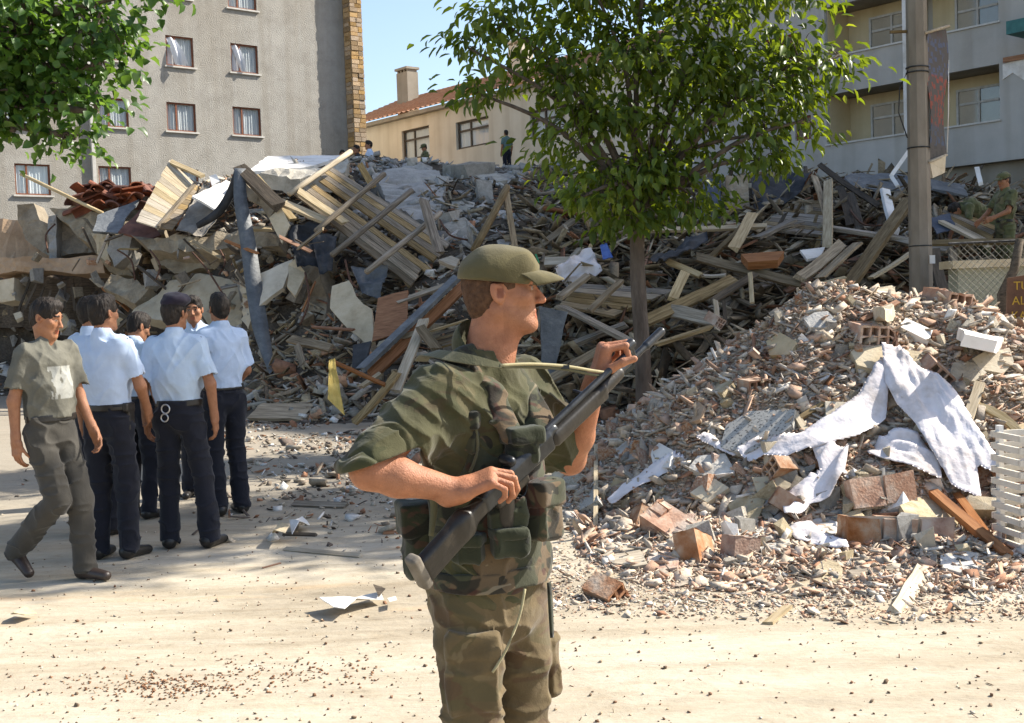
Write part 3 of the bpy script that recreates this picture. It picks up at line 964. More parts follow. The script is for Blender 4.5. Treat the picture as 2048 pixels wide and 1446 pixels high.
# ---------------------------------------------------------------- buildings
MT['stucco'] = mat('grey_roughcast', [(0.3, (0.30, 0.28, 0.245)), (0.5, (0.38, 0.36, 0.32)), (0.7, (0.44, 0.415, 0.37))], 1.3, 0.95, 0.8, 22, detail=12, nrough=0.75, bdist=0.03)
MT['cream_wall'] = mat('cream_wall', [(0.3, (0.70, 0.63, 0.50)), (0.7, (0.80, 0.73, 0.60))], 0.8, 0.9, 0.3, 8, detail=8, bdist=0.02)
MT['grey_parapet'] = mat('grey_parapet', [(0.3, (0.42, 0.405, 0.37)), (0.7, (0.52, 0.50, 0.46))], 0.9, 0.9, 0.4, 10, detail=8, bdist=0.02)
MT['yellow_wall'] = mat('yellow_wall', [(0.3, (0.56, 0.47, 0.28)), (0.7, (0.66, 0.56, 0.37))], 1.0, 0.9, 0.3, 10, bdist=0.02)
MT['tan_wall'] = mat('tan_wall', [(0.3, (0.30, 0.27, 0.22)), (0.7, (0.38, 0.345, 0.29))], 1.0, 0.9, 0.3, 10, bdist=0.02)
MT['frame_brown'] = mat('brown_window_frame', [(0.3, (0.16, 0.055, 0.025)), (0.7, (0.27, 0.10, 0.05))], 8, 0.6, 0.2, 40)
MT['frame_white'] = mat('white_window_frame', [(0.3, (0.42, 0.40, 0.36)), (0.7, (0.58, 0.56, 0.52))], 8, 0.6, 0.2, 40)
MT['frame_dark'] = mat('dark_window_frame', [(0.3, (0.06, 0.045, 0.035)), (0.7, (0.12, 0.095, 0.07))], 8, 0.6, 0.2, 40)
MT['sill'] = mat('pale_sill', [(0.3, (0.48, 0.45, 0.40)), (0.7, (0.62, 0.60, 0.55))], 5, 0.8, 0.2, 40)
MT['curtain'] = mat('net_curtain', [(0.3, (0.66, 0.66, 0.67)), (0.7, (0.84, 0.84, 0.85))], 5.0, 0.95, 0.5, 6, (7, 7, 0.25), bdist=0.05)
MT['dark_in'] = flat('dark_room', (0.03, 0.028, 0.026), 0.9)  # near-black colour stands in for unlit interiors
MT['rooftile'] = mat('orange_roof_tiles', [(0.3, (0.32, 0.15, 0.085)), (0.6, (0.45, 0.25, 0.15)), (0.8, (0.52, 0.38, 0.27))], 4.0, 0.9, 0.6, 14, bdist=0.05, nrough=0.8)
MT['stone'] = mat('honey_stone', [(0.3, (0.32, 0.21, 0.11)), (0.7, (0.50, 0.36, 0.21))], 4, 0.95, 0.8, 20, rnd=0.35, hue=0.3, bdist=0.02)
MT['teal'] = flat('teal_paint', (0.05, 0.17, 0.16), 0.7)


def glass_mat():
    m = bpy.data.materials.new('window_glass')
    m.use_nodes = True
    nt = m.node_tree; N, L = nt.nodes, nt.links
    N.remove(N['Principled BSDF'])
    t = N.new('ShaderNodeBsdfTransparent'); t.inputs[0].default_value = (0.86, 0.90, 0.90, 1)
    gl = N.new('ShaderNodeBsdfGlossy'); gl.inputs['Roughness'].default_value = 0.04; gl.inputs[0].default_value = (0.9, 0.9, 0.9, 1)
    fr = N.new('ShaderNodeValue'); fr.outputs[0].default_value = 0.10
    nz = N.new('ShaderNodeTexNoise'); nz.inputs['Scale'].default_value = 1.2
    bp = N.new('ShaderNodeBump'); bp.inputs['Strength'].default_value = 0.03; L.new(nz.outputs[0], bp.inputs['Height']); L.new(bp.outputs[0], gl.inputs['Normal'])
    mx = N.new('ShaderNodeMixShader')
    L.new(fr.outputs[0], mx.inputs[0]); L.new(t.outputs[0], mx.inputs[1]); L.new(gl.outputs[0], mx.inputs[2])
    L.new(mx.outputs[0], N['Material Output'].inputs[0])
    return m


MT['glass'] = glass_mat()


def drip(m, lo=0.88):
    # drip stains and repaired patches running down a wall
    nt = m.node_tree; N, L = nt.nodes, nt.links
    b = N['Principled BSDF']
    src = b.inputs['Base Color'].links[0].from_socket
    tc = N.new('ShaderNodeTexCoord')
    out = src
    for st, sc, k in (((1, 1, 0.06), 1.6, lo), ((0.5, 0.5, 0.5), 0.35, 0.92)):
        mp = N.new('ShaderNodeMapping'); mp.inputs['Scale'].default_value = st; L.new(tc.outputs['Object'], mp.inputs[0])
        n = N.new('ShaderNodeTexNoise'); n.inputs['Scale'].default_value = sc; n.inputs['Detail'].default_value = 7; L.new(mp.outputs[0], n.inputs['Vector'])
        r_ = ramp(nt, [(0.38, (k, k * 0.98, k * 0.95)), (0.54, (1, 1, 1))]); L.new(n.outputs[0], r_.inputs[0])
        mx = N.new('ShaderNodeMix'); mx.data_type = 'RGBA'; mx.blend_type = 'MULTIPLY'; mx.inputs['Factor'].default_value = 1.0
        L.new(out, mx.inputs['A']); L.new(r_.outputs[0], mx.inputs['B']); out = mx.outputs['Result']
    L.new(out, b.inputs['Base Color'])


for k_ in ('stucco', 'cream_wall', 'grey_parapet', 'tan_wall', 'yellow_wall'): drip(MT[k_])


class Fac:
    """a facade plane: local x along the wall, z up, y into the building"""
    def __init__(s, name, o, u, label, cat='building'):
        s.o = Vector((o[0], o[1], 0)); s.u = Vector((u[0], u[1], 0)).normalized()
        s.n = Vector((s.u.y, -s.u.x, 0))
        s.root = empty(name, s.o, math.atan2(s.u.y, s.u.x), label, cat)

    def at(s, px, py, y=0.0):
        v = ray(px, py)
        c = Vector((0, 0, CAMZ))
        t = ((s.o - s.n * y - c).dot(s.n)) / v.dot(s.n)
        p = c + v * t
        return (p - s.o).dot(s.u), p.z

    def rect(s, x0, y0, x1, y1, y=0.0):
        a, b, c, d = s.at(x0, y0, y), s.at(x1, y1, y), s.at(x0, y1, y), s.at(x1, y0, y)
        return (a[0] + c[0]) / 2, (b[0] + d[0]) / 2, (b[1] + c[1]) / 2, (a[1] + d[1]) / 2


def boxv(x0, x1, y0, y1, z0, z1):
    v = [(x, y, z) for x in (x0, x1) for y in (y0, y1) for z in (z0, z1)]
    return v, [(0, 1, 3, 2), (4, 6, 7, 5), (0, 4, 5, 1), (2, 3, 7, 6), (0, 2, 6, 4), (1, 5, 7, 3)]


def boxes(name, lst, mt, parent):
    V, Fc = [], []
    for b in lst:
        v, f = boxv(*b)
        Fc += [tuple(i + len(V) for i in q) for q in f]
        V += v
    return obj(name, V, Fc, mt, parent)


def wall(name, x0, x1, z0, z1, ops, mt, parent, y=0.0, rev=0.18, back=None):
    """front wall with real openings and reveals; back = depth of the block behind"""
    xs = sorted({x0, x1, *[v for o in ops for v in o[:2]]}); zs = sorted({z0, z1, *[v for o in ops for v in o[2:]]})
    V, Fc = [], []

    def q(*p):
        Fc.append(tuple(range(len(V), len(V) + 4))); V.extend(p)
    for i in range(len(xs) - 1):
        for k in range(len(zs) - 1):
            cx, cz = (xs[i] + xs[i + 1]) / 2, (zs[k] + zs[k + 1]) / 2
            if any(o[0] < cx < o[1] and o[2] < cz < o[3] for o in ops): continue
            q((xs[i], y, zs[k]), (xs[i + 1], y, zs[k]), (xs[i + 1], y, zs[k + 1]), (xs[i], y, zs[k + 1]))
    for a, b, c, d in ops:
        q((a, y, c), (a, y, d), (a, y + rev, d), (a, y + rev, c)); q((b, y, d), (b, y, c), (b, y + rev, c), (b, y + rev, d))
        q((a, y, d), (b, y, d), (b, y + rev, d), (a, y + rev, d)); q((b, y, c), (a, y, c), (a, y + rev, c), (b, y + rev, c))
    if back:
        q((x0, y, z0), (x0, y, z1), (x0, y + back, z1), (x0, y + back, z0)); q((x1, y, z1), (x1, y, z0), (x1, y + back, z0), (x1, y + back, z1))
        q((x0, y, z1), (x1, y, z1), (x1, y + back, z1), (x0, y + back, z1)); q((x1, y + back, z0), (x0, y + back, z0), (x0, y + back, z1), (x1, y + back, z1))
    return obj(name, V, Fc, mt, parent)


def window(root, r, fm, y=0.05, fw=0.06, mull=(0.34,), trans=None, sill=True, curtain=True, skip=(), sillw=0.08):
    a, b, c, d = r
    bars = [(a, a + fw, y, y + 0.06, c, d), (b - fw, b, y, y + 0.06, c, d), (a + fw, b - fw, y, y + 0.06, c, c + fw), (a + fw, b - fw, y, y + 0.06, d - fw, d)]
    xs = [a + fw] + [a + (b - a) * m for m in mull] + [b - fw]
    for m in mull: bars.append((a + (b - a) * m - fw / 2, a + (b - a) * m + fw / 2, y - 0.005, y + 0.055, c + fw, d - fw))
    zs = [c + fw, d - fw]
    if trans:
        zt = c + (d - c) * trans
        zs = [c + fw, zt, d - fw]
        for i in range(len(xs) - 1): bars.append((xs[i] + 0.03, xs[i + 1] - 0.03, y, y + 0.05, zt - fw / 2, zt + fw / 2))
    w_ = boxes('window', bars, MT[fm], root)
    for i in range(len(xs) - 1):
        if i in skip: continue
        for k in range(len(zs) - 1):
            obj('pane', [(xs[i], y + 0.03, zs[k]), (xs[i + 1], y + 0.03, zs[k]), (xs[i + 1], y + 0.03, zs[k + 1]), (xs[i], y + 0.03, zs[k + 1])], [(0, 1, 2, 3)], MT['glass'], w_)
    if sill: boxes('sill', [(a - 0.10, b + 0.10, -sillw, y, c - 0.07, c - 0.004)], MT['sill'], w_)
    if curtain:
        n = 36
        V, Fc = [], []
        for i in range(n + 1):
            x = a + (b - a) * i / n
            yy = y + 0.105 + 0.025 * math.sin(i * 1.9) + 0.015 * math.sin(i * 0.7)
            V += [(x, yy, c + 0.01), (x, yy, d)]
        for i in range(n): Fc.append((2 * i, 2 * i + 2, 2 * i + 3, 2 * i + 1))
        obj('curtain', V, Fc, MT['curtain'], w_, True)
    return w_


UA, UB = (0.77, 0.64), (0.64, -0.77)
# --- grey roughcast block on the left
fa = Fac('apartment_building', P(697, 300, 55), UA, 'tall grey roughcast apartment block with brown framed windows behind the collapsed house')
WIN = [(332, 73, 387, 133), (462, 89, 516, 146), (334, 206, 392, 263), (466, 215, 522, 271), (30, 328, 101, 390), (198, 333, 263, 392),
       (188, 62, 250, 120), (197, 196, 257, 254), (455, -48, 512, 18), (322, -66, 380, -5), (470, 342, 528, 397), (340, 338, 398, 396), (10, 190, 85, 255), (0, 48, 74, 112)]
ops = [fa.rect(*w_) for w_ in WIN]
wall('wall', -45, 0, 0, 23, ops, MT['stucco'], fa.root, 0, 0.2, 13)
for i, o in enumerate(ops):
    window(fa.root, o, 'frame_brown', curtain=True, skip=(0,) if i in (0, 1) else ())
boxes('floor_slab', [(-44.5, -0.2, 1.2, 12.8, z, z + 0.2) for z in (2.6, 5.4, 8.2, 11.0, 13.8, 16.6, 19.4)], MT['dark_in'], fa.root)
for (a, b, c, d), out in ((ops[0], 0.42), (ops[1], 0.25)):     # curtains blown out of two open casements
    V, Fc = [], []
    n = 14
    for i in range(n + 1):
        t = i / n
        for k in range(n + 1):
            s = k / n
            x = a + 0.05 + (b - a) * ((0.30 * t) * (1 - s) + s * (0.22 + 0.36 * t if out > 0.3 else 0.30 + 0.12 * t))
            z = d - 0.05 - (d - c) * (0.93 * s)
            V.append((x, 0.08 - out * math.sin(s * 1.9) * (0.5 + 0.5 * t) + 0.05 * math.sin(9 * t + 3 * s), z))
    for i in range(n):
        for k in range(n):
            q = i * (n + 1) + k
            Fc.append((q, q + 1, q + n + 2, q + n + 1))
    obj('curtain', V, Fc, MT['curtain'], fa.root, True)
s0, z0 = fa.at(178, 100)
s1, z1 = fa.at(187, 352)
boxes('drainpipe', [(s1 - 0.07, s1 + 0.07, -0.16, -0.02, 0.0, 22.8)], MT['sill'], fa.root)
boxes('stone_pillar', [(0.01, 0.62, -0.52, 2.0, 0, 23)], MT['stone'], fa.root)
sm = mesh('stone', *boxv(-0.5, 0.5, -0.5, 0.5, -0.5, 0.5), MT['stone'])
z = 6.2
row = 0
while z < 18.5:
    hh = random.uniform(0.17, 0.26)
    cuts = [0.0, random.uniform(0.25, 0.42), 0.64]
    for k in range(2):
        s = link('stone', sm, fa.root)
        s.scale = (cuts[k + 1] - cuts[k] - 0.02, 0.10 + random.uniform(-.03, .04), hh - 0.025)
        s.location = ((cuts[k] + cuts[k + 1]) / 2, -0.53, z + hh / 2)
        if random.random() < 0.55 or k == 0:
            pass
    s = link('stone', sm, fa.root)
    s.scale = (0.08 + random.uniform(-.02, .04), random.uniform(0.28, 0.5), hh - 0.025)
    s.location = (0.01, -0.28, z + hh / 2)
    z += hh
for zz in (10.6, 13.3): boxes('balcony', [(0.64, 1.0, 0.2, 1.6, zz, zz + 0.16), (0.9, 0.96, 0.2, 1.6, zz + 0.9, zz + 0.98), (0.9, 0.95, 0.2, 0.26, zz + 0.16, zz + 0.9)], MT['sill'], fa.root)

# --- cream house between
fb = Fac('house', P(740, 255, 62), UB, 'cream rendered house with orange tiled roof and two chimneys behind the rubble')
opb = [fb.rect(804, 256, 859, 317), fb.rect(912, 238, 978, 294), fb.rect(1060, 215, 1130, 275)]
ze = fb.at(740, 255)[1]
wall('wall', -3.5, 22, 0, ze, opb, MT['cream_wall'], fb.root, 0, 0.2, 8)
for o in opb: window(fb.root, o, 'frame_dark', y=0.12, fw=0.09, mull=(0.4,), trans=0.66, sill=False, curtain=True)
boxes('eave_board', [(-3.9, 22.4, -0.35, 0.1, ze, ze + 0.18)], MT['tan_wall'], fb.root)
V, Fc = [], []
nc = 26 * 10
for k in range(14):              # rows of pantiles stepping up the slope
    for e in (0, 1):
        yy = -0.42 + (k + e) * 0.36
        zz = ze + 0.20 + (k + e) * 0.36 * 0.42 + (0.05 if e == 0 else 0)
        for i in range(nc + 1):
            V.append((-3.95 + 26.4 * i / nc, yy, zz + 0.035 * math.sin(i * math.pi / 2.0)))
for r_ in range(27):
    for i in range(nc):
        a = r_ * (nc + 1) + i
        Fc.append((a, a + 1, a + nc + 2, a + nc + 1))
rf = obj('roof', V, Fc, MT['rooftile'], fb.root, True)
for c0, c1, top, yb in (((803, 839), 140, 140, 3.2), ((1027, 1052), 85, 85, 3.2)):
    x0, zt = fb.at(c0[0], top, yb); x1, _ = fb.at(c0[1], top, yb)
    x0, x1 = min(x0, x1), max(x0, x1)
    wd = 1.0
    boxes('chimney', [(x0, x0 + wd, yb - 0.35, yb + 0.35, ze, zt - 0.25), (x0 - 0.06, x0 + wd + 0.06, yb - 0.42, yb + 0.42, zt - 0.12, zt)]
          + [(x0 + wd * f_, x0 + wd * f_ + 0.1, yb - 0.3, yb + 0.3, zt - 0.25, zt - 0.12) for f_ in (0.02, 0.3, 0.6, 0.88)], MT['tan_wall'] if top > 100 else MT['cream_wall'], rf)

# --- grey and yellow flats on the right, in shade
fc = Fac('apartment_building', P(1660, 116, 39.5), UB, 'grey apartment block with yellow recessed balconies and white framed windows')
zt1 = fc.at(1660, 116)[1]
st = 2.82
sA, sB_ = fc.at(1652, 200)[0], fc.at(1999, 180)[0]
sP0, sP1 = fc.at(1808, 200)[0], fc.at(1822, 200)[0]
ops = []
for k in (-1, 0, 1, 2, 3):
    zb = zt1 + k * st
    ops += [(sA, sP0, zb, zb + 1.64), (sP1, sB_, zb, zb + 1.64)]
opw = [fc.rect(1530, 72, 1602, 122), fc.rect(1590, 232, 1622, 280)]
wall('wall', -7, 24.5, zt1 - st - 1.16, 24.2, ops + opw, MT['grey_parapet'], fc.root, 0, 0.15, None)
boxes('block', [(-7, 24.5, 1.45, 12, 0, 24.1)], MT['grey_parapet'], fc.root)
boxes('ground_floor_wall', [(-6.8, 24.3, 0.35, 1.44, 0, zt1 - st - 1.15)], MT['tan_wall'], fc.root)
for k in (-1, 0, 1, 2, 3):
    zb = zt1 + k * st
    boxes('balcony_floor', [(-6.9, 24.3, 0.01, 1.44, zb - 1.16, zb - 1.0)], MT['tan_wall'], fc.root)
    boxes('parapet_coping', [(sA - 0.05, sB_ + 0.05, -0.05, 0.16, zb - 0.004, zb + 0.05)], MT['sill'], fc.root)
    boxes('yellow_wall', [(sA + 0.01, sP0 - 0.01, 1.30, 1.44, zb - 1.0, zb + 1.64), (sP1 + 0.01, sB_ - 0.01, 1.30, 1.44, zb - 1.0, zb + 1.64),
                          (sA, sA + 0.03, 0.16, 1.29, zb, zb + 1.63), (sB_ - 0.03, sB_, 0.16, 1.29, zb, zb + 1.63)], MT['yellow_wall'], fc.root)
    for a0, a1 in ((sA + (sP0 - sA) * 0.30, sA + (sP0 - sA) * 0.88), (sP1 + (sB_ - sP1) * 0.28, sP1 + (sB_ - sP1) * 0.80)):
        window(fc.root, (a0, a1, zb - 0.25, zb + 1.30), 'frame_white', y=1.22, fw=0.07, mull=(0.5,), trans=0.70, sill=False, curtain=False)
        boxes('pane_backing', [(a0 + 0.02, a1 - 0.02, 1.286, 1.297, zb - 0.22, zb + 1.27)], MT['tan_wall'], fc.root)
for o in opw:
    window(fc.root, o, 'frame_brown', y=0.08, fw=0.07, mull=(0.5,), trans=0.7, sill=False, curtain=False)
    boxes('pane_backing', [(o[0], o[1], 0.17, 0.18, o[2], o[3])], MT['dark_in'], fc.root)  # dark sheet behind the glass, standing in for the unlit room
boxes('balcony_post', [(sP0 + 0.02, sP1 - 0.02, -0.06, 0.01, zt1 - st - 0.0, 22)], MT['white'], fc.root)
# torn hole in the wall at the far right, showing white plaster and a red beam
h0, h1 = fc.at(2006, 128), fc.at(2060, 190)
V = [(h0[0], -0.03, h0[1] - 0.02), (h0[0], -0.03, h0[1] - 0.45), (h0[0] + 0.3, -0.03, h0[1] - 0.30), (h0[0] + 0.7, -0.03, h0[1] - 0.62), (h0[0] + 1.4, -0.03, h0[1] - 1.2), (h0[0] + 1.6, -0.03, h0[1] + 0.25)]
obj('torn_plaster', V + [(a, 0.0, c) for a, b, c in V], [tuple(range(6)), tuple(range(11, 5, -1))] + [(i, i + 6, (i + 1) % 6 + 6, (i + 1) % 6) for i in range(6)], MT['white'], fc.root)
boxes('red_beam', [(h0[0] + 0.05, h0[0] + 2.0, -0.1, -0.035, h0[1] + 0.02, h0[1] + 0.16)], MT['wood_red'], fc.root)
t0, t1 = fc.at(2016, 70, -1.2), fc.at(2016, 40, -1.2)
boxes('teal_balcony', [(t0[0], t0[0] + 4, -1.3, -0.05, t0[1], t1[1] - 0.05), (t0[0] + 0.5, t0[0] + 0.6, -1.25, -1.15, t1[1], t1[1] + 2)], MT['teal'], fc.root)
# ---------------------------------------------------------------- the collapsed house: mound, slabs, timber
TPX = np.array([-400, 0, 150, 300, 420, 500, 600, 750, 900, 1050, 1200, 1400, 1600, 1800, 2048, 2600.])
TYF = np.array([26, 25, 25, 22.5, 19.5, 17.5, 16.5, 16.5, 16, 15.5, 15, 14.5, 14.5, 14.5, 14.5, 14.5])
TYM = np.array([27, 26.2, 26.2, 24.2, 22, 20.5, 19.8, 19.3, 18.6, 18, 17.6, 17.3, 17.3, 17.3, 17.3, 17.3])
TZM = np.array([.8, .8, .8, .7, .7, .7, .8, 1.1, 1.2, 1.2, 1.2, 1.1, 1.1, 1.1, 1.0, 1.0])
TYC = np.array([30, 29, 28, 26.5, 26, 26, 27, 29, 30, 31, 30, 27, 26, 26, 25, 25.])
TPY = np.array([460, 450, 440, 425, 380, 352, 345, 337, 343, 352, 362, 388, 392, 388, 425, 430.])
HOR = 603 - (TPX - 1024) * math.tan(R(2))
TZC = CAMZ + (HOR - TPY) / FPX * TYC
TZB = np.array([3.5, 3.5, 3.6, 3.6, 3.7, 3.9, 4.1, 4.2, 4.9, 6.2, 6.2, 4.0, 3.5, 3.3, 3.0, 3.0])


def Hm(x, y):
    px = 1024 + FPX * x / np.maximum(y, 1)
    f = lambda t: np.interp(px, TPX, t)
    yf, ym, zm, yc, zc, zb = f(TYF), f(TYM), f(TZM), f(TYC), f(TZC), f(TZB)
    z = np.where(y < ym, zm * np.clip((y - yf) / (ym - yf), 0, 1) ** 1.3, 0)
    t = np.clip((y - ym) / (yc - ym), 0, 1)
    z = np.where((y >= ym) & (y < yc), zm + (zc - zm) * (1 - (1 - t) ** 1.8), z)
    z = np.where(y >= yc, np.maximum(zb, zc) * 0 + zc + np.clip((y - yc) / 15, 0, 1) * (zb - zc) - np.clip((y - yc) / 1.2, 0, 1) * np.where(zb < zc, 0.25, 0.35), z)
    z = np.where(y < yf, -0.05, z)
    return z


def rough_(x, y, amp=1.0):
    p = np.stack([x, y, np.zeros_like(x)], -1)
    return amp * ((vnoise(p, (0.9, 0.9, 1), 41) - 0.5) * 0.5 + (vnoise(p, (2.3, 2.3, 1), 42) - 0.5) * 0.28 + (vnoise(p, (6, 6, 1), 43) - 0.5) * 0.12)


xs = np.arange(-15, 21, 0.16); ys = np.arange(14, 52, 0.16)
XX, YY = np.meshgrid(xs, ys, indexing='ij')
ZZ = Hm(XX, YY)
ZZ = ZZ + rough_(XX, YY) * np.clip(ZZ * 1.2, 0, 1)
nx_, ny_ = XX.shape
ii = np.arange(nx_ * ny_).reshape(nx_, ny_)
Fq = np.stack([ii[:-1, :-1], ii[1:, :-1], ii[1:, 1:], ii[:-1, 1:]], -1).reshape(-1, 4)
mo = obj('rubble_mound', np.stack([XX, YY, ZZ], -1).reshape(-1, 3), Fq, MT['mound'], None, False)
tag(mo, kind='structure')


def hitH(px, py, H, d0=5.0, d1=60.0, st=0.04):
    v = ray(px, py)
    y = np.arange(d0, d1, st)
    x = v.x / v.y * y
    z = CAMZ + v.z / v.y * y
    m = z <= H(x, y)
    k = np.argmax(m)
    return y[k] if m.any() else d1


def D(px, py, off=0.15): return hitH(px, py, Hm, 14, 48) - off


def frame_x(a, b, roll=0.0):
    X = (b - a); ln = X.length; X = X / ln
    up = Vector((0, -0.55, 0.83)); Z = (up - X * up.dot(X)).normalized(); Y = Z.cross(X)
    M = Matrix((X, Y, Z)).transposed() @ Matrix.Rotation(roll, 3, 'X')
    M = M.to_4x4(); M.translation = (a + b) / 2
    return M, ln


def plank_mesh(ln, w_, t, bend=0.0, seg=4, round_=False, taper=1.0):
    V, Fc = [], []
    n = 8 if round_ else 4
    for i in range(seg + 1):
        s = i / seg
        x = -ln / 2 + ln * s
        k = 1 + (taper - 1) * s
        y0 = bend * math.sin(s * math.pi) + random.uniform(-1, 1) * w_ * 0.05
        for m in range(n):
            if round_:
                a = 2 * math.pi * m / n
                yy, zz = math.cos(a) * w_ / 2 * k, math.sin(a) * t / 2 * k
            else:
                yy, zz = ((-1, -1), (1, -1), (1, 1), (-1, 1))[m]
                yy, zz = yy * w_ / 2 * k, zz * t / 2
            xe = x + (random.uniform(-0.4, 0.4) * w_ if i in (0, seg) and not round_ else 0)
            V.append((xe, yy + y0, zz + bend * 0.4 * math.sin(s * 3)))
    for i in range(seg):
        for m in range(n):
            Fc.append((i * n + m, i * n + (m + 1) % n, (i + 1) * n + (m + 1) % n, (i + 1) * n + m))
    Fc += [tuple(reversed(range(n))), tuple(seg * n + m for m in range(n))]
    return V, Fc


def plank(a, b, w_=0.12, t=0.045, mt='wood', label=None, cat='plank', group=None, name='plank', bend=0.0, roll=None, round_=False, parent=None, taper=1.0):
    roll = random.uniform(-0.5, 0.5) if roll is None else roll
    M, ln = frame_x(a, b, roll)
    V, Fc = plank_mesh(ln, w_, t, bend, 4, round_, taper)
    o = obj(name, V, Fc, MT[mt], parent, round_)
    o.matrix_basis = M if parent is None else Matrix.Translation(-parent.location) @ M
    if parent is None: tag(o, label, cat, group)
    return o


def pk(x1, y1, x2, y2, w_=0.12, label='', d1=None, d2=None, off=0.12, mt='wood', **kw):
    """plank between two photo points, lying on the mound or at given depths"""
    a = P(x1, y1, D(x1, y1, off) if d1 is None else d1)
    b = P(x2, y2, D(x2, y2, off) if d2 is None else d2)
    if d1 is None and d2 is None:      # keep loose pieces from stabbing deep into the heap
        m = (a.y + b.y) / 2
        a = P(x1, y1, m + max(-0.9, min(0.9, a.y - m))); b = P(x2, y2, m + max(-0.9, min(0.9, b.y - m)))
    return plank(a, b, w_, kw.pop('t', w_ * 0.4), mt, label, **kw)


def poly(name, label, cat, pts, th, mt, jag=0.03, parent=None, group=None, nudge=0.0):
    """broken flat piece: outline points (px, py, depth), given real thickness away from the camera, ragged edges"""
    p = [P(*q) if len(q) == 3 else P(q[0], q[1], D(q[0], q[1], 0.2)) for q in pts]
    n = Vector((0, 0, 0)); c = Vector((0, 0, 0))
    for i in range(len(p)): n += p[i].cross(p[(i + 1) % len(p)]); c += p[i]
    c /= len(p); n.normalize()
    if n.dot(Vector((0, 0, CAMZ)) - c) < 0: n = -n
    out = []
    for i in range(len(p)):
        a, b = p[i], p[(i + 1) % len(p)]
        k = max(1, int((b - a).length / 0.22)) if jag else 1
        for s in range(k):
            q = a.lerp(b, s / k)
            if s: q += Vector((random.uniform(-1, 1), random.uniform(-1, 1), random.uniform(-1, 1))) * jag
            out.append(q)
    m = len(out)
    V = [q - c for q in out] + [q - c - n * th + Vector((random.uniform(-1, 1), 0, random.uniform(-1, 1))) * jag * 0.6 for q in out]
    bm = bmesh.new()
    vs = [bm.verts.new(v) for v in V]
    try:
        bm.faces.new(vs[:m]); bm.faces.new(vs[m:][::-1])
        for i in range(m): bm.faces.new((vs[i], vs[m + i], vs[m + (i + 1) % m], vs[(i + 1) % m]))
    except ValueError: pass
    bmesh.ops.recalc_face_normals(bm, faces=bm.faces)
    bmesh.ops.triangulate(bm, faces=[f for f in bm.faces if len(f.verts) > 4])
    if th > 0.15 and jag >= 0.02:      # chipped, faceted faces on thick broken pieces
        big = [e for e in bm.edges if e.calc_length() > 0.25]
        bmesh.ops.subdivide_edges(bm, edges=big, cuts=2, use_grid_fill=False)
        bmesh.ops.triangulate(bm, faces=bm.faces)
        for v in bm.verts:
            q = np.array([[v.co.x + c.x, v.co.y, v.co.z]])
            v.co += n * float((vnoise(q, (2.5, 2.5, 2.5), 61)[0] - 0.5) * 0.12 + random.uniform(-0.025, 0.025))
    me = bpy.data.meshes.new(name); bm.to_mesh(me); bm.free()
    me.materials.append(MT[mt])
    o = link(name, me, parent)
    o.location = c
    if parent is None: tag(o, label, cat, group)
    return o


def sheet(name, label, cat, pts, mt, amp=0.10, n=14, th=0.012, parent=None, group=None, fr_=(3, 3, 3), seed=0):
    """crumpled sheet over a quad of photo points (px, py, depth), folded by noise, with thickness"""
    q = [A3(P(*p)) for p in pts]
    nn = np.cross(q[1] - q[0], q[3] - q[0]); nn /= np.linalg.norm(nn)
    c = sum(q) / 4
    V = []
    for lay in (0, 1):
        for i in range(n + 1):
            for k in range(n + 1):
                s, t = i / n, k / n
                p = q[0] * (1 - s) * (1 - t) + q[1] * s * (1 - t) + q[2] * s * t + q[3] * (1 - s) * t
                r_ = np.abs(vnoise(p[None], fr_, seed)[0] - 0.5) * 2 - 0.5 + 0.5 * (np.abs(vnoise(p[None], tuple(v * 2.7 for v in fr_), seed + 1)[0] - 0.5) * 2 - 0.5)
                V.append(p - c + nn * (r_ * amp - lay * th))
    N1 = (n + 1) ** 2
    Fc = []
    for i in range(n):
        for k in range(n):
            a = i * (n + 1) + k
            Fc += [(a, a + n + 1, a + n + 2, a + 1), (N1 + a, N1 + a + 1, N1 + a + n + 2, N1 + a + n + 1)]
    ed = [i * (n + 1) for i in range(n + 1)] + [n * (n + 1) + k for k in range(1, n + 1)] + [i * (n + 1) + n for i in range(n - 1, -1, -1)] + list(range(n - 1, 0, -1))
    for i in range(len(ed)):
        a, b = ed[i], ed[(i + 1) % len(ed)]
        Fc.append((a, b, N1 + b, N1 + a))
    o = obj(name, V, Fc, MT[mt], parent, True)
    o.location = c
    if parent is None: tag(o, label, cat, group)
    return o


# --- left end: fallen floors, tan beam, broken panels
poly('wall_panel', 'tan plastered wall panel standing at the left end of the ruin', 'wall', [(-60, 436, 26.0), (50, 440, 25.9), (125, 450, 25.8), (135, 525, 25.6), (-60, 528, 25.8)], 0.25, 'plaster_pink')
poly('concrete_slab', 'upright broken concrete piece with ragged top above the tan beam', 'concrete slab', [(36, 410, 25.4), (68, 407, 25.4), (80, 440, 25.3), (104, 452, 25.2), (108, 516, 25.1), (85, 505, 25.2), (50, 478, 25.3), (34, 440, 25.4)], 0.4, 'concrete_brown')
poly('concrete_post', 'short concrete post standing on the tan beam', 'concrete post', [(96, 432, 24.9), (113, 430, 24.9), (113, 518, 24.8), (98, 516, 24.8)], 0.35, 'concrete', 0.02)
poly('concrete_slab', 'dark wall fragment between the post and the diagonal floor', 'concrete slab', [(114, 436, 25.2), (150, 440, 25.2), (194, 505, 25.0), (114, 514, 25.1)], 0.3, 'concrete_brown')
poly('concrete_beam', 'long tan concrete beam lying level at the left edge', 'beam', [(-80, 518, 24.7), (205, 512, 24.4), (209, 546, 24.2), (150, 548, 24.4), (80, 541, 24.5), (-80, 550, 24.7)], 0.6, 'plaster_pink', 0.03)
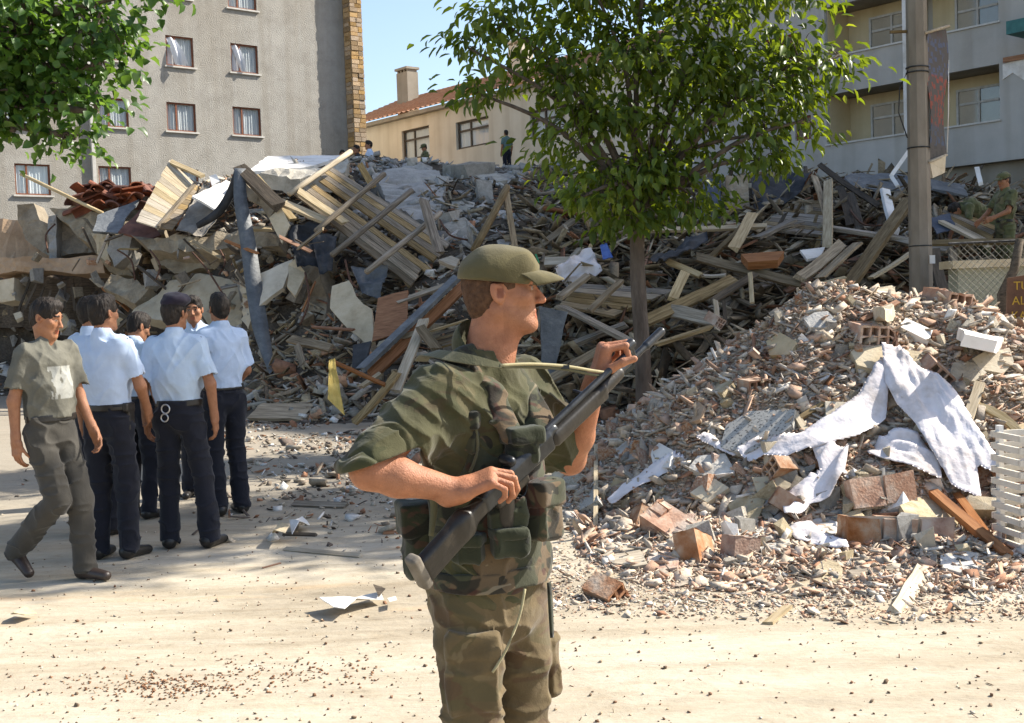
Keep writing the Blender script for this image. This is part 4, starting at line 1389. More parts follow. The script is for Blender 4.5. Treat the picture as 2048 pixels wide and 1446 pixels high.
poly('concrete_slab', 'cracked floor slab folding down diagonally beside the tan beam', 'concrete slab', [(98, 416, 25.0), (150, 412, 24.9), (198, 424, 24.6), (238, 480, 24.2), (266, 552, 23.8), (215, 540, 24.0), (188, 500, 24.2), (145, 462, 24.5)], 0.5, 'concrete_brown', 0.05)
poly('concrete_slab', 'narrow tan concrete wedge under the folded sheet', 'concrete slab', [(183, 466, 24.0), (216, 470, 23.9), (222, 532, 23.8), (196, 508, 23.9)], 0.35, 'plaster', 0.03)
poly('concrete_slab', 'five-sided grey concrete lump under the folded sheet', 'concrete slab', [(226, 470, 23.8), (263, 464, 23.7), (253, 512, 23.6), (228, 534, 23.6), (214, 500, 23.8)], 0.4, 'concrete', 0.05)
poly('metal_sheet', 'grey roofing sheet sloping off the tile heap', 'metal sheet', [(195, 430, 24.0), (278, 398, 24.6), (236, 466, 23.6), (185, 462, 23.5)], 0.03, 'sheetmetal', 0.02)
poly('roof_sheet', 'dark red ribbed roof sheet beside the sunlit board panel', 'roof sheet', [(236, 464, 23.5), (280, 420, 24.2), (322, 470, 23.4), (300, 478, 23.3)], 0.05, 'tile', 0.02)
pk(42, 348, 205, 426, 0.075, 'long thin pole leaning out over the left window', 25.2, 24.2, mt='wood_pale', name='pole', cat='pole', round_=True, t=0.07)
poly('concrete_slab', 'low cracked concrete slab below the diagonal floor', 'concrete slab', [(222, 548, 23.6), (300, 572, 23.0), (268, 606, 22.8), (240, 590, 23.0), (205, 575, 23.4)], 0.3, 'concrete_brown', 0.05)
poly('wall_panel', 'dark sheet standing in for the shaded hollow under the tan beam', 'wall', [(-60, 556, 26.4), (205, 552, 26.2), (210, 655, 26.0), (-60, 660, 26.2)], 0.2, 'wood_dark', 0.06)  # dark sheet added here; its colour stands in for the cavity's shade
poly('plaster_block', 'pale broken wall block under the tan beam', 'wall block', [(-5, 560, 24.7), (28, 555, 24.6), (30, 600, 24.5), (-5, 605, 24.6)], 0.4, 'plaster', 0.04)
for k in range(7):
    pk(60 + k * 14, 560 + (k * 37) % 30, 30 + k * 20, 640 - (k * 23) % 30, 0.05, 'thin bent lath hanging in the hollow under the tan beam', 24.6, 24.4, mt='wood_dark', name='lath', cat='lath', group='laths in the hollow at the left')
# roof tiles heaped on the fold
tv, tf = [], []
for i in range(7):
    a = math.pi * i / 6
    for yv in (-0.2, 0.2):
        tv.append((math.cos(a) * 0.11, yv, math.sin(a) * 0.05)); tv.append((math.cos(a) * 0.095, yv, math.sin(a) * 0.05 - 0.016))
for i in range(6):
    b = i * 4
    tf += [(b, b + 4, b + 6, b + 2), (b + 1, b + 3, b + 7, b + 5), (b, b + 1, b + 5, b + 4), (b + 2, b + 6, b + 7, b + 3)]
tf += [(0, 2, 3, 1), (24, 25, 27, 26)]
tile_me = mesh('roof_tile', tv, tf, MT['tile'])
for k in range(70):
    px = random.uniform(150, 318); py = 372 + (px - 150) * 0.05 + random.uniform(0, 42) + max(0, (200 - px)) * 0.12
    o = link('roof_tile', tile_me)
    o.location = P(px, py, random.uniform(24.6, 25.6))
    o.rotation_euler = (random.uniform(-0.7, 0.7), random.uniform(-0.9, 0.9), random.uniform(0, 6.28))
    o.scale = (1.25,) * 3
    tag(o, 'dark red curved roof tile in the heap above the tan beam', 'roof tile', 'roof tiles heaped at the left')
poly('concrete_slab', 'dusty ledge holding up the heap of roof tiles', 'concrete slab', [(140, 400, 25.2), (310, 392, 25.0), (330, 470, 23.9), (190, 470, 24.2)], 0.4, 'concrete_brown', 0.05)


def board_panel(label, c00, c10, c01, c11, n, mt, gap=0.06, th=0.03, rails=(), name='slat_screen', skip=()):
    """boards side by side: rows run from edge c00-c10 to c01-c11"""
    p = [P(*q) for q in (c00, c10, c01, c11)]
    ctr = sum(p, Vector()) / 4
    root = empty(name, ctr, 0, label, 'board deck')
    for i in range(n):
        if i in skip: continue
        s0, s1 = (i + gap / 2) / n, (i + 1 - gap / 2) / n
        a0, a1 = p[0].lerp(p[1], s0), p[0].lerp(p[1], s1)
        b0, b1 = p[2].lerp(p[3], s0), p[2].lerp(p[3], s1)
        e0, e1 = random.uniform(-0.03, 0.03), random.uniform(-0.04, 0.04)
        a0, a1, b0, b1 = a0.lerp(b0, e0), a1.lerp(b1, e0), b0.lerp(a0, e1), b1.lerp(a1, e1)
        X = (b0 - a0).normalized(); Yv = (a1 - a0); Z = X.cross(Yv).normalized()
        if Z.y > 0: Z = -Z
        Yv = Z.cross(X)
        M = Matrix((X, Yv, Z)).transposed().to_4x4(); M.translation = (a0 + a1 + b0 + b1) / 4 + Z * random.uniform(-0.012, 0.012)
        Mi = M.inverted()
        V = [Mi @ v for v in (a0, a1, b1, b0)] + [(Mi @ v) - Vector((0, 0, th)) for v in (a0, a1, b1, b0)]
        o = obj('board', V, [(0, 3, 2, 1), (4, 5, 6, 7), (0, 1, 5, 4), (1, 2, 6, 5), (2, 3, 7, 6), (3, 0, 4, 7)], MT[mt], root)
        o.matrix_basis = Matrix.Translation(-root.location) @ M
    for r_ in rails:
        o = plank(P(*r_[0]), P(*r_[1]), r_[2], r_[3], r_[4], parent=root, name='batten', roll=0, round_=len(r_) > 5)
    return root


board_panel('sunlit slatted board panel tilted up on the ridge', (272, 442, 22.9), (340, 320, 24.8), (314, 455, 22.7), (388, 365, 24.4), 11, 'wood_pale', 0.05,
            rails=[((342, 324, 24.7), (405, 352, 24.3), 0.12, 0.05, 'wood_pale'), ((316, 455, 22.66), (390, 368, 24.3), 0.06, 0.06, 'wood')])
board_panel('strip of boards shaded by darker wood beside the sunlit panel', (316, 456, 22.75), (391, 369, 24.3), (345, 460, 22.9), (402, 374, 24.4), 9, 'wood', 0.05)  # shaded side of the panel, its shade put into darker wood
sheet('roofing_felt', 'crumpled brown-grey roof covering beside the sunlit board panel', 'roof sheet', [(350, 458, 22.8), (402, 470, 22.4), (462, 400, 23.4), (405, 362, 24.3)], 'concrete_brown', 0.10, seed=3)
poly('white_board', 'white board lying tilted near the bent metal post', 'panel', [(384, 392, 22.9), (452, 360, 24.2), (472, 368, 24.2), (436, 422, 22.6)], 0.04, 'white', 0.01)
poly('white_board', 'small upright white board on the ridge left of the metal post', 'panel', [(418, 352, 24.4), (432, 348, 24.4), (440, 362, 24.3), (424, 372, 24.2)], 0.04, 'white', 0.01)
poly('white_board', 'large sunlit white panel lying across the top of the ridge', 'panel', [(494, 343, 23.6), (536, 312, 26.2), (692, 310, 26.4), (628, 331, 24.2), (562, 339, 23.7)], 0.07, 'white', 0.01)
poly('concrete_slab', 'shaded slab edge directly below the large white panel', 'concrete slab', [(520, 346, 23.3), (628, 334, 23.8), (700, 318, 25.2), (690, 345, 23.5), (600, 358, 23.0)], 0.3, 'concrete', 0.05)
# bent sheet-metal post
pts = [(480, 338, 21.6), (481, 400, 21.3), (495, 480, 21.0), (506, 560, 20.7), (520, 650, 20.2), (536, 715, 19.8), (547, 757, 19.4)]
o = strip('metal_post', [P(*p) for p in pts], [0.20, 0.23, 0.26, 0.28, 0.27, 0.17, 0.05], (0.25, -1, 0.1), MT['sheetmetal'], None, 0.05, 5)
tag(o, 'tall bent grey sheet-metal post hanging down the front of the ruin', 'metal post')
o = strip('metal_edge', [P(*p) for p in [(478, 336, 21.7), (462, 385, 21.9), (436, 425, 22.0), (395, 452, 22.2)]], [0.12, 0.16, 0.16, 0.10], (0, -1, 0.3), MT['felt'], None, 0.05, 5)
tag(o, 'dark curved roof edge sweeping left from the bent metal post', 'roof edge')
pk(480, 338, 560, 412, 0.22, 'dark roof timber running down right from the bent metal post', 21.7, 21.0, mt='wood_dark', t=0.12, name='roof_timber', cat='timber', roll=0.2)
pk(510, 352, 588, 440, 0.12, 'pale lath edging the dark roof timber', 21.9, 21.3, mt='wood_pale', t=0.05, cat='lath', name='lath', roll=0)
poly('concrete_slab', 'brown underside of the fallen gable behind the bent metal post', 'concrete slab', [(486, 360, 22.2), (556, 415, 21.6), (540, 440, 21.6), (520, 410, 21.8), (498, 400, 22.0)], 0.2, 'concrete_brown', 0.04)
poly('board', 'tan square board hanging beside the bent metal post', 'board', [(538, 436, 21.0), (562, 414, 21.1), (580, 450, 20.9), (564, 487, 20.8)], 0.05, 'plaster', 0.01)
pk(495, 458, 545, 458, 0.14, 'short pale beam end behind the bent metal post', 21.6, 21.5, mt='wood_pale', cat='beam', name='beam')
poly('concrete_slab', 'long dusty floor slab edge left of the bent metal post', 'concrete slab', [(262, 470, 23.2), (400, 474, 22.8), (476, 458, 22.4), (560, 470, 21.8), (560, 494, 21.7), (430, 500, 22.3), (300, 502, 23.0)], 0.5, 'concrete_brown', 0.05)
poly('concrete_slab', 'hanging brown ceiling fragment under the floor slab edge', 'concrete slab', [(300, 505, 23.4), (470, 500, 22.7), (470, 545, 22.6), (400, 535, 22.8), (350, 548, 23.0), (310, 530, 23.3)], 0.3, 'concrete_brown', 0.06)
poly('concrete_slab', 'sagging pale ceiling slab above the police officers', 'concrete slab', [(258, 632, 22.4), (340, 562, 22.8), (420, 548, 22.5), (478, 560, 22.0), (486, 650, 21.2), (420, 662, 21.5)], 0.25, 'plaster', 0.04)
poly('concrete_slab', 'second sagging pale slab reaching the bent metal post', 'concrete slab', [(480, 556, 21.6), (512, 548, 21.4), (520, 612, 20.9), (500, 660, 20.8), (484, 640, 21.1)], 0.2, 'plaster', 0.03)
poly('plaster_board', 'beige ceiling board folded in a point right of the metal post', 'board', [(512, 550, 20.9), (586, 518, 20.8), (566, 575, 20.4), (518, 612, 20.4)], 0.07, 'plaster', 0.02)
poly('plaster_board', 'narrow beige board standing beside the folded ceiling board', 'board', [(576, 530, 20.5), (590, 518, 20.5), (612, 546, 20.4), (590, 592, 20.1), (574, 572, 20.2)], 0.08, 'plaster', 0.02)
sheet('roofing_felt', 'black roofing felt hanging under the tilted board deck', 'roofing felt', [(572, 455, 21.0), (640, 452, 21.0), (668, 545, 20.2), (596, 540, 20.4)], 'felt', 0.22, seed=5)
sheet('roofing_felt', 'blue-black felt flap hanging in a point below the deck', 'roofing felt', [(622, 470, 20.6), (676, 480, 20.5), (664, 545, 20.0), (640, 552, 20.0)], 'felt', 0.16, seed=8)
sheet('roofing_felt', 'grey felt sheet draped at the lower end of the deck', 'roofing felt', [(706, 540, 20.0), (776, 532, 19.8), (764, 602, 19.4), (728, 594, 19.5)], 'sheetmetal', 0.14, seed=9)
poly('concrete_slab', 'brown pier stump in the dark hollow under the deck', 'concrete slab', [(600, 480, 21.4), (640, 490, 21.0), (650, 640, 20.2), (615, 640, 20.4), (605, 560, 20.9)], 0.4, 'concrete_brown', 0.05)
# tilted board deck with its poles
board_panel('tilted deck of weathered boards sliding off the ridge', (664, 333, 22.8), (588, 388, 21.8), (895, 482, 20.8), (822, 572, 19.6), 9, 'wood', 0.10, 0.035, skip=(4,), name='roof_deck')
for k, (a, b) in enumerate((((702, 303, 22.6), (578, 388, 21.2)), ((768, 348, 22.0), (632, 462, 20.4)), ((824, 381, 21.3), (664, 510, 19.8)), ((880, 426, 20.8), (733, 544, 19.2)))):
    pk(a[0], a[1], b[0], b[1], 0.105, ('topmost sunlit pole lying across the tilted deck', 'second pole from the top across the tilted deck', 'third pole from the top across the tilted deck', 'lowest pole across the tilted deck')[k],
       a[2], b[2], mt='wood_pale' if k == 0 else 'wood', name='pole', cat='pole', round_=True, t=0.1)
pk(556, 402, 652, 442, 0.15, 'tan plank poking out between metal post and deck', 21.2, 20.9, mt='wood_pale', roll=0.1)
pk(596, 382, 690, 445, 0.14, 'bright plank edge at the upper left of the deck', 21.3, 20.8, mt='wood_pale', roll=0.0)
pk(720, 330, 745, 372, 0.12, 'short plank stub upright above the deck', 22.4, 22.0)
poly('board', 'beige torn panel hanging below the deck', 'board', [(664, 572, 19.7), (700, 560, 19.6), (712, 592, 19.3), (744, 618, 19.0), (748, 682, 18.6), (734, 690, 18.6), (698, 660, 18.9), (660, 616, 19.3)], 0.05, 'plaster', 0.02)
poly('plywood', 'red-brown plywood sheet below the deck', 'plywood', [(756, 596, 18.9), (816, 580, 18.9), (812, 664, 18.4), (744, 682, 18.4)], 0.03, 'wood_red', 0.01)
pk(795, 605, 892, 570, 0.10, 'plank leaning above the red-brown plywood', 18.8, 18.9)
pk(625, 654, 708, 660, 0.06, 'thin orange strip left of the beige torn panel', 18.8, 18.6, mt='wood_red', cat='strip')
pk(580, 678, 660, 696, 0.14, 'grey plank lying at the foot of the ruin by the metal post', 18.8, 18.3)
pk(594, 690, 606, 728, 0.10, 'short upright plank at the foot of the ruin', 18.4, 18.2)
pk(912, 556, 724, 738, 0.16, 'blue-grey steel channel leaning behind the soldier', 18.2, 16.9, mt='sheetmetal', cat='metal beam', name='metal_beam', t=0.06, roll=0.3)
pk(928, 572, 742, 752, 0.15, 'brown beam leaning beside the steel channel', 18.4, 17.0, mt='wood_red', cat='beam', name='beam', t=0.1)
pk(848, 640, 790, 785, 0.14, 'pale upright plank just left of the soldier', 17.3, 16.2, mt='wood_pale', roll=0)
pk(795, 745, 708, 846, 0.12, 'grey curved stick leaning by the yellow cloth', 16.4, 15.9, bend=0.08)
pk(670, 725, 770, 770, 0.07, 'red-brown batten right of the yellow cloth', 16.6, 16.2, mt='wood_red')
pk(840, 655, 872, 698, 0.14, 'short plank behind the soldier\'s shoulder', 17.0, 16.8)
pk(756, 690, 850, 660, 0.08, 'thin batten crossing the steel channel', 17.6, 17.4, mt='wood_pale')
for k in range(5): pk(862 + k * 2, 662 + k * 9, 935, 640 + k * 10, 0.07, 'narrow slat in the bundle behind the soldier\'s neck', 17.2, 17.0, mt='wood', name='slat', cat='slat', group='slats behind the soldier')
pk(760, 748, 720, 775, 0.10, 'white-edged plank offcut by the brown beam', 16.8, 16.6, mt='wood_pale')
poly('board', 'dark board leaning at the foot of the steel channel', 'board', [(706, 690, 17.4), (742, 682, 17.3), (730, 740, 17.0), (704, 735, 17.1)], 0.04, 'felt', 0.01)
sheet('yellow_cloth', 'yellow cloth hanging upright in the debris', 'cloth', [(660, 722, 16.2), (670, 718, 16.2), (690, 832, 15.9), (657, 800, 15.9)], 'yellow', 0.05, fr_=(9, 9, 1.5), seed=4) if 'yellow' in MT else None
# --- centre: broken concrete roof slabs, A-frame poles
poly('concrete_slab', 'big cracked grey roof slab beside the tilted deck', 'concrete slab', [(745, 350, 24.5), (800, 332, 25.6), (865, 336, 25.6), (892, 372, 24.0), (885, 410, 22.8), (862, 440, 22.0), (815, 430, 22.2), (770, 385, 23.3)], 0.5, 'concrete', 0.08)
poly('concrete_slab', 'tilted pale concrete slab right of the A-frame poles', 'concrete slab', [(905, 365, 25.5), (985, 352, 26.5), (1090, 338, 27.5), (1185, 352, 27), (1205, 395, 25), (1180, 438, 23.5), (1090, 450, 22.8), (1020, 420, 23.5), (960, 388, 24.6)], 0.45, 'concrete', 0.08)
poly('concrete_slab', 'concrete slab piece under the A-frame poles', 'concrete slab', [(1000, 425, 22.6), (1050, 424, 22.4), (1098, 462, 21.6), (1070, 498, 20.8), (1000, 500, 20.8)], 0.3, 'concrete', 0.06)
poly('concrete_slab', 'pale slab lying in shade left of the tree trunk', 'concrete slab', [(1085, 440, 22), (1140, 450, 21.8), (1150, 500, 20.6), (1100, 520, 20.2)], 0.3, 'concrete', 0.06)
# CRESTSLABS
for pts, lab in (([(905, 352), (960, 345), (985, 372), (940, 392), (900, 380)], 'grey slab on the crest left of the pole tops'), ([(1060, 352), (1130, 345), (1170, 368), (1120, 392), (1065, 380)], 'grey slab on the crest right of the pole tops'),
                 ([(870, 455), (930, 440), (960, 475), (920, 500), (875, 490)], 'grey slab lying above the cap at left'), ([(1030, 440), (1085, 430), (1110, 455), (1060, 475)], 'pale slab between the propped poles and the crown'),
                 ([(900, 395), (950, 402), (945, 440), (905, 432)], 'tilted slab in the hollow below the crest'), ([(780, 420), (840, 432), (850, 470), (800, 455)], 'slab corner poking out at the lower deck edge'),
                 ([(960, 500), (1010, 512), (1000, 545), (950, 535)], 'grey slab right behind the cap')):
    dm = sum(D(x_, y_, 0) for x_, y_ in pts) / len(pts)
    poly('concrete_slab', lab, 'concrete slab', [(x_, y_, dm + (D(x_, y_, 0) - dm) * 0.7 - 0.35) for x_, y_ in pts], 0.28, 'concrete', 0.04)
pk(1014, 374, 948, 500, 0.13, 'thick left pole of the propped pair above the soldier', 20.6, 19.2, name='pole', cat='pole', round_=True, t=0.12, bend=0.04)
pk(1012, 378, 1030, 500, 0.10, 'right-hand post of the propped pair above the soldier', 20.6, 19.4, cat='post', name='post')
pk(846, 398, 880, 508, 0.16, 'upright plank at the right end of the tilted deck', 20.6, 19.6)
pk(1152, 398, 1192, 480, 0.10, 'grey plank leaning left of the tree crown', 20.8, 19.8)
pk(1070, 500, 1150, 440, 0.12, 'plank leaning up right behind the cap', 20.2, 20.6)
pk(1085, 515, 1150, 480, 0.10, 'tan plank under the leaning one behind the cap', 19.8, 19.9, mt='wood_pale')
pk(1085, 525, 1170, 522, 0.16, 'short tan beam right of the cap', 19.0, 18.8, mt='wood_pale', cat='beam', name='beam')
pk(890, 520, 918, 530, 0.2, 'stubby beam end left of the cap', 18.8, 18.6, mt='wood_pale', cat='beam', name='beam')
pk(1160, 560, 1182, 490, 0.06, 'thin white-edged lath standing by the crumpled sheet', 18.6, 18.8, mt='wood_pale', cat='lath', name='lath')
sheet('white_cloth', 'crumpled white sheet in the timber left of the trunk', 'cloth', [(1110, 545, 18.4), (1180, 500, 18.8), (1205, 545, 18.2), (1140, 575, 18.0)], 'linen', 0.16, seed=21)
sheet('blue_cloth', 'blue cloth hanging in the timber left of the trunk', 'cloth', [(1200, 492, 18.6), (1214, 488, 18.6), (1226, 515, 18.3), (1206, 520, 18.3)], 'blue', 0.05, n=8, seed=22)
poly('metal_sheet', 'pale grey metal sheet standing right of the soldier\'s chin', 'metal sheet', [(1078, 612, 16.4), (1136, 624, 16.4), (1122, 690, 16.1), (1106, 762, 15.8), (1084, 765, 15.8)], 0.03, 'sheetmetal', 0.02)
sheet('roofing_felt', 'black felt crumpled on the timber right of the trunk', 'roofing felt', [(1300, 525, 18.0), (1415, 470, 18.8), (1418, 492, 18.4), (1330, 535, 17.6)], 'felt', 0.2, seed=24)
sheet('roofing_felt', 'dark tarpaulin stretched over stacked boards right of the crown', 'tarpaulin', [(1500, 352, 22.4), (1625, 348, 22.4), (1600, 388, 21.6), (1508, 432, 21.0)], 'felt', 0.18, seed=25)
sheet('slate_cloth', 'slate blue cloth hanging below the tree crown', 'cloth', [(1396, 360, 21.5), (1442, 356, 21.5), (1440, 446, 20.9), (1402, 436, 20.9)], 'slate_cloth', 0.12, seed=26, fr_=(4, 4, 1))
poly('concrete_block', 'square concrete block beside the slate blue cloth', 'concrete block', [(1452, 352, 21.6), (1496, 350, 21.6), (1500, 415, 21.2), (1454, 416, 21.2)], 0.6, 'concrete_brown', 0.02)
sheet('slate_cloth', 'grey-blue sheet lying on the boards right of the pole', 'sheet', [(1858, 440, 18.4), (1898, 428, 18.8), (1912, 458, 18.2), (1872, 472, 17.9)], 'slate_cloth', 0.05, seed=27)
poly('wood_box', 'brown drawer front lying on the timber right of the trunk', 'board', [(1482, 508, 17.6), (1568, 502, 17.6), (1556, 520, 17.3), (1496, 524, 17.3)], 0.12, 'wood_red', 0.005)
poly('board', 'white board lying on the timber beneath the pale post', 'board', [(1600, 500, 17.9), (1650, 494, 18.0), (1640, 514, 17.6), (1614, 518, 17.5)], 0.04, 'white', 0.005)
poly('metal_sheet', 'pale crumpled metal sheet on top of the timber left of the pole', 'metal sheet', [(1690, 352, 23), (1760, 346, 23.4), (1822, 352, 23), (1824, 388, 21.8), (1760, 380, 22), (1700, 372, 22.2)], 0.04, 'sheetmetal', 0.05)
poly('metal_sheet', 'pale metal sheet on top of the timber right of the pole', 'metal sheet', [(1862, 358, 22.4), (1930, 368, 22.4), (1935, 392, 21.6), (1866, 378, 21.8)], 0.04, 'sheetmetal', 0.04)
pk(1782, 352, 1828, 288, 0.07, 'white bent frame bar rising left of the pole', 22.0, 22.2, mt='white', cat='frame bar', name='frame_bar')
pk(1782, 352, 1795, 372, 0.07, 'short foot of the white bent frame', 22.0, 21.8, mt='white', cat='frame bar', name='frame_bar')
pk(1953, 334, 1962, 368, 0.08, 'short white post standing before the soldiers at right', 21.6, 21.4, mt='white', cat='post', name='post')
# stacked boards under the tarpaulin, decks of boards
board_panel('stack of long boards under the dark tarpaulin', (1600, 398, 21.4), (1510, 455, 20.0), (1660, 402, 21.0), (1662, 472, 19.4), 9, 'wood', 0.12, 0.05, name='board_stack')
board_panel('low deck of boards left of the tree trunk', (1150, 566, 17.8), (1120, 610, 17.2), (1345, 578, 17.6), (1225, 632, 16.8), 5, 'wood', 0.10, 0.04, name='roof_deck',
            rails=[((1178, 622, 16.6), (1242, 562, 17.4), 0.08, 0.06, 'wood'), ((1118, 596, 17.0), (1178, 550, 17.6), 0.10, 0.06, 'wood')])
board_panel('deck of grey boards sloping down to the kneeling soldiers', (1892, 412, 19.2), (1878, 436, 18.6), (2004, 456, 18.4), (1968, 486, 17.8), 4, 'wood', 0.08, 0.04, name='roof_deck')
pk(1880, 442, 1975, 490, 0.10, 'pale batten along the front of the grey deck at right', 18.3, 17.6, mt='wood_pale')
# individually seen timbers of the tangle
TIM = [((1120, 612, 17.0), (1268, 688, 15.6), 0.15, 'wood', 'long timber sloping down right to the foot of the trunk'),
       ((1290, 642, 16.4), (1472, 556, 17.2), 0.19, 'wood', 'broad grey plank rising right from behind the trunk'),
       ((1424, 604, 16.6), (1512, 548, 17.2), 0.10, 'wood_dark', 'dark batten rising to the top of the brick heap'),
       ((1345, 622, 16.6), (1432, 642, 16.2), 0.19, 'wood', 'wide plank sloping down behind the brick heap'),
       ((1338, 524, 18.0), (1402, 552, 17.6), 0.09, 'wood_pale', 'pale lath sloping down right of the trunk'),
       ((1402, 551, 17.6), (1452, 550, 17.5), 0.09, 'wood_pale', 'pale lath continuing level right of the trunk'),
       ((1392, 514, 18.0), (1605, 568, 17.0), 0.14, 'wood', 'long plank sloping gently down behind the brick heap'),
       ((1418, 518, 18.4), (1488, 450, 19.2), 0.12, 'wood', 'plank leaning up right below the concrete block'),
       ((1466, 498, 18.4), (1504, 428, 19.4), 0.17, 'wood_pale', 'broad pale plank propped below the concrete block'),
       ((1514, 476, 18.6), (1588, 440, 19.2), 0.15, 'wood', 'plank leaning in front of the board stack'),
       ((1656, 362, 21.0), (1654, 494, 18.2), 0.15, 'wood_pale', 'pale upright post in the middle of the tangle'),
       ((1628, 352, 21.4), (1660, 452, 19.2), 0.11, 'wood', 'curved branch leaning beside the pale upright post'),
       ((1640, 330, 22.2), (1758, 412, 20.2), 0.10, 'wood_dark', 'dark branch sloping down from the top of the tangle'),
       ((1690, 580, 16.8), (1818, 398, 19.6), 0.20, 'wood', 'heavy beam rising to the concrete pole'),
       ((1598, 558, 16.9), (1684, 488, 18.0), 0.16, 'wood', 'grey plank rising from behind the heap top'),
       ((1640, 556, 16.8), (1716, 486, 18.0), 0.15, 'wood', 'second grey plank rising from behind the heap top'),
       ((1662, 456, 19.0), (1832, 482, 18.2), 0.17, 'wood', 'level beam left of the concrete pole'),
       ((1742, 556, 16.8), (1824, 504, 17.4), 0.09, 'wood_pale', 'thin pale lath left of the concrete pole'),
       ((1700, 388, 21.0), (1720, 462, 19.4), 0.14, 'wood_dark', 'dark plank hanging in the tangle above the beam'),
       ((1680, 372, 21.4), (1700, 450, 19.6), 0.13, 'wood_dark', 'dark curved timber right of the pale upright post'),
       ((1770, 380, 20.8), (1790, 462, 19.2), 0.16, 'white', 'white painted board standing left of the concrete pole'),
       ((1860, 486, 17.4), (2060, 482, 16.8), 0.13, 'wood', 'long level rail right of the concrete pole'),
       ((1760, 470, 18.6), (1900, 500, 17.6), 0.12, 'wood', 'timber passing behind the concrete pole'),
       ((1868, 500, 17.2), (1884, 580, 16.4), 0.16, 'wood_dark', 'dark plank leaning right of the concrete pole'),
       ((1905, 500, 17.2), (1915, 540, 16.8), 0.12, 'wood', 'short post stub right of the concrete pole'),
       ((1310, 690, 15.6), (1420, 655, 15.8), 0.10, 'wood', 'thin plank low at the left foot of the brick heap'),
       ((1145, 690, 16.2), (1250, 650, 16.4), 0.13, 'wood', 'plank behind the soldier\'s raised hand'),
       ((1100, 760, 15.6), (1200, 700, 15.9), 0.13, 'wood', 'plank crossing behind the soldier\'s forearm'),
       ((1290, 460, 19.4), (1530, 452, 19.2), 0.10, 'wood_pale', 'long level batten below the slate blue cloth'),
       ((1345, 600, 16.8), (1370, 545, 17.4), 0.14, 'wood_pale', 'short broad offcut leaning right of the trunk'),
       ((1500, 545, 17.0), (1504, 605, 16.4), 0.06, 'wood_pale', 'thin upright stick behind the heap shoulder'),
       ((1430, 600, 16.5), (1434, 660, 15.9), 0.07, 'wood_pale', 'thin upright post behind the heap flank'),
       ((1448, 602, 16.5), (1452, 650, 16.0), 0.05, 'wood_dark', 'dark upright stake behind the heap flank')]
for a, b, w_, m_, lab in TIM:
    pk(a[0], a[1], b[0], b[1], w_, lab, a[2], b[2], mt=m_, t=w_ * random.uniform(0.25, 0.5), bend=random.uniform(-0.02, 0.02))

# --- loose fill: lumps, timber, splinters
LUMPS = []
for k in range(8):
    bm = bmesh.new()
    r_ = random.Random(k)
    if k % 2:      # broken brick-like block
        for a in (-1, 1):
            for b in (-1, 1):
                for c in (-1, 1):
                    if r_.random() < 0.85: bm.verts.new(Vector((a * r_.uniform(.6, 1), b * r_.uniform(.45, .75), c * r_.uniform(.35, .6))))
        bm.verts.new(Vector((r_.uniform(-.9, .9), 0.8, 0.2)))
    else:
        for i in range(9): bm.verts.new(Vector((r_.uniform(-1, 1), r_.uniform(-1, 1) * 0.8, r_.uniform(-1, 1) * 0.55)))
    bmesh.ops.convex_hull(bm, input=bm.verts)
    bmesh.ops.delete(bm, geom=[v for v in bm.verts if not v.link_faces], context='VERTS')
    me = bpy.data.meshes.new('lump'); bm.to_mesh(me); bm.free()
    LUMPS.append(me)
LUMP = {}


def lump(mt, k):
    if (mt, k) not in LUMP:
        me = LUMPS[k].copy(); me.materials.clear(); me.materials.append(MT[mt]); LUMP[(mt, k)] = me
    return LUMP[(mt, k)]


def put(name, me, loc, sc, label, cat, group, rot=None):
    o = link(name, me)
    o.location = loc
    o.scale = sc if isinstance(sc, tuple) else (sc,) * 3
    o.rotation_euler = rot or (random.uniform(0, 6.28), random.uniform(0, 6.28), random.uniform(0, 6.28))
    return tag(o, label, cat, group)


for px, py, s, lab in ((905, 352, .42, 'large round concrete boulder on the crest above the deck'), (945, 362, .5, 'long concrete boulder on the crest left of the poles'), (880, 380, .33, 'concrete boulder below the crest beside the cracked slab'),
                       (985, 372, .38, 'concrete boulder just left of the pole tops'), (860, 405, .32, 'concrete boulder at the right end of the cracked slab'), (965, 395, .32, 'concrete boulder in the hollow left of the poles'),
                       (1040, 352, .36, 'concrete boulder on the crest behind the poles'), (830, 345, .36, 'concrete boulder on the crest near the soldier in cap'), (890, 450, .4, 'grey boulder in the middle of the slope'),
                       (925, 470, .35, 'grey boulder lower on the slope left of the poles'), (1130, 395, .4, 'concrete boulder at the left edge of the crown'), (860, 530, .26, 'pale rounded lump left of the cap'),
                       (1385, 590, .22, 'smooth grey stone under the broad plank')):
    put('boulder', lump('concrete', random.randrange(8)), P(px, py, D(px, py, 0.1)), s, lab, 'boulder', None)


def in_tangle(px, py): return 1090 < px < 2060 and 345 + max(0, (1250 - px)) * 0.2 < py < 690


COLW = {'wood': 'weathered grey', 'wood_pale': 'pale splintered', 'wood_dark': 'dark', 'wood_red': 'red-brown'}


def place_words(px, py):
    if px < 1090:
        h_ = 'under the tilted deck' if py < 600 else ('at the foot of the steel channel' if px > 720 else 'at the foot of the bent metal post')
        return h_ if px < 900 else ('on the slope behind the cap' if py < 560 else 'behind the soldier')
    c = 'left of the tree trunk' if px < 1262 else 'right of the tree trunk' if px < 1450 else 'below the board stack' if px < 1620 else 'around the pale upright post' if px < 1760 else 'beside the concrete pole' if px < 1870 else 'behind the chain link fence'
    r_ = 'high in the tangle ' if py < 450 else 'low in the tangle ' if py > 590 else 'in the tangle '
    return r_ + c


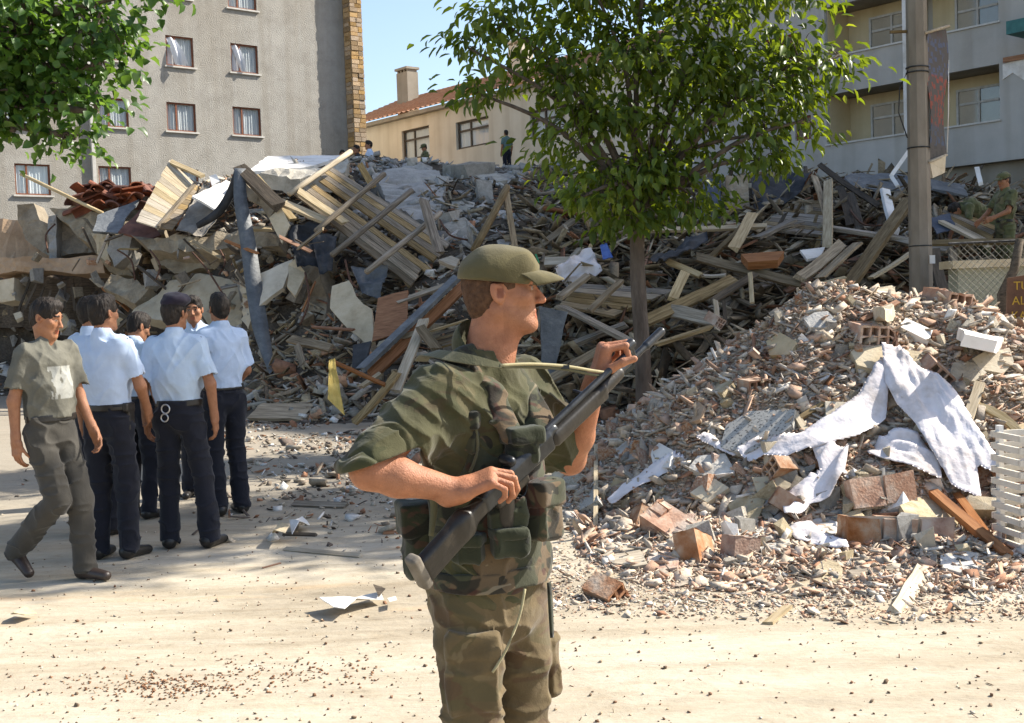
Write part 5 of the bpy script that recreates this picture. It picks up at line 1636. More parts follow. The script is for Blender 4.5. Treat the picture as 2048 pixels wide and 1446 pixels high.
def plank_label(m_, px, py, ang, ln):
    sz = 'short ' if ln < 35 else 'long ' if ln > 75 else ''
    o_ = 'lying level' if abs(ang) < 0.2 else 'standing steeply' if ang > 1.0 else 'rising right' if ang > 0 else 'falling right'
    return f'{sz}{COLW[m_]} plank {o_} {place_words(px, py)}'


for k in range(250):
    for _ in range(20):
        px, py = random.uniform(1090, 2040), random.uniform(370, 690)
        if in_tangle(px, py) and py > 380: break
    m_ = random.choices(['wood', 'wood_pale', 'wood_dark', 'wood_red'], [6, 1.6, 2.4, 1.2])[0]
    ang = random.choice([random.gauss(R(33), 0.25), random.gauss(R(-18), 0.22), random.gauss(R(0), 0.3), random.gauss(R(60), 0.3)])
    ln = random.choice([random.uniform(20, 60), random.uniform(50, 120)])
    lb = plank_label(m_, px, py, ang, ln)
    pk(px - math.cos(ang) * ln, py + math.sin(ang) * ln, px + math.cos(ang) * ln, py - math.sin(ang) * ln, random.uniform(0.05, 0.14), lb, off=random.uniform(0.05, 0.6), mt=m_, group=lb, bend=random.uniform(-.015, .015), t=random.uniform(0.025, 0.05))
for k in range(70):
    px, py = random.uniform(560, 1089), random.uniform(430, 830)
    m_ = random.choices(['wood', 'wood_pale', 'wood_dark', 'wood_red'], [5, 2, 2, 2])[0]
    ang = random.uniform(-0.7, 1.1); ln = random.uniform(14, 45)
    lb = plank_label(m_, px, py, ang, ln)
    pk(px - math.cos(ang) * ln, py + math.sin(ang) * ln, px + math.cos(ang) * ln, py - math.sin(ang) * ln, random.uniform(0.04, 0.11), lb, off=random.uniform(0.0, 0.12), mt=m_, group=lb)


def slope_words(px, py):
    c = 'below the tan beam' if px < 210 else 'behind the police officers' if px < 480 else 'beside the bent metal post' if px < 620 else 'under the tilted deck' if px < 860 else 'behind the cap' if px < 1080 else 'left of the tree trunk'
    r_ = 'high on the ruin ' if py < 520 else 'at the ruin foot ' if py > 700 else 'on the ruin slope '
    return r_ + c


for k in range(110):
    px, py = random.uniform(-20, 1250), random.uniform(420, 850)
    m_ = random.choices(['concrete', 'concrete_brown', 'brick', 'plaster'], [4, 4, 2, 2])[0]
    sc_ = random.uniform(0.08, 0.26)
    lb = ('large ' if sc_ > 0.2 else 'small ' if sc_ < 0.13 else '') + {'concrete': 'grey concrete chunk', 'concrete_brown': 'dusty brown concrete chunk', 'brick': 'red brick chunk', 'plaster': 'pale plaster chunk'}[m_] + ' ' + slope_words(px, py)
    put('masonry_chunk', lump(m_, random.randrange(8)), P(px, py, D(px, py, 0.05)), sc_, lb, 'masonry chunk', lb)


def scatter(name, x, y, z, sx, cols, flatk=0.5, longp=0.3, mt='debris'):
    """many small splinters and chips joined in one mesh"""
    n = len(x)
    base = np.array([(a, b, c) for a in (-.5, .5) for b in (-.5, .5) for c in (-.5, .5)], dtype=np.float32)
    fq = np.array([(0, 1, 3, 2), (4, 6, 7, 5), (0, 4, 5, 1), (2, 3, 7, 6), (0, 2, 6, 4), (1, 5, 7, 3)])
    V = np.tile(base, (n, 1, 1)) * (1 + rng.uniform(-0.45, 0.35, (n, 8, 3)))
    s = np.stack([sx, sx * rng.uniform(0.5, 0.9, n), sx * rng.uniform(flatk * 0.5, flatk * 1.3, n)], 1)
    lg = rng.random(n) < longp
    s[lg] *= np.array((2.0, 0.42, 0.42))
    V *= s[:, None, :]
    e = rng.uniform(0, 2 * np.pi, (n, 3)); e[:, :2] = rng.normal(0, 0.45, (n, 2))
    ca, sa, cb, sb, cc, sc_ = np.cos(e[:, 0]), np.sin(e[:, 0]), np.cos(e[:, 1]), np.sin(e[:, 1]), np.cos(e[:, 2]), np.sin(e[:, 2])
    Rm = np.empty((n, 3, 3))
    Rm[:, 0] = np.stack([cc * cb, cc * sb * sa - sc_ * ca, cc * sb * ca + sc_ * sa], 1)
    Rm[:, 1] = np.stack([sc_ * cb, sc_ * sb * sa + cc * ca, sc_ * sb * ca - cc * sa], 1)
    Rm[:, 2] = np.stack([-sb, cb * sa, cb * ca], 1)
    V = np.einsum('nij,nkj->nki', Rm, V) + np.stack([x, y, z], 1)[:, None, :]
    Fa = (fq[None] + (np.arange(n) * 8)[:, None, None]).reshape(-1, 4)
    o = obj(name, V.reshape(-1, 3), Fa, MT[mt], None, False, np.repeat(cols, 8, 0))
    return tag(o, kind='stuff')


def palette(n, pal, wts, var=0.25):
    pal = np.array(pal, dtype=np.float32)
    c = pal[rng.choice(len(pal), n, p=np.array(wts) / sum(wts))]
    return np.clip(c * (1 + rng.uniform(-var, var, (n, 1))), 0, 1)


PAL = [(0.45, 0.41, 0.34), (0.36, 0.31, 0.24), (0.40, 0.20, 0.11), (0.50, 0.30, 0.18), (0.62, 0.58, 0.52), (0.42, 0.33, 0.20), (0.12, 0.10, 0.08)]
# chips all over the ruin
n = 26000
x = rng.uniform(-14, 16, n * 3); y = rng.uniform(14.2, 34, n * 3)
z = Hm(x, y)
pxs = 1024 + FPX * x / y
ok = (z > 0.02) & (pxs > -150) & (pxs < 2200) & (rng.random(len(x)) < np.clip(1.3 - (y - 15) / 22, 0.25, 1))
x, y, z = x[ok][:n], y[ok][:n], z[ok][:n]
z = z + rough_(x, y) * np.clip(z * 1.2, 0, 1)
sx = np.exp(rng.normal(math.log(0.09), 0.55, len(x))).clip(0.03, 0.4)
cl = palette(len(x), PAL, [3, 3, 1.6, 1.2, 1, 2.5, 2])
gr = (np.abs(1024 + FPX * x / y - 960) < 240) & (y > 20.5) & (rng.random(len(x)) < 0.8)      # concrete dust and lumps on the crest
cl[gr] = palette(int(gr.sum()), [(0.36, 0.34, 0.31), (0.44, 0.42, 0.38), (0.26, 0.245, 0.22), (0.5, 0.48, 0.44)], [3, 2, 2, 1])
wd = (1024 + FPX * x / y > 1060) & (y < 24) & (rng.random(len(x)) < 0.75)      # the right half is splintered timber
cl[wd] = palette(int(wd.sum()), [(0.22, 0.18, 0.13), (0.30, 0.25, 0.18), (0.10, 0.08, 0.06), (0.28, 0.14, 0.08), (0.40, 0.35, 0.27)], [3, 2, 3, 1, 1])
o = scatter('rubble_chips', x, y, z + 0.02, sx, cl, 0.4, 0.55)
o['label'] = 'mixed splinters and masonry chips covering the collapsed house'

# bent reinforcing bars and cables poking out of the broken slabs
MT['rust'] = mat('rusty_steel', [(0.3, (0.06, 0.03, 0.02)), (0.7, (0.15, 0.075, 0.045))], 14, 0.85, 0.3, 60)
for pts, lab in (([(110, 448, 24.7), (92, 470, 24.4), (96, 505, 24.2)], 'bent bar hanging off the concrete post'), ([(235, 500, 23.4), (262, 520, 23.0), (270, 560, 22.8)], 'bent bar below the five-sided concrete lump'),
                 ([(300, 500, 22.8), (320, 530, 22.4), (312, 560, 22.3)], 'bar drooping from the left end of the slab edge'), ([(385, 505, 22.2), (415, 540, 21.8), (460, 610, 21.2)], 'long thin rod leaning across the sagging pale slab'),
                 ([(440, 500, 22.0), (450, 525, 21.7), (438, 550, 21.6)], 'bar drooping under the middle of the slab edge'), ([(880, 440, 21.6), (900, 470, 21.0), (935, 480, 20.8)], 'bar curling out under the cracked roof slab'),
                 ([(960, 400, 23.8), (940, 425, 23.0), (955, 450, 22.4)], 'bar hanging in the hollow left of the poles'), ([(1095, 452, 22.4), (1110, 480, 21.8), (1140, 470, 21.6)], 'bar bent under the tilted pale slab'),
                 ([(1040, 372, 25.5), (1090, 420, 23.6)], 'dark straight bar lying on the tilted pale slab'), ([(610, 545, 20.2), (618, 600, 19.8), (600, 650, 19.5)], 'cable hanging in the dark hollow under the deck'),
                 ([(690, 520, 20.0), (700, 560, 19.6), (715, 575, 19.4)], 'cable looping below the grey felt sheet'), ([(1700, 420, 20.0), (1730, 450, 19.4), (1790, 448, 19.2)], 'cable looping before the pale upright post')):
    pp = [P(*q) for q in pts]
    o = tube('rebar', pp, [0.018] * len(pp), MT['rust'], None, 5, 4)
    tag(o, lab, 'metal bar')

# splintered laths and broken boards filling the tangle
n = 2600
px_ = rng.uniform(1060, 2120, n * 2); dd_ = rng.uniform(14.8, 25.5, n * 2)
x = (px_ - 1024) / FPX * dd_; y = dd_
z = Hm(x, y)
k = (z > 0.1) & (rng.random(len(x)) < np.clip(1.25 - (y - 15) / 14, 0.2, 1))
x, y, z = x[k][:n], y[k][:n], z[k][:n] + rng.uniform(0.05, 0.45, k.sum())[:n]
sx = rng.uniform(0.12, 0.42, len(x))
V0 = scatter('timber_splinters', x, y, z, sx, palette(len(x), [(0.26, 0.205, 0.135), (0.36, 0.295, 0.20), (0.14, 0.105, 0.07), (0.46, 0.39, 0.28), (0.27, 0.13, 0.07)], [4, 3, 3, 1.6, 1]), 0.16, 1.0)
V0['label'] = 'splintered laths and broken boards filling the timber tangle'
n = 900
px_ = rng.uniform(520, 1100, n * 2); dd_ = rng.uniform(16.4, 25, n * 2)
x = (px_ - 1024) / FPX * dd_; y = dd_; z = Hm(x, y); k = z > 0.1
x, y, z = x[k][:n], y[k][:n], z[k][:n] + rng.uniform(0.02, 0.2, k.sum())[:n]
V0 = scatter('timber_splinters', x, y, z, rng.uniform(0.08, 0.28, len(x)), palette(len(x), [(0.26, 0.205, 0.135), (0.36, 0.295, 0.20), (0.14, 0.105, 0.07), (0.46, 0.39, 0.28), (0.27, 0.13, 0.07)], [4, 3, 3, 1.6, 1]), 0.16, 1.0)
V0['label'] = 'splintered laths scattered under the tilted deck'

# LEFTFILL: broken bits lodged between the fallen floors at the left
for k in range(60):
    px, py = random.uniform(-10, 600), random.uniform(485, 660)
    d_ = float(np.interp(px, [0, 200, 400, 600], [24.6, 23.6, 22.0, 20.4])) + random.uniform(-0.2, 0.8)
    m_ = random.choices(['concrete_brown', 'plaster', 'brick', 'concrete'], [5, 2, 1.5, 2])[0]
    sc_ = random.uniform(0.08, 0.24)
    lb = ('large ' if sc_ > 0.17 else 'small ') + {'concrete_brown': 'dusty brown', 'plaster': 'pale plaster', 'brick': 'red brick', 'concrete': 'grey concrete'}[m_] + ' lump lodged between the fallen floors ' + ('below the tan beam' if px < 210 else 'behind the police officers' if px < 470 else 'at the bent metal post')
    put('masonry_lump', lump(m_, random.randrange(8)), P(px, py, d_), sc_, lb, 'masonry chunk', lb)
for k in range(44):
    px, py = random.uniform(150, 640), random.uniform(470, 680)
    d_ = float(np.interp(px, [0, 200, 400, 600], [24.4, 23.4, 21.8, 20.2])) + random.uniform(-0.2, 0.5)
    ang = random.uniform(-1.2, 1.2); ln = random.uniform(10, 40)
    m_ = random.choices(['wood_dark', 'wood', 'wood_red', 'wood_pale'], [4, 4, 2, 1])[0]
    lb = ('short ' if ln < 25 else '') + COLW[m_] + ' stick jammed between the fallen floors ' + ('beside the diagonal floor' if px < 300 else 'behind the police officers' if px < 470 else 'near the bent metal post')
    pk(px - math.cos(ang) * ln, py + math.sin(ang) * ln, px + math.cos(ang) * ln, py - math.sin(ang) * ln, random.uniform(0.03, 0.08), lb, d_, d_ + random.uniform(-0.3, 0.3), mt=m_, name='stick', cat='stick', group=lb)
# ---------------------------------------------------------------- heap of brick rubble at the right
def Hh(x, y):
    """height of the heap"""
    px_, py_ = 2.62, 9.8
    r_ = np.sqrt(((x - px_) / np.where(x < px_, 2.35, 6.5)) ** 2 + ((y - py_) / np.where(y < py_, 2.25, 2.6)) ** 2)
    z = 1.66 * np.clip(1 - r_, 0, 1) ** 0.9
    r2 = np.sqrt(((x - 5.6) / 3.0) ** 2 + ((y - 10.0) / np.where(y < 10, 2.9, 2.6)) ** 2)
    z = np.maximum(z, 1.18 * np.clip(1 - r2, 0, 1) ** 0.75)
    # thin apron of gravel in front
    f = np.clip((y - (5.95 + 0.25 * np.clip(2.0 - x, 0, 3))) / 1.5, 0, 1) * np.clip((x - 0.30) / 0.7, 0, 1) * np.clip((11 - y) / 1.5, 0, 1)
    p = np.stack([x, y, np.zeros_like(x)], -1)
    nz = (vnoise(p, (1.7, 1.7, 1), 51) - 0.5) * 0.16 + (vnoise(p, (4.5, 4.5, 1), 52) - 0.5) * 0.11 + (vnoise(p, (11, 11, 1), 53) - 0.5) * 0.05
    zz = np.maximum(z, 0.10 * f)
    return zz + nz * np.clip(zz * 4, 0, 1) - 0.012


xs = np.arange(-0.2, 9.2, 0.05); ys = np.arange(5.3, 13, 0.05)
XX, YY = np.meshgrid(xs, ys, indexing='ij')
ZZ = Hh(XX, YY)
nx_, ny_ = XX.shape
ii = np.arange(nx_ * ny_).reshape(nx_, ny_)
Fq = np.stack([ii[:-1, :-1], ii[1:, :-1], ii[1:, 1:], ii[:-1, 1:]], -1).reshape(-1, 4)
ho = obj('rubble_heap', np.stack([XX, YY, ZZ], -1).reshape(-1, 3), Fq, MT['gravel'], None, True)
tag(ho, kind='structure')


def hp(px, py, off=0.0):
    d = hitH(px, py, Hh, 5.0, 14.0, 0.01)
    return P(px, py, d - off)


# fine gravel and chips
n = 85000
x = rng.uniform(-0.1, 8.0, n * 3); y = rng.uniform(5.6, 11.8, n * 3)
z = Hh(x, y)
pxs = 1024 + FPX * x / y
ok = (z > 0.0) & (pxs < 2250) & (y < 10.8)
x, y, z = x[ok][:n], y[ok][:n], z[ok][:n]
sx = np.exp(rng.normal(math.log(0.019), 0.72, len(x))).clip(0.006, 0.13) * np.where(y < 7.6, 0.72, 1.0)
HP = [(0.52, 0.43, 0.33), (0.44, 0.28, 0.19), (0.54, 0.36, 0.25), (0.64, 0.58, 0.50), (0.40, 0.34, 0.27), (0.36, 0.19, 0.115), (0.57, 0.46, 0.34)]
o = scatter('heap_gravel', x, y, z + sx * 0.2, sx, palette(len(x), HP, [3, 2, 2, 2, 1.6, 1, 2.8]), 0.26, 0.38)
o['label'] = 'brick and plaster crumbs covering the rubble heap'
# thin spill round the foot of the heap
n = 20000
x = rng.uniform(-0.6, 7.0, n); y = 5.55 + rng.gamma(2.0, 0.45, n) + 0.22 * np.clip(2.0 - x, 0, 3)
k = (1024 + FPX * x / y < 2200) & (y < 9.6) & (x > (9.5 - y) * 0.0 - 0.3)
x, y = x[k], y[k]
sx = np.exp(rng.normal(math.log(0.012), 0.55, len(x))).clip(0.005, 0.06)
o = scatter('gravel_spill', x, y, np.maximum(Hh(x, y), 0) + sx * 0.2, sx, palette(len(x), HP, [3, 2, 1.6, 3, 1.6, 1, 3]), 0.28, 0.35)
o['label'] = 'small stones spilled on the ground in front of the heap'

# hollow clay bricks: a block with real cells
def hollow_mesh(nx=3, nz=2, L_=0.19, H_=0.13, W_=0.19, chip=0.0):
    bm = bmesh.new()
    t = 0.012
    cw, ch = (L_ - t * (nx + 1)) / nx, (H_ - t * (nz + 1)) / nz
    xs_ = [-L_ / 2]
    for i in range(nx): xs_ += [xs_[-1] + t, xs_[-1] + t + cw]
    xs_.append(xs_[-1] + t)
    zs_ = [-H_ / 2]
    for i in range(nz): zs_ += [zs_[-1] + t, zs_[-1] + t + ch]
    zs_.append(zs_[-1] + t)
    r_ = random.Random(int(chip * 100) + nx)
    for yv, ins in ((-W_ / 2, 0.07), (W_ / 2, -0.07)):
        for i in range(len(xs_) - 1):
            for k in range(len(zs_) - 1):
                cell = i % 2 == 1 and k % 2 == 1
                a = [(xs_[i], yv, zs_[k]), (xs_[i + 1], yv, zs_[k]), (xs_[i + 1], yv, zs_[k + 1]), (xs_[i], yv, zs_[k + 1])]
                if not cell:
                    bm.faces.new([bm.verts.new(v) for v in a])
                else:
                    b = [(v[0], v[1] + ins, v[2]) for v in a]
                    for m in range(4): bm.faces.new([bm.verts.new(v) for v in (a[m], a[(m + 1) % 4], b[(m + 1) % 4], b[m])])
                    bm.faces.new([bm.verts.new(v) for v in b])
    X, Y, Z = L_ / 2, W_ / 2, H_ / 2
    for q in (((-X, -Y, Z), (X, -Y, Z), (X, Y, Z), (-X, Y, Z)), ((-X, -Y, -Z), (-X, Y, -Z), (X, Y, -Z), (X, -Y, -Z)), ((-X, -Y, -Z), (-X, -Y, Z), (-X, Y, Z), (-X, Y, -Z)), ((X, -Y, -Z), (X, Y, -Z), (X, Y, Z), (X, -Y, Z))):
        bm.faces.new([bm.verts.new(v) for v in q])
    bmesh.ops.remove_doubles(bm, verts=bm.verts, dist=0.0005)
    for v in bm.verts:
        v.co += Vector((r_.uniform(-1, 1), r_.uniform(-1, 1), r_.uniform(-1, 1))) * 0.004
        if chip and v.co.x > X - chip and v.co.z > 0: v.co.z -= r_.uniform(0, 0.05); v.co.x -= r_.uniform(0, 0.03)
    bmesh.ops.recalc_face_normals(bm, faces=bm.faces)
    me = bpy.data.meshes.new('hollow_brick'); bm.to_mesh(me); bm.free(); me.materials.append(MT['brick'])
    return me


HB = [hollow_mesh(), hollow_mesh(3, 3, 0.19, 0.19, 0.24, 0.05), hollow_mesh(4, 2, 0.24, 0.13, 0.19, 0.03)]
for px, py, k, s, rot, lab in ((1745, 668, 2, 1.25, (0.15, 0.05, 0.15), 'hollow brick with white mortar on top, cells facing out, below the heap top'),
                               (1345, 1058, 1, 1.35, (0.5, -0.5, 0.6), 'large broken hollow brick tipped on edge at the heap foot'),
                               (1515, 772, 2, 1.0, (0.1, -0.1, 0.3), 'orange ribbed hollow brick half buried on the left flank'),
                               (1900, 605, 2, 1.5, (0.2, 0.1, 0.5), 'big hollow brick block lying on the heap crest at right'),
                               (1390, 1105, 0, 1.15, (1.2, 0.4, 0.9), 'broken hollow brick lying on its face left of the big block'),
                               (1290, 1048, 0, 1.0, (1.0, 0.6, 0.2), 'reddish hollow brick leaning beside the tipped one'),
                               (1215, 1192, 0, 1.0, (0.3, 0.9, 1.0), 'brick lying alone in the gravel just right of the soldier'),
                               (1570, 1005, 0, 1.0, (0.6, 0.2, 1.5), 'small hollow brick at the foot under the sheet end'),
                               (1870, 745, 0, 1.1, (0.4, 0.7, 0.2), 'hollow brick right of the sheet peak'),
                               (1560, 940, 0, 0.9, (0.2, 0.8, 2.2), 'hollow brick in the middle of the lower slope'),
                               (1480, 1105, 0, 1.0, (1.5, 0.2, 0.5), 'flat red brick at the foot of the heap'),
                               (1430, 640, 0, 0.9, (0.5, 0.3, 0.9), 'orange brick on the left shoulder of the heap')):
    put('hollow_brick', HB[k], hp(px, py, 0.05), s, lab, 'brick', None, rot)


def masonry(label, px, py, w_, h_, d_, rz, tilt=0.0, rows=2, cols=2, off=0.1):
    """a fallen piece of wall: bricks in rough mortar"""
    c = hp(px, py, off)
    root = empty('wall_fragment', c, rz, label, 'wall fragment')
    root.rotation_euler = (tilt, random.uniform(-0.1, 0.1), rz)
    v, f = boxv(-w_ / 2 + 0.02, w_ / 2 - 0.02, -d_ / 2 + 0.012, d_ / 2 - 0.02, -h_ / 2 + 0.01, h_ / 2 - 0.012)
    obj('mortar', [tuple(a + random.uniform(-0.014, 0.014) for a in q) for q in v], f, MT['chunk'], root)
    for r_ in range(rows):
        for k in range(cols):
            x0 = -w_ / 2 + w_ * k / cols + 0.012; x1 = -w_ / 2 + w_ * (k + 1) / cols - 0.012
            z0 = -h_ / 2 + h_ * r_ / rows + 0.012; z1 = -h_ / 2 + h_ * (r_ + 1) / rows - 0.012
            sh = (0.06 if r_ % 2 else 0)
            v, f = boxv(x0 + sh, min(x1 + sh, w_ / 2 + 0.03), -d_ / 2 - random.uniform(0.004, 0.02), d_ / 2, z0, z1)
            v = [tuple(a + random.uniform(-0.016, 0.016) for a in q) for q in v]
            obj('brick', v, f, MT['brick'], root)
    return root


masonry('block of two bricks in mortar under the torn white sheet', 1758, 985, 0.46, 0.22, 0.2, 0.12, -0.3, 1, 2, 0.06)
masonry('low course of bricks in mortar at the heap foot', 1790, 1064, 0.66, 0.2, 0.2, -0.02, -0.15, 1, 3, 0.04)


def slab(label, pts, th, mt, jag=0.012, off=0.10, name='slab', cat='slab'):
    pp = []
    ds = [hitH(px, py, Hh, 5, 14, 0.01) for px, py in pts]
    # fit a plane through the contact depths so the piece is flat
    A = np.array([(px, py, 1) for px, py in pts]); co, *_ = np.linalg.lstsq(A, np.array(ds), rcond=None)
    for px, py in pts: pp.append((px, py, float(np.dot((px, py, 1), co)) - off))
    return poly(name, label, cat, pp, th, mt, jag)


MT['terrazzo'] = mat('speckled_terrazzo', [(0.36, (0.08, 0.075, 0.07)), (0.42, (0.36, 0.345, 0.31)), (0.7, (0.44, 0.42, 0.37))], 55, 0.85, 0.3, 60, bdist=0.004, detail=2)
slab('speckled terrazzo slab lying on the heap above the sheet', [(1440, 895), (1452, 850), (1500, 822), (1590, 818), (1585, 850), (1545, 880), (1490, 908)], 0.05, 'terrazzo')
slab('speckled grey slab standing beside the soldier\'s elbow', [(1110, 1000), (1118, 935), (1180, 918), (1196, 1000), (1160, 1020)], 0.06, 'terrazzo')
slab('smooth tan board on the left flank of the heap', [(1305, 865), (1308, 812), (1372, 782), (1408, 812), (1400, 838)], 0.03, 'plaster_pink')
slab('large sunlit white plaster slab on the right shoulder of the heap', [(1905, 640), (1930, 612), (1985, 625), (2022, 668), (1995, 682), (1930, 668)], 0.09, 'white', 0.02)
slab('sunlit white brick below the crest', [(1798, 652), (1812, 636), (1866, 660), (1858, 682)], 0.08, 'white', 0.004)
slab('square speckled tile piece at the foot of the heap', [(1446, 1050), (1500, 1052), (1498, 1095), (1448, 1092)], 0.05, 'terrazzo')
slab('second speckled tile piece right of the square one', [(1510, 1058), (1575, 1052), (1580, 1085), (1522, 1100)], 0.05, 'terrazzo')
slab('pale plaster slab under the crest hollow brick', [(1700, 700), (1760, 690), (1850, 705), (1840, 740), (1770, 745), (1715, 730)], 0.14, 'plaster', 0.02)
slab('yellowish plaster piece under the terrazzo slab', [(1380, 985), (1425, 955), (1458, 975), (1415, 1005)], 0.08, 'plaster', 0.01)
slab('rounded pale stone slab mid slope', [(1455, 1010), (1490, 985), (1530, 1000), (1515, 1040), (1470, 1035)], 0.1, 'chunk', 0.015)
slab('white-faced plaster chunk left of the draped sheet', [(1300, 905), (1318, 885), (1345, 900), (1338, 935), (1308, 935)], 0.08, 'white', 0.01)
slab('triangular concrete shard on the heap crest', [(1730, 612), (1755, 575), (1785, 570), (1800, 600), (1770, 620)], 0.08, 'chunk', 0.02)
slab('grey wall piece below the torn sheet', [(1800, 1010), (1850, 990), (1920, 1040), (1880, 1080), (1830, 1060)], 0.08, 'chunk', 0.02)
slab('rust-brown curved tile fragment at the heap foot', [(1205, 1110), (1240, 1090), (1280, 1098), (1296, 1128), (1270, 1132), (1225, 1125)], 0.10, 'wood_pale', 0.01)


def stick(x1, y1, x2, y2, w_, label, mt='wood', o1=0.05, o2=0.05, **kw):
    return plank(hp(x1, y1, o1), hp(x2, y2, o2), w_, kw.pop('t', w_ * 0.5), mt, label, **kw)


stick(1482, 738, 1368, 880, 0.05, 'red-brown batten lying down the left flank of the heap', 'wood_red', roll=0)
stick(1585, 822, 1612, 862, 0.05, 'short pale stick at the right end of the terrazzo slab', 'wood_pale')
stick(1815, 722, 1868, 798, 0.055, 'yellow splintered batten beside the sheet peak', 'wood_pale', 'x' and 0.1, 0.1)
stick(1835, 724, 1855, 760, 0.03, 'thin splinter beside the yellow batten', 'wood_pale', 0.1, 0.1)
stick(1960, 768, 1930, 852, 0.07, 'pale board end sticking up at the right', 'wood_pale', 0.1, 0.06)
stick(1948, 810, 2045, 875, 0.06, 'yellowish branch lying down to the crate', 'wood_pale', 0.05, 0.08, bend=0.04)
stick(2000, 870, 2060, 850, 0.05, 'short branch fork near the crate', 'wood_pale')
stick(1865, 985, 2014, 1112, 0.06, 'brown beam coming out under the torn sheet near the crate', 'wood_red', 0.04, 0.08, t=0.05)
stick(1900, 810, 2020, 985, 0.06, 'dark edged plank along the right side of the sheet', 'wood_red', 0.06, 0.10)
stick(1915, 990, 2005, 1110, 0.05, 'brown stick ending at the ground by the crate', 'wood_red', 0.05, 0.05)
stick(2018, 1060, 2022, 1115, 0.03, 'thin upright stake by the crate', 'wood_pale')
stick(1612, 576, 1690, 556, 0.05, 'pale splinter lying on the very top of the heap', 'wood_pale')
stick(1780, 600, 1800, 585, 0.04, 'orange lath leaning on the crest', 'wood_pale', 0.1, 0.2)
stick(1725, 640, 1795, 604, 0.04, 'orange lath crossing the crest in front of the shard', 'wood_red', 0.1, 0.12)
stick(1845, 1140, 1790, 1230, 0.085, 'pale wedge of wood standing in the front gravel', 'wood_pale', 0.03, 0.03)
stick(1130, 1058, 1205, 1062, 0.03, 'thin lath lying at the left foot of the heap', 'wood_red')
stick(1192, 890, 1191, 1055, 0.032, 'thin pale stake standing upright right of the soldier', 'wood_pale', 0.35, 0.02, roll=0)
stick(1660, 800, 1600, 835, 0.04, 'grey lath above the sheet on the mid slope', 'wood')
stick(1590, 1105, 1500, 1085, 0.035, 'grey lath lying across the foot of the heap', 'wood')
stick(1700, 1150, 1790, 1140, 0.05, 'flat grey plank piece in the front gravel', 'wood')
stick(1575, 1180, 1640, 1165, 0.05, 'orange wood chip in the front gravel', 'wood_pale')
stick(1535, 1250, 1575, 1215, 0.05, 'pale stick end at the front edge of the gravel', 'wood_pale')

# individual chunks of brick, plaster and concrete, the largest that show
CL = {'chunk': 'dusty concrete chunk', 'brick': 'broken red brick chunk', 'plaster': 'cream plaster chunk', 'white': 'white plaster chunk', 'concrete': 'grey concrete chunk'}


def heap_words(px, py):
    if py > 1110: return 'in the front gravel ' + ('just right of the soldier' if px < 1400 else 'below the speckled tiles' if px < 1560 else 'below the cloth tail' if px < 1720 else 'beside the pale wedge' if px < 1880 else 'near the crate')
    if py > 960: return 'at the heap foot ' + ('beside the upright stake' if px < 1320 else 'around the tipped hollow brick' if px < 1480 else 'under the cloth tail' if px < 1620 else 'left of the brick course' if px < 1710 else 'on the brick course' if px < 1800 else 'right of the brick course' if px < 1890 else 'by the brown beam' if px < 1970 else 'against the crate')
    if py > 800: return 'on the lower slope ' + ('beside the soldier' if px < 1300 else 'near the tan board' if px < 1430 else 'around the terrazzo slab' if px < 1620 else 'beside the sheet peak' if px < 1780 else 'right of the torn sheet')
    return 'near the heap top ' + ('on its left shoulder' if px < 1560 else 'below the crest splinter' if px < 1700 else 'around the crest hollow brick' if px < 1800 else 'beside the white brick' if px < 1890 else 'under the large white slab' if px < 1970 else 'at the right shoulder')



for k in range(290):
    for _ in range(30):
        px, py = random.uniform(1110, 2060), random.uniform(575, 1240)
        q = hp(px, py)
        if q.y < 13.5 and q.z > 0.03: break
    m_ = random.choices(['chunk', 'brick', 'plaster', 'white', 'concrete'], [4, 3.2, 2.2, 0.8, 2])[0]
    low = py > 900
    s = random.uniform(0.06, 0.145) if (low and py < 1110) else random.uniform(0.035, 0.085)
    boxy = random.random() < 0.35
    put('rubble_chunk', lump(m_, random.randrange(8)), q, (s * 1.15, s * random.uniform(.7, 1), s * random.uniform(0.5, .95)), ('large ' if s > 0.09 else 'small ' if s < 0.055 else '') + CL[m_] + ' ' + heap_words(px, py), 'rubble chunk', ('large ' if s > 0.09 else 'small ' if s < 0.055 else '') + CL[m_] + ' ' + heap_words(px, py))


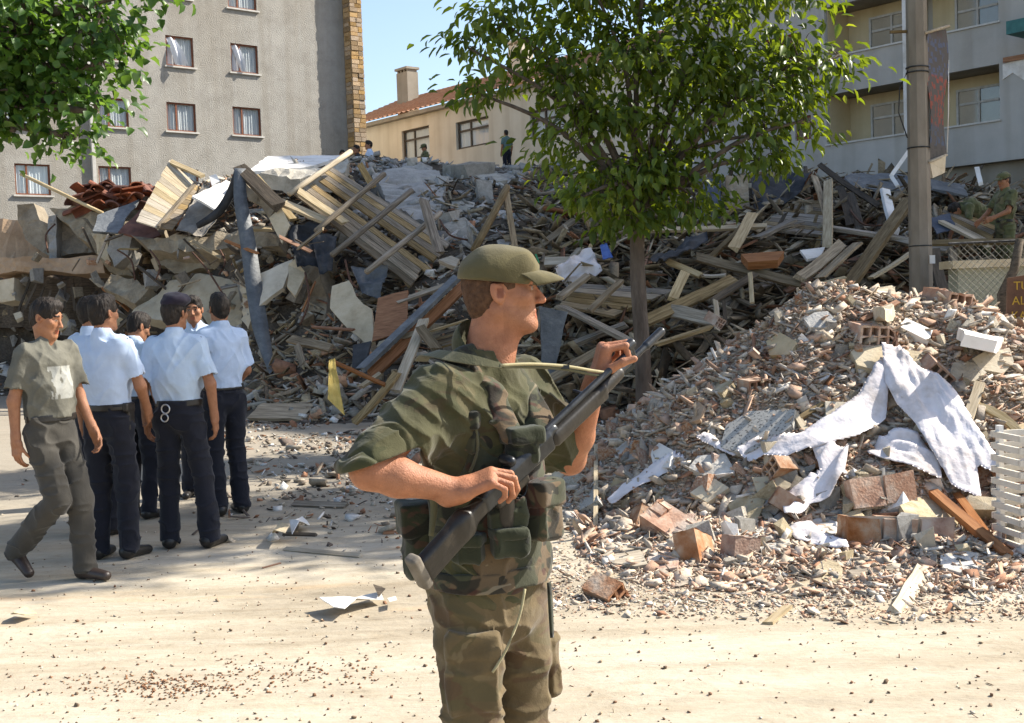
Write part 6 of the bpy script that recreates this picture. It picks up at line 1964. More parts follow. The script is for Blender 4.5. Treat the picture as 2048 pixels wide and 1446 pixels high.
# torn white sheets draped over the heap
def drape(label, outline_px, amp=0.05, lift=0.05, seed=0, h=0.015, th=0.004, fq=(9, 9, 9), peak=None):
    pts = [hp(px, py) for px, py in outline_px]
    poly2 = np.array([(p.x, p.y) for p in pts])
    lo, hi = poly2.min(0) - h, poly2.max(0) + h
    gx, gy = np.arange(lo[0], hi[0], h), np.arange(lo[1], hi[1], h)
    GX, GY = np.meshgrid(gx, gy, indexing='ij')
    ins = np.zeros(GX.shape, bool)
    m = len(poly2)
    for i in range(m):
        a, b = poly2[i], poly2[(i + 1) % m]
        c = ((a[1] > GY) != (b[1] > GY)) & (GX < (b[0] - a[0]) * (GY - a[1]) / (b[1] - a[1] + 1e-9) + a[0])
        ins ^= c
    p3 = np.stack([GX, GY, GX * 0], -1)
    cen = poly2.mean(0)
    _, _, vt_ = np.linalg.svd(poly2 - cen)
    ua, ub = (GX - cen[0]) * vt_[0, 0] + (GY - cen[1]) * vt_[0, 1], (GX - cen[0]) * vt_[1, 0] + (GY - cen[1]) * vt_[1, 1]
    wob = (vnoise(p3, (2.5, 2.5, 1), seed + 5) - 0.5) * 0.25
    r1 = np.abs(vnoise(np.stack([ua, ub + wob, ua * 0], -1), (1.6, 9, 1), seed) - 0.5) * 2
    r2 = np.abs(vnoise(np.stack([ua + ub * 0.5, ub - ua * 0.4 + wob, ua * 0], -1), (4, 19, 1), seed + 1) - 0.5) * 2
    sm_ = np.zeros_like(GX); wt_ = 0
    for dx in (-.14, -.07, 0, .07, .14):
        for dy in (-.14, -.07, 0, .07, .14): sm_ = sm_ + np.maximum(Hh(GX + dx, GY + dy), 0); wt_ += 1
    sm_ /= wt_
    Z = sm_ + lift + (0.6 - r1) * amp + (0.5 - r2) * amp * 0.32 + (vnoise(p3, (3, 3, 1), seed + 6) - 0.5) * 0.08
    GXj = GX + (vnoise(p3, (30, 30, 1), seed + 3) - 0.5) * h * 0.5; GYj = GY + (vnoise(p3, (30, 30, 1), seed + 4) - 0.5) * h * 0.5
    idx = -np.ones(GX.shape, int)
    cell = ins[:-1, :-1] & ins[1:, :-1] & ins[1:, 1:] & ins[:-1, 1:]
    cnt_ = np.zeros(GX.shape, int)
    for a in (0, 1):
        for b in (0, 1): cnt_[a:GX.shape[0] - 1 + a, b:GX.shape[1] - 1 + b] += cell
    for i, k in np.argwhere((cnt_ > 0) & (cnt_ < 4)):      # pull the rim onto the true outline
        q = np.array((GX[i, k], GY[i, k]))
        best, bp_ = 9, q
        for m_ in range(m):
            a, b = poly2[m_], poly2[(m_ + 1) % m]
            t = np.clip(np.dot(q - a, b - a) / (np.dot(b - a, b - a) + 1e-9), 0, 1)
            c = a + (b - a) * t
            dd = np.linalg.norm(q - c)
            if dd < best: best, bp_ = dd, c
        if best < 3 * h: GXj[i, k], GYj[i, k] = bp_
    cell = ins[:-1, :-1] & ins[1:, :-1] & ins[1:, 1:] & ins[:-1, 1:]
    V, Fc = [], []
    use = np.zeros(GX.shape, bool)
    for a in (0, 1):
        for b in (0, 1): use[a:GX.shape[0] - 1 + a, b:GX.shape[1] - 1 + b] |= cell
    idx[use] = np.arange(use.sum())
    base = np.stack([GXj[use], GYj[use], Z[use]], 1)
    n1 = len(base)
    V = np.concatenate([base, base - np.array((0, 0, th))])
    ci = np.argwhere(cell)
    f = np.stack([idx[ci[:, 0], ci[:, 1]], idx[ci[:, 0] + 1, ci[:, 1]], idx[ci[:, 0] + 1, ci[:, 1] + 1], idx[ci[:, 0], ci[:, 1] + 1]], 1)
    Fa = np.concatenate([f, f[:, ::-1] + n1])
    # close the rim
    ed = {}
    for q in f:
        for k in range(4):
            a, b = int(q[k]), int(q[(k + 1) % 4])
            if (b, a) in ed: del ed[(b, a)]
            else: ed[(a, b)] = 1
    rim = np.array([(b, a, a + n1, b + n1) for a, b in ed])
    o = obj('sheet', V, np.concatenate([Fa, rim]), MT['linen'], None, True)
    return tag(o, label, 'sheet')


drape('torn white sheet draped in a peak over the right side of the heap', [(1764, 738), (1800, 748), (1852, 782), (1890, 800), (1925, 850), (1960, 905), (2005, 965), (2000, 1005), (1955, 985), (1965, 1045), (1905, 1010), (1865, 950), (1830, 905), (1795, 865), (1772, 820)], 0.09, 0.15, 3)
drape('white sheet arm running down left from the sheet peak', [(1766, 738), (1780, 800), (1772, 868), (1720, 915), (1650, 942), (1570, 946), (1500, 945), (1468, 935), (1515, 895), (1600, 898), (1675, 868), (1722, 820), (1745, 780)], 0.06, 0.11, 7)
drape('bluish white cloth spread over the masonry block', [(1730, 935), (1760, 900), (1815, 890), (1850, 920), (1880, 960), (1885, 1000), (1840, 985), (1790, 955)], 0.05, 0.10, 9)
drape('white cloth tail hanging in front of the heap middle', [(1620, 925), (1700, 930), (1690, 985), (1660, 1030), (1620, 1045), (1570, 1060), (1565, 1030), (1590, 1000), (1640, 980)], 0.07, 0.09, 12)
drape('dusty lilac cloth strip on the lower left slope', [(1215, 1030), (1250, 990), (1310, 945), (1365, 915), (1372, 930), (1320, 965), (1260, 1010), (1225, 1040)], 0.05, 0.06, 15)
drape('thin white cloth end near the terrazzo slab', [(1385, 885), (1420, 885), (1470, 920), (1480, 935), (1440, 925), (1400, 898)], 0.03, 0.05, 17, h=0.015)
drape('frayed white rag at the foot below the cloth tail', [(1575, 1068), (1620, 1062), (1690, 1090), (1700, 1108), (1640, 1095), (1590, 1085)], 0.04, 0.05, 19, h=0.015)

# white slatted crate at the right edge
cb = hp(2030, 1100, 0.0)
cr = empty('slatted_crate', (cb.x + 0.12, cb.y + 0.05, 0), R(8), 'white slatted crate standing at the right edge of the heap', 'crate')
cz = max(0.0, cb.z)
for k in range(10): boxes('slat', [(-0.16, 0.30, -0.16, -0.142, cz + 0.02 + k * 0.070, cz + 0.055 + k * 0.070)], MT['crate'] if 'crate' in MT else MT['white'], cr)
for xx in (-0.10, 0.08, 0.24): boxes('upright', [(xx, xx + 0.05, -0.140, -0.125, cz, cz + 0.72)], MT['white'], cr)
for k in range(10):
    boxes('slat', [(-0.16, -0.142, -0.138, 0.138, cz + 0.02 + k * 0.070, cz + 0.055 + k * 0.070)], MT['crate'], cr)
    boxes('slat', [(-0.16, 0.30, 0.142, 0.16, cz + 0.02 + k * 0.070, cz + 0.055 + k * 0.070)], MT['crate'], cr)
for xx in (-0.139, 0.26): boxes('corner_post', [(xx, xx + 0.03, 0.10, 0.139, cz, cz + 0.72)], MT['white'], cr)

# BIGPIECES: larger slabs and blocks half sunk in the heap
for px, py, r_, m_, lab in ((1420, 760, 40, 'chunk', 'flat concrete piece above the tan board'), (1560, 690, 34, 'plaster', 'cream slab piece on the upper left slope'), (1640, 640, 30, 'chunk', 'grey slab piece just below the heap top'), (1680, 820, 38, 'plaster', 'cream slab piece left of the sheet peak'),
                            (1260, 900, 36, 'chunk', 'grey slab piece by the white-faced plaster chunk'), (1250, 985, 40, 'brick', 'broken brick slab at the lower left of the heap'), (1420, 930, 44, 'chunk', 'broad grey slab below the terrazzo'), (1540, 970, 40, 'plaster', 'cream slab above the cloth tail'),
                            (1640, 1060, 40, 'chunk', 'grey block at the foot below the cloth tail'), (1930, 740, 36, 'chunk', 'grey slab right of the sheet peak'), (1990, 720, 40, 'plaster', 'cream slab at the right shoulder of the heap'), (1860, 850, 26, 'plaster', 'plaster piece caught under the torn sheet'),
                            (1330, 1120, 36, 'brick', 'brick slab in the gravel under the tipped hollow brick'), (1660, 1140, 34, 'chunk', 'flat grey piece in the front gravel'), (1920, 1120, 36, 'chunk', 'flat grey piece in the gravel before the crate'), (1480, 690, 30, 'brick', 'brick slab on the left shoulder above the batten')):
    k = random.randint(5, 7)
    a0 = random.uniform(0, 6)
    pts = [(px + r_ * random.uniform(.75, 1.25) * math.cos(a0 + i * 6.283 / k), py + 0.62 * r_ * random.uniform(.75, 1.25) * math.sin(a0 + i * 6.283 / k)) for i in range(k)]
    slab(lab, pts, random.uniform(0.05, 0.12), m_, 0.01, 0.08)
# ---------------------------------------------------------------- trees, pole, fence, ground litter
def leaf_mat(name, c1, c2, c3, trans=0.45):
    m = bpy.data.materials.new(name)
    m.use_nodes = True
    nt = m.node_tree; N, L = nt.nodes, nt.links
    b = N['Principled BSDF']
    b.inputs['Roughness'].default_value = 0.38
    b.inputs['Specular IOR Level'].default_value = 0.45
    at = N.new('ShaderNodeAttribute'); at.attribute_name = 'Col'
    sp = N.new('ShaderNodeSeparateColor'); L.new(at.outputs['Color'], sp.inputs[0])
    rp = ramp(nt, [(0.0, c1), (0.55, c2), (1.0, c3)])
    L.new(sp.outputs[0], rp.inputs[0])
    L.new(rp.outputs[0], b.inputs['Base Color'])
    tr = N.new('ShaderNodeBsdfTranslucent')
    hs = N.new('ShaderNodeHueSaturation'); hs.inputs['Hue'].default_value = 0.475; hs.inputs['Saturation'].default_value = 1.15; hs.inputs['Value'].default_value = 1.6
    L.new(rp.outputs[0], hs.inputs['Color']); L.new(hs.outputs[0], tr.inputs[0])
    mx = N.new('ShaderNodeMixShader'); mx.inputs[0].default_value = trans
    L.new(b.outputs[0], mx.inputs[1]); L.new(tr.outputs[0], mx.inputs[2])
    L.new(mx.outputs[0], N['Material Output'].inputs[0])
    return m


MT['leaf'] = leaf_mat('street_tree_leaf', (0.052, 0.085, 0.015), (0.130, 0.195, 0.031), (0.26, 0.31, 0.055), 0.50)
MT['leaf2'] = leaf_mat('poplar_leaf', (0.035, 0.080, 0.018), (0.08, 0.165, 0.032), (0.16, 0.26, 0.06), 0.42)
MT['bark'] = mat('tree_bark', [(0.3, (0.06, 0.045, 0.035)), (0.5, (0.12, 0.095, 0.075)), (0.7, (0.19, 0.155, 0.125))], 8, 0.95, 0.9, 30, (1, 1, 0.25), bdist=0.02)


def leaves(name, C, Dv, Nv, L_, W_, mt, parent, col, fold=0.25, notch=False):
    """leaf blades: six points each, folded along the midrib and drooping at the tip"""
    n = len(C)
    Dv = Dv / np.linalg.norm(Dv, axis=1, keepdims=True)
    S = np.cross(Dv, Nv); S /= np.linalg.norm(S, axis=1, keepdims=True) + 1e-6
    N2 = np.cross(S, Dv)
    pr = [(0, 0, 0), (0.32, 0.5, fold), (0.70, 0.36, fold * 0.6), (1.0, 0, -0.22), (0.70, -0.36, fold * 0.6), (0.32, -0.5, fold), (0.45, 0, 0.0)]
    V = np.stack([C + Dv * (L_ * a)[:, None] + S * (W_ * b)[:, None] + N2 * (W_ * c)[:, None] for a, b, c in pr], 1).reshape(-1, 3)
    f = np.array([(0, 1, 6), (1, 2, 6), (2, 3, 6), (3, 4, 6), (4, 5, 6), (5, 0, 6)])
    F_ = (f[None] + (np.arange(n) * 7)[:, None, None]).reshape(-1, 3)
    cc = np.repeat(np.stack([col, col, col], 1), 7, 0)
    o = obj(name, V, F_, MT[mt], parent, False, cc)
    o['kind'] = 'stuff'
    return o


def tree(label, base, fork, lobes, per, leafsize, mt, trunk_r, nleaf=7, droop=0.9, name='street_tree', spread=1.0, cat='tree', shell=0.6, bunch=0.13):
    root = empty(name, base, 0, label, cat)
    b = A3(base)
    V, Fc = [], []

    def br(pts, r0, r1, n=7):
        pts = [A3(p) - b for p in pts]
        out = []
        for i in range(len(pts) - 1):
            for k in range(4):
                t = k / 4
                p0, p1, p2, p3 = pts[max(0, i - 1)], pts[i], pts[i + 1], pts[min(len(pts) - 1, i + 2)]
                out.append(0.5 * ((2 * p1) + (-p0 + p2) * t + (2 * p0 - 5 * p1 + 4 * p2 - p3) * t * t + (-p0 + 3 * p1 - 3 * p2 + p3) * t ** 3))
        out.append(pts[-1])
        v, f = tube_mesh(out, list(np.linspace(r0, r1, len(out))), n, 0.06, len(V))
        V.extend(v); Fc.extend(f)
    fk = A3(fork)
    br([b - A3((0, 0, 0.1)), b * 0.7 + fk * 0.3 + A3((0.02, 0, 0)), b * 0.3 + fk * 0.7 - A3((0.02, 0, 0)), fk], trunk_r, trunk_r * 0.8, 12)
    C, Dv, Nv, col, Ls = [], [], [], [], []
    for c, r_ in lobes:
        c, r_ = A3(c), A3(r_)
        m = fk * 0.5 + c * 0.5 + A3((random.uniform(-.2, .2), random.uniform(-.2, .2), 0.15))
        br([fk - A3((0, 0, 0.15)), m, c], trunk_r * 0.42, trunk_r * 0.14)
        vol = float(r_[0] * r_[1] * r_[2])
        for k in range(max(3, int(per * vol ** 0.7))):
            d = rng.normal(0, 1, 3); d /= np.linalg.norm(d)
            p = c + d * r_ * (rng.random() ** shell)
            tw = c + (p - c) * 0.2
            br([tw, (tw + p) / 2 + A3((0, 0, 0.06)), p], trunk_r * 0.09, trunk_r * 0.03, 4)
            out = (p - fk); out[2] *= 0.4; out /= np.linalg.norm(out) + 1e-6
            shade = rng.random()
            bs = bunch * rng.uniform(0.7, 1.3)
            for q in range(nleaf):          # one hanging spray of leaves at the twig end
                e = rng.normal(0, 1, 3) * bs * np.array((1, 1, 0.55))
                a = rng.normal(0, 1, 3) * 0.55 + e / bs * 0.45 + out * 0.35 + np.array((0, 0, -droop))
                C.append(p + e); Dv.append(a)
                Nv.append(np.array((0, 0, 1.0)) + rng.normal(0, 0.5, 3) + out * 0.4)
                col.append(np.clip(0.2 + 0.45 * shade + rng.normal(0, 0.17), 0, 1)); Ls.append(leafsize * rng.uniform(0.6, 1.2))
    obj('trunk', V, Fc, MT['bark'], root, True)
    Ls = np.array(Ls)
    leaves('crown', np.array(C) - b, np.array(Dv), np.array(Nv), Ls, Ls * (0.46 if mt == 'leaf' else 0.85), mt, root, np.array(col))
    return root


def lob(px, py, rx, ry, d, rd=None):
    c = P(px, py, d); k = d / FPX
    return (c, (rx * k, (rd if rd else (rx + ry) / 2 * k), ry * k))


TB = P(1278, 600, 13.8); TB.z = 0
tree('leafy street tree with thin straight trunk in front of the timber tangle', TB, (TB.x + 0.02, TB.y, 2.75),
     [lob(1290, 110, 190, 150, 13.8), lob(1075, 120, 125, 95, 13.6), lob(950, 185, 70, 38, 13.4), lob(935, 95, 50, 35, 13.4), lob(1010, 45, 75, 60, 13.6), lob(1455, 150, 165, 125, 13.7), lob(1600, 120, 95, 85, 13.5), lob(1680, 110, 48, 62, 13.4),
      lob(1300, 320, 200, 115, 13.7), lob(1150, 250, 90, 95, 13.5), lob(1530, 265, 90, 85, 13.4), lob(1610, 240, 45, 60, 13.3), lob(1275, 425, 95, 50, 13.6), lob(1200, 390, 80, 60, 13.4), lob(1390, 390, 90, 60, 13.5),
      lob(1180, -40, 220, 110, 13.8), lob(1460, -40, 220, 110, 13.8), lob(1320, -190, 280, 140, 13.8), lob(1150, 400, 35, 35, 13.2), lob(1560, 320, 55, 30, 13.3)],
     54, 0.155, 'leaf', 0.098, 25, 1.0, bunch=0.155)
LB = P(-420, 700, 8.6); LB.z = 0
tree('broad leaved tree reaching in at the upper left corner', LB, (LB.x + 0.1, LB.y, 3.0),
     [lob(70, 70, 175, 120, 8.0), lob(190, 60, 80, 80, 7.9), lob(195, 135, 60, 50, 7.9), lob(80, 215, 120, 75, 8.0), lob(190, 225, 55, 40, 7.8), lob(20, 150, 130, 120, 8.1), lob(150, 275, 55, 30, 7.9), lob(30, 260, 60, 45, 8.0), lob(165, 10, 95, 50, 8.0),
      lob(-200, 0, 230, 250, 8.4), lob(-420, -150, 260, 260, 8.6), lob(-300, -400, 300, 200, 8.8), lob(-650, 0, 240, 240, 8.8), lob(40, -160, 200, 110, 8.3), lob(325, -30, 25, 22, 7.8)],
     150, 0.080, 'leaf2', 0.14, 26, 0.5, 'shade_tree', bunch=0.11)
tree('street tree standing just outside the right edge of the picture', (7.9, 12.6, 0), (7.9, 12.6, 4.5),
     [((7.9, 12.6, 7.9), (1.3, 1.2, 0.8)), ((6.9, 10.9, 9.2), (0.9, 0.8, 0.6)), ((7.6, 11.2, 8.0), (0.8, 0.8, 0.6)), ((7.0, 12.1, 8.9), (1.0, 0.9, 0.7)), ((8.6, 13.2, 8.8), (1.0, 0.9, 0.8)), ((7.7, 12.4, 10.0), (1.2, 1.1, 0.8)), ((6.7, 11.6, 10.3), (0.8, 0.7, 0.5)), ((8.6, 12.0, 10.6), (0.9, 0.9, 0.6))],
     60, 0.2, 'leaf', 0.13, 24, 0.9, bunch=0.2)

# --- concrete pole with its banner
MT['pole'] = mat('weathered_concrete_pole', [(0.3, (0.17, 0.145, 0.115)), (0.7, (0.27, 0.24, 0.20))], 4, 0.95, 0.5, 30, (1, 1, 0.4), bdist=0.01)
PB = P(1842, 560, 14.6); PB.z = 0
po = empty('utility_pole', PB, 0, 'square concrete utility pole behind the brick heap', 'pole')
V, Fc = [], []
for i, (z_, r_) in enumerate(((0, 0.145), (9.5, 0.10))):
    for a in range(8):
        an = math.pi / 4 * a + math.pi / 8
        V.append((math.cos(an) * r_, math.sin(an) * r_, z_))
Fc = [(a, (a + 1) % 8, 8 + (a + 1) % 8, 8 + a) for a in range(8)] + [tuple(range(8, 16))]
obj('shaft', V, Fc, MT['pole'], po)
for zz in (4.18, 4.24, 3.28, 2.1):
    v, f = tube_ring((0, 0, zz), np.array(((1, 0, 0), (0, 0, 1), (0, 1, 0)), dtype=np.float32).T, 0.130, 0.009, 16)
    obj('wire_band', v, f, MT['gun'] if 'gun' in MT else MT['felt'], po, True)
wl = [A3((-0.13, -0.05, 4.2)), A3((-0.24, -0.08, 4.0)), A3((-0.26, -0.08, 3.7)), A3((-0.15, -0.05, 3.4))]
v, f = tube_mesh(wl, [0.008] * 4, 6); obj('cable', v, f, MT['felt'], po, True)
boxes('bracket', [(-0.32, -0.12, -0.02, 0.02, 4.66, 4.69)], MT['wood'], po)
boxes('notice', [(0.06, 0.125, -0.146, -0.135, 1.88, 1.98)], MT['white'], po)


def banner_mat():
    m = bpy.data.materials.new('printed_banner')
    m.use_nodes = True
    nt = m.node_tree; N, L = nt.nodes, nt.links
    b = N['Principled BSDF']; b.inputs['Roughness'].default_value = 0.85
    tc = N.new('ShaderNodeTexCoord'); sp = N.new('ShaderNodeSeparateXYZ'); L.new(tc.outputs['Generated'], sp.inputs[0])
    zone = ramp(nt, [(0.0, (0.055, 0.05, 0.045)), (0.12, (0.055, 0.05, 0.045)), (0.14, (0.06, 0.08, 0.13)), (0.26, (0.06, 0.08, 0.13)), (0.28, (0.24, 0.055, 0.035)), (0.62, (0.24, 0.055, 0.035)), (0.64, (0.07, 0.085, 0.14)), (0.90, (0.07, 0.085, 0.14)), (0.93, (0.08, 0.055, 0.05))])
    L.new(sp.outputs['Z'], zone.inputs[0])
    mp = N.new('ShaderNodeMapping'); mp.inputs['Scale'].default_value = (7, 7, 22); L.new(tc.outputs['Generated'], mp.inputs[0])
    vn = N.new('ShaderNodeTexVoronoi'); vn.distance = 'CHEBYCHEV'; vn.inputs['Scale'].default_value = 1.0; L.new(mp.outputs[0], vn.inputs['Vector'])
    r2 = ramp(nt, [(0.30, (1, 1, 1)), (0.42, (0, 0, 0))]); L.new(vn.outputs['Distance'], r2.inputs[0])
    mx = N.new('ShaderNodeMix'); mx.data_type = 'RGBA'; mx.inputs['A'].default_value = (0.075, 0.065, 0.06, 1)
    L.new(r2.outputs[0], mx.inputs['Factor']); L.new(zone.outputs[0], mx.inputs['B'])
    L.new(mx.outputs['Result'], b.inputs['Base Color'])
    return m


bn = empty('banner', P(1856, 190, 14.55), 0, 'tall narrow banner with blue and red print hung beside the pole', 'banner')
c = bn.location
tl, tr, br_, bl = (P(*q) - c for q in ((1855, 66, 14.52), (1893, 58, 15.0), (1891, 308, 15.0), (1859, 322, 14.52)))
V, n = [], 10
nb = (tr - tl).cross(bl - tl).normalized()
for lay in (0, 1):
    for i in range(n + 1):
        for k in range(n + 1):
            s, t = i / n, k / n
            p = tl * (1 - s) * (1 - t) + tr * s * (1 - t) + br_ * s * t + bl * (1 - s) * t
            V.append(p + nb * (0.03 * math.sin(s * 3 + t * 7) + 0.006 * lay))
Fc = []
for i in range(n):
    for k in range(n):
        a = i * (n + 1) + k; N1 = (n + 1) ** 2
        Fc += [(a, a + n + 1, a + n + 2, a + 1), (N1 + a, N1 + a + 1, N1 + a + n + 2, N1 + a + n + 1)]
obj('cloth', V, Fc, banner_mat(), bn, True)
for (a, b_) in (((1850, 66, 14.5), (1898, 52, 15.02)), ((1858, 324, 14.5), (1893, 310, 15.0))):
    v, f = tube_mesh([A3(P(*a) - c), A3((P(*a) + P(*b_)) / 2 - c), A3(P(*b_) - c)], [0.018] * 3, 8)
    obj('rod', v, f, MT['wood_pale'], bn, True)
v, f = tube_mesh([A3(P(1897, 120, 15.02) - c), A3(P(1897, 220, 15.02) - c), A3(P(1894, 305, 15.02) - c)], [0.006] * 3, 6)
obj('edge_cord', v, f, MT['white'], bn, True)
poly('sign_board', 'small sunlit board hanging under the banner', 'sign', [(1860, 324, 14.6), (1892, 312, 14.9), (1890, 345, 14.9), (1866, 356, 14.6)], 0.03, 'plaster', 0)

# --- fence and low wall behind the heap
MT['wire'] = mat('galvanised_wire', [(0.3, (0.16, 0.15, 0.12)), (0.7, (0.26, 0.25, 0.21))], 8, 0.6, 0.1, 60, metal=0.3)
fx0, fx1, fy = P(1898, 560, 13.1).x, 9.0, 13.1
fe = empty('chain_link_fence', (fx0, fy, 0), 0, 'chain link fence with bent dark post behind the heap', 'fence')
Hf = P(1960, 485, 13.1).z
V, Fc = [], []
W_ = fx1 - fx0
for sgn in (1, -1):
    for k in range(int((W_ + Hf) / 0.075)):
        s0 = -Hf + k * 0.075
        xa, za, xb, zb = s0, 0.0, s0 + Hf, Hf
        if xa < 0: za -= xa; xa = 0
        if xb > W_: zb -= (xb - W_); xb = W_
        if xb <= xa: continue
        if sgn < 0: za, zb = Hf - za, Hf - zb
        v, f = tube_mesh([np.array((xa, 0.004 * sgn, za)), np.array((xb, 0.004 * sgn, zb))], [0.0028] * 2, 4, 0, len(V))
        V += v; Fc += f
obj('wire_mesh', V, Fc, MT['wire'], fe)
v, f = tube_mesh([np.array((0, 0, Hf)), np.array((W_ / 2, 0, Hf + 0.02)), np.array((W_, 0, Hf))], [0.014] * 3, 6); obj('top_wire', v, f, MT['felt'], fe)
pp = [A3(P(*q)) - A3((fx0, fy, 0)) for q in ((2040, 478, 13.0), (2028, 540, 13.0), (2004, 590, 13.0), (2008, 650, 13.0))]
pp.append(np.array((pp[-1][0], 0, 0)))
v, f = tube_mesh(pp, [0.045, 0.05, 0.055, 0.055, 0.055], 7); obj('post', v, f, MT['wood_dark'], fe, True)
lw = empty('low_wall', (P(1912, 540, 13.7).x, 13.7, 0), 0, 'pale green-grey low wall with coping behind the chain link fence', 'wall')
zt = P(1960, 520, 13.7).z
boxes('wall_body', [(0.02, 5, 0.0, 0.3, 0, zt - 0.09)], MT['lowwall'] if 'lowwall' in MT else MT['plaster'], lw)
boxes('coping', [(-0.06, 5.1, -0.07, 0.37, zt - 0.088, zt)], MT['plaster'], lw)
sg = empty('sign_board', P(2035, 640, 12.6), 0, 'brown sign board with yellow letters at the right edge', 'sign')
c = sg.location
V = [P(*q) - c for q in ((2016, 556, 12.6), (2075, 546, 12.5), (2078, 690, 12.5), (2012, 690, 12.6))]
obj('board', V + [v + Vector((0, 0.03, 0)) for v in V], [(0, 1, 2, 3), (7, 6, 5, 4), (0, 4, 5, 1), (1, 5, 6, 2), (2, 6, 7, 3), (3, 7, 4, 0)], mat('rusty_brown_board', [(0.3, (0.09, 0.045, 0.028)), (0.7, (0.16, 0.085, 0.05))], 5, 0.8, 0.4, 30), sg)
yl = flat('yellow_letter', (0.42, 0.26, 0.02))
for txt, px, py in (('TU', 2027, 572), ('AL', 2024, 602), ('KA', 2022, 632)):
    cu = bpy.data.curves.new('lettering', 'FONT'); cu.body = txt; cu.size = 0.125; cu.extrude = 0.002
    to = bpy.data.objects.new('tmp', cu); COL.objects.link(to)
    me = bpy.data.meshes.new_from_object(to); bpy.data.objects.remove(to)
    me.materials.append(yl)
    lo_ = link('lettering', me, sg)
    lo_.location = P(px, py, 12.55) - c - Vector((0, 0, 0.04)); lo_.rotation_euler = (math.pi / 2, 0, 0)

# --- litter on the ground
n = 3200
x = rng.uniform(-3.6, 4.0, n); y = 3.6 + rng.gamma(2.2, 1.3, n)
k = (y < 11); x, y = x[k], y[k]
sx = np.exp(rng.normal(math.log(0.008), 0.4, len(x))).clip(0.004, 0.022)
o = scatter('pebbles', x, y, sx * 0.25, sx, palette(len(x), [(0.22, 0.12, 0.07), (0.40, 0.30, 0.20), (0.55, 0.48, 0.38), (0.16, 0.11, 0.07)], [3, 2, 2, 2]), 0.6, 0.1)
o['label'] = 'small brown pebbles strewn over the dusty ground'
q = [on_ground(random.gauss(330, 110), random.gauss(1372, 14)) for _ in range(420)] + [on_ground(random.uniform(430, 760), random.gauss(1345, 16)) for _ in range(160)]
x, y = np.array([p.x for p in q]), np.array([p.y for p in q])
sx = rng.uniform(0.006, 0.015, len(x))
o = scatter('dry_leaves', x, y, sx * 0.2, sx, palette(len(x), [(0.24, 0.12, 0.06), (0.32, 0.18, 0.10), (0.18, 0.09, 0.05)], [3, 2, 2]), 0.35, 0.1)
o['label'] = 'patch of brown crumbs on the ground at lower left'
n = 17000
x = rng.uniform(-5.5, 1.6, n); y = rng.uniform(7.6, 17.5, n)
pxs = 1024 + FPX * x / y
k = (rng.random(n) < np.clip((y - 7.2) / 5.0, 0.05, 1) * np.clip((pxs - 380) / 300, 0.03, 1)) & (vnoise(np.stack([x, y, x * 0], 1), (0.9, 1.3, 1), 77) + 0.25 * rng.random(n) > 0.45)
x, y = x[k], y[k]
sx = np.exp(rng.normal(math.log(0.028), 0.65, len(x))).clip(0.008, 0.16)
o = scatter('ground_litter', x, y, np.maximum(Hm(x, y), 0) + sx * 0.2, sx, palette(len(x), [(0.42, 0.36, 0.28), (0.30, 0.24, 0.18), (0.36, 0.18, 0.10), (0.66, 0.64, 0.60), (0.14, 0.11, 0.09)], [3, 3, 2, 2.2, 2]), 0.3, 0.3)
o['label'] = 'fine litter of chips and paper on the ground before the ruin'


def paper(label, pts, mt='white', curl=0.03, name='paper_scrap', cat='paper'):
    p = [on_ground(*q) for q in pts]
    c = sum(p, Vector()) / len(p)
    bm = bmesh.new()
    vs = [bm.verts.new(v - c + Vector((0, 0, 0.012 + random.uniform(0, curl)))) for v in p]
    f = bm.faces.new(vs)
    r_ = bmesh.ops.triangulate(bm, faces=[f])
    bmesh.ops.subdivide_edges(bm, edges=bm.edges, cuts=2, use_grid_fill=True)
    for v in bm.verts: v.co.z += 0.5 * curl * (vnoise(np.array([[v.co.x, v.co.y, 0.0]]), (9, 9, 1), 5)[0] - 0.3)
    ex = bmesh.ops.solidify(bm, geom=bm.faces, thickness=0.004)
    me = bpy.data.meshes.new(name); bm.to_mesh(me); bm.free(); me.materials.append(MT[mt])
    o = link(name, me); o.location = c + Vector((0, 0, 0.012))
    return tag(o, label, cat)


paper('torn white cardboard lying in the sun left of the soldier', [(640, 1222), (672, 1216), (735, 1203), (762, 1200), (768, 1210), (745, 1216), (715, 1226), (690, 1240), (668, 1238)], 'white', 0.05)
paper('dark curled end of the torn cardboard', [(748, 1203), (764, 1196), (772, 1206), (758, 1213)], 'wood_dark', 0.07)
paper('small torn scrap right of the torn cardboard', [(775, 1212), (792, 1208), (795, 1218), (780, 1222)], 'white', 0.03)
paper('small pale paper lying at the far left', [(22, 1240), (52, 1230), (74, 1236), (50, 1246), (28, 1246)], 'plaster', 0.03)
paper('grey rag and plastic on the ground behind the torn cardboard', [(580, 1062), (605, 1052), (620, 1060), (600, 1072), (585, 1078)], 'white', 0.08)
paper('crumpled pale paper on the ground near the orange lath', [(545, 1085), (560, 1072), (580, 1082), (572, 1096), (552, 1094)], 'plaster', 0.08)


def gstick(x1, y1, x2, y2, w_, label, mt):
    return plank(on_ground(x1, y1, w_ * 0.3), on_ground(x2, y2, w_ * 0.3), w_, w_ * 0.5, mt, label, roll=0)


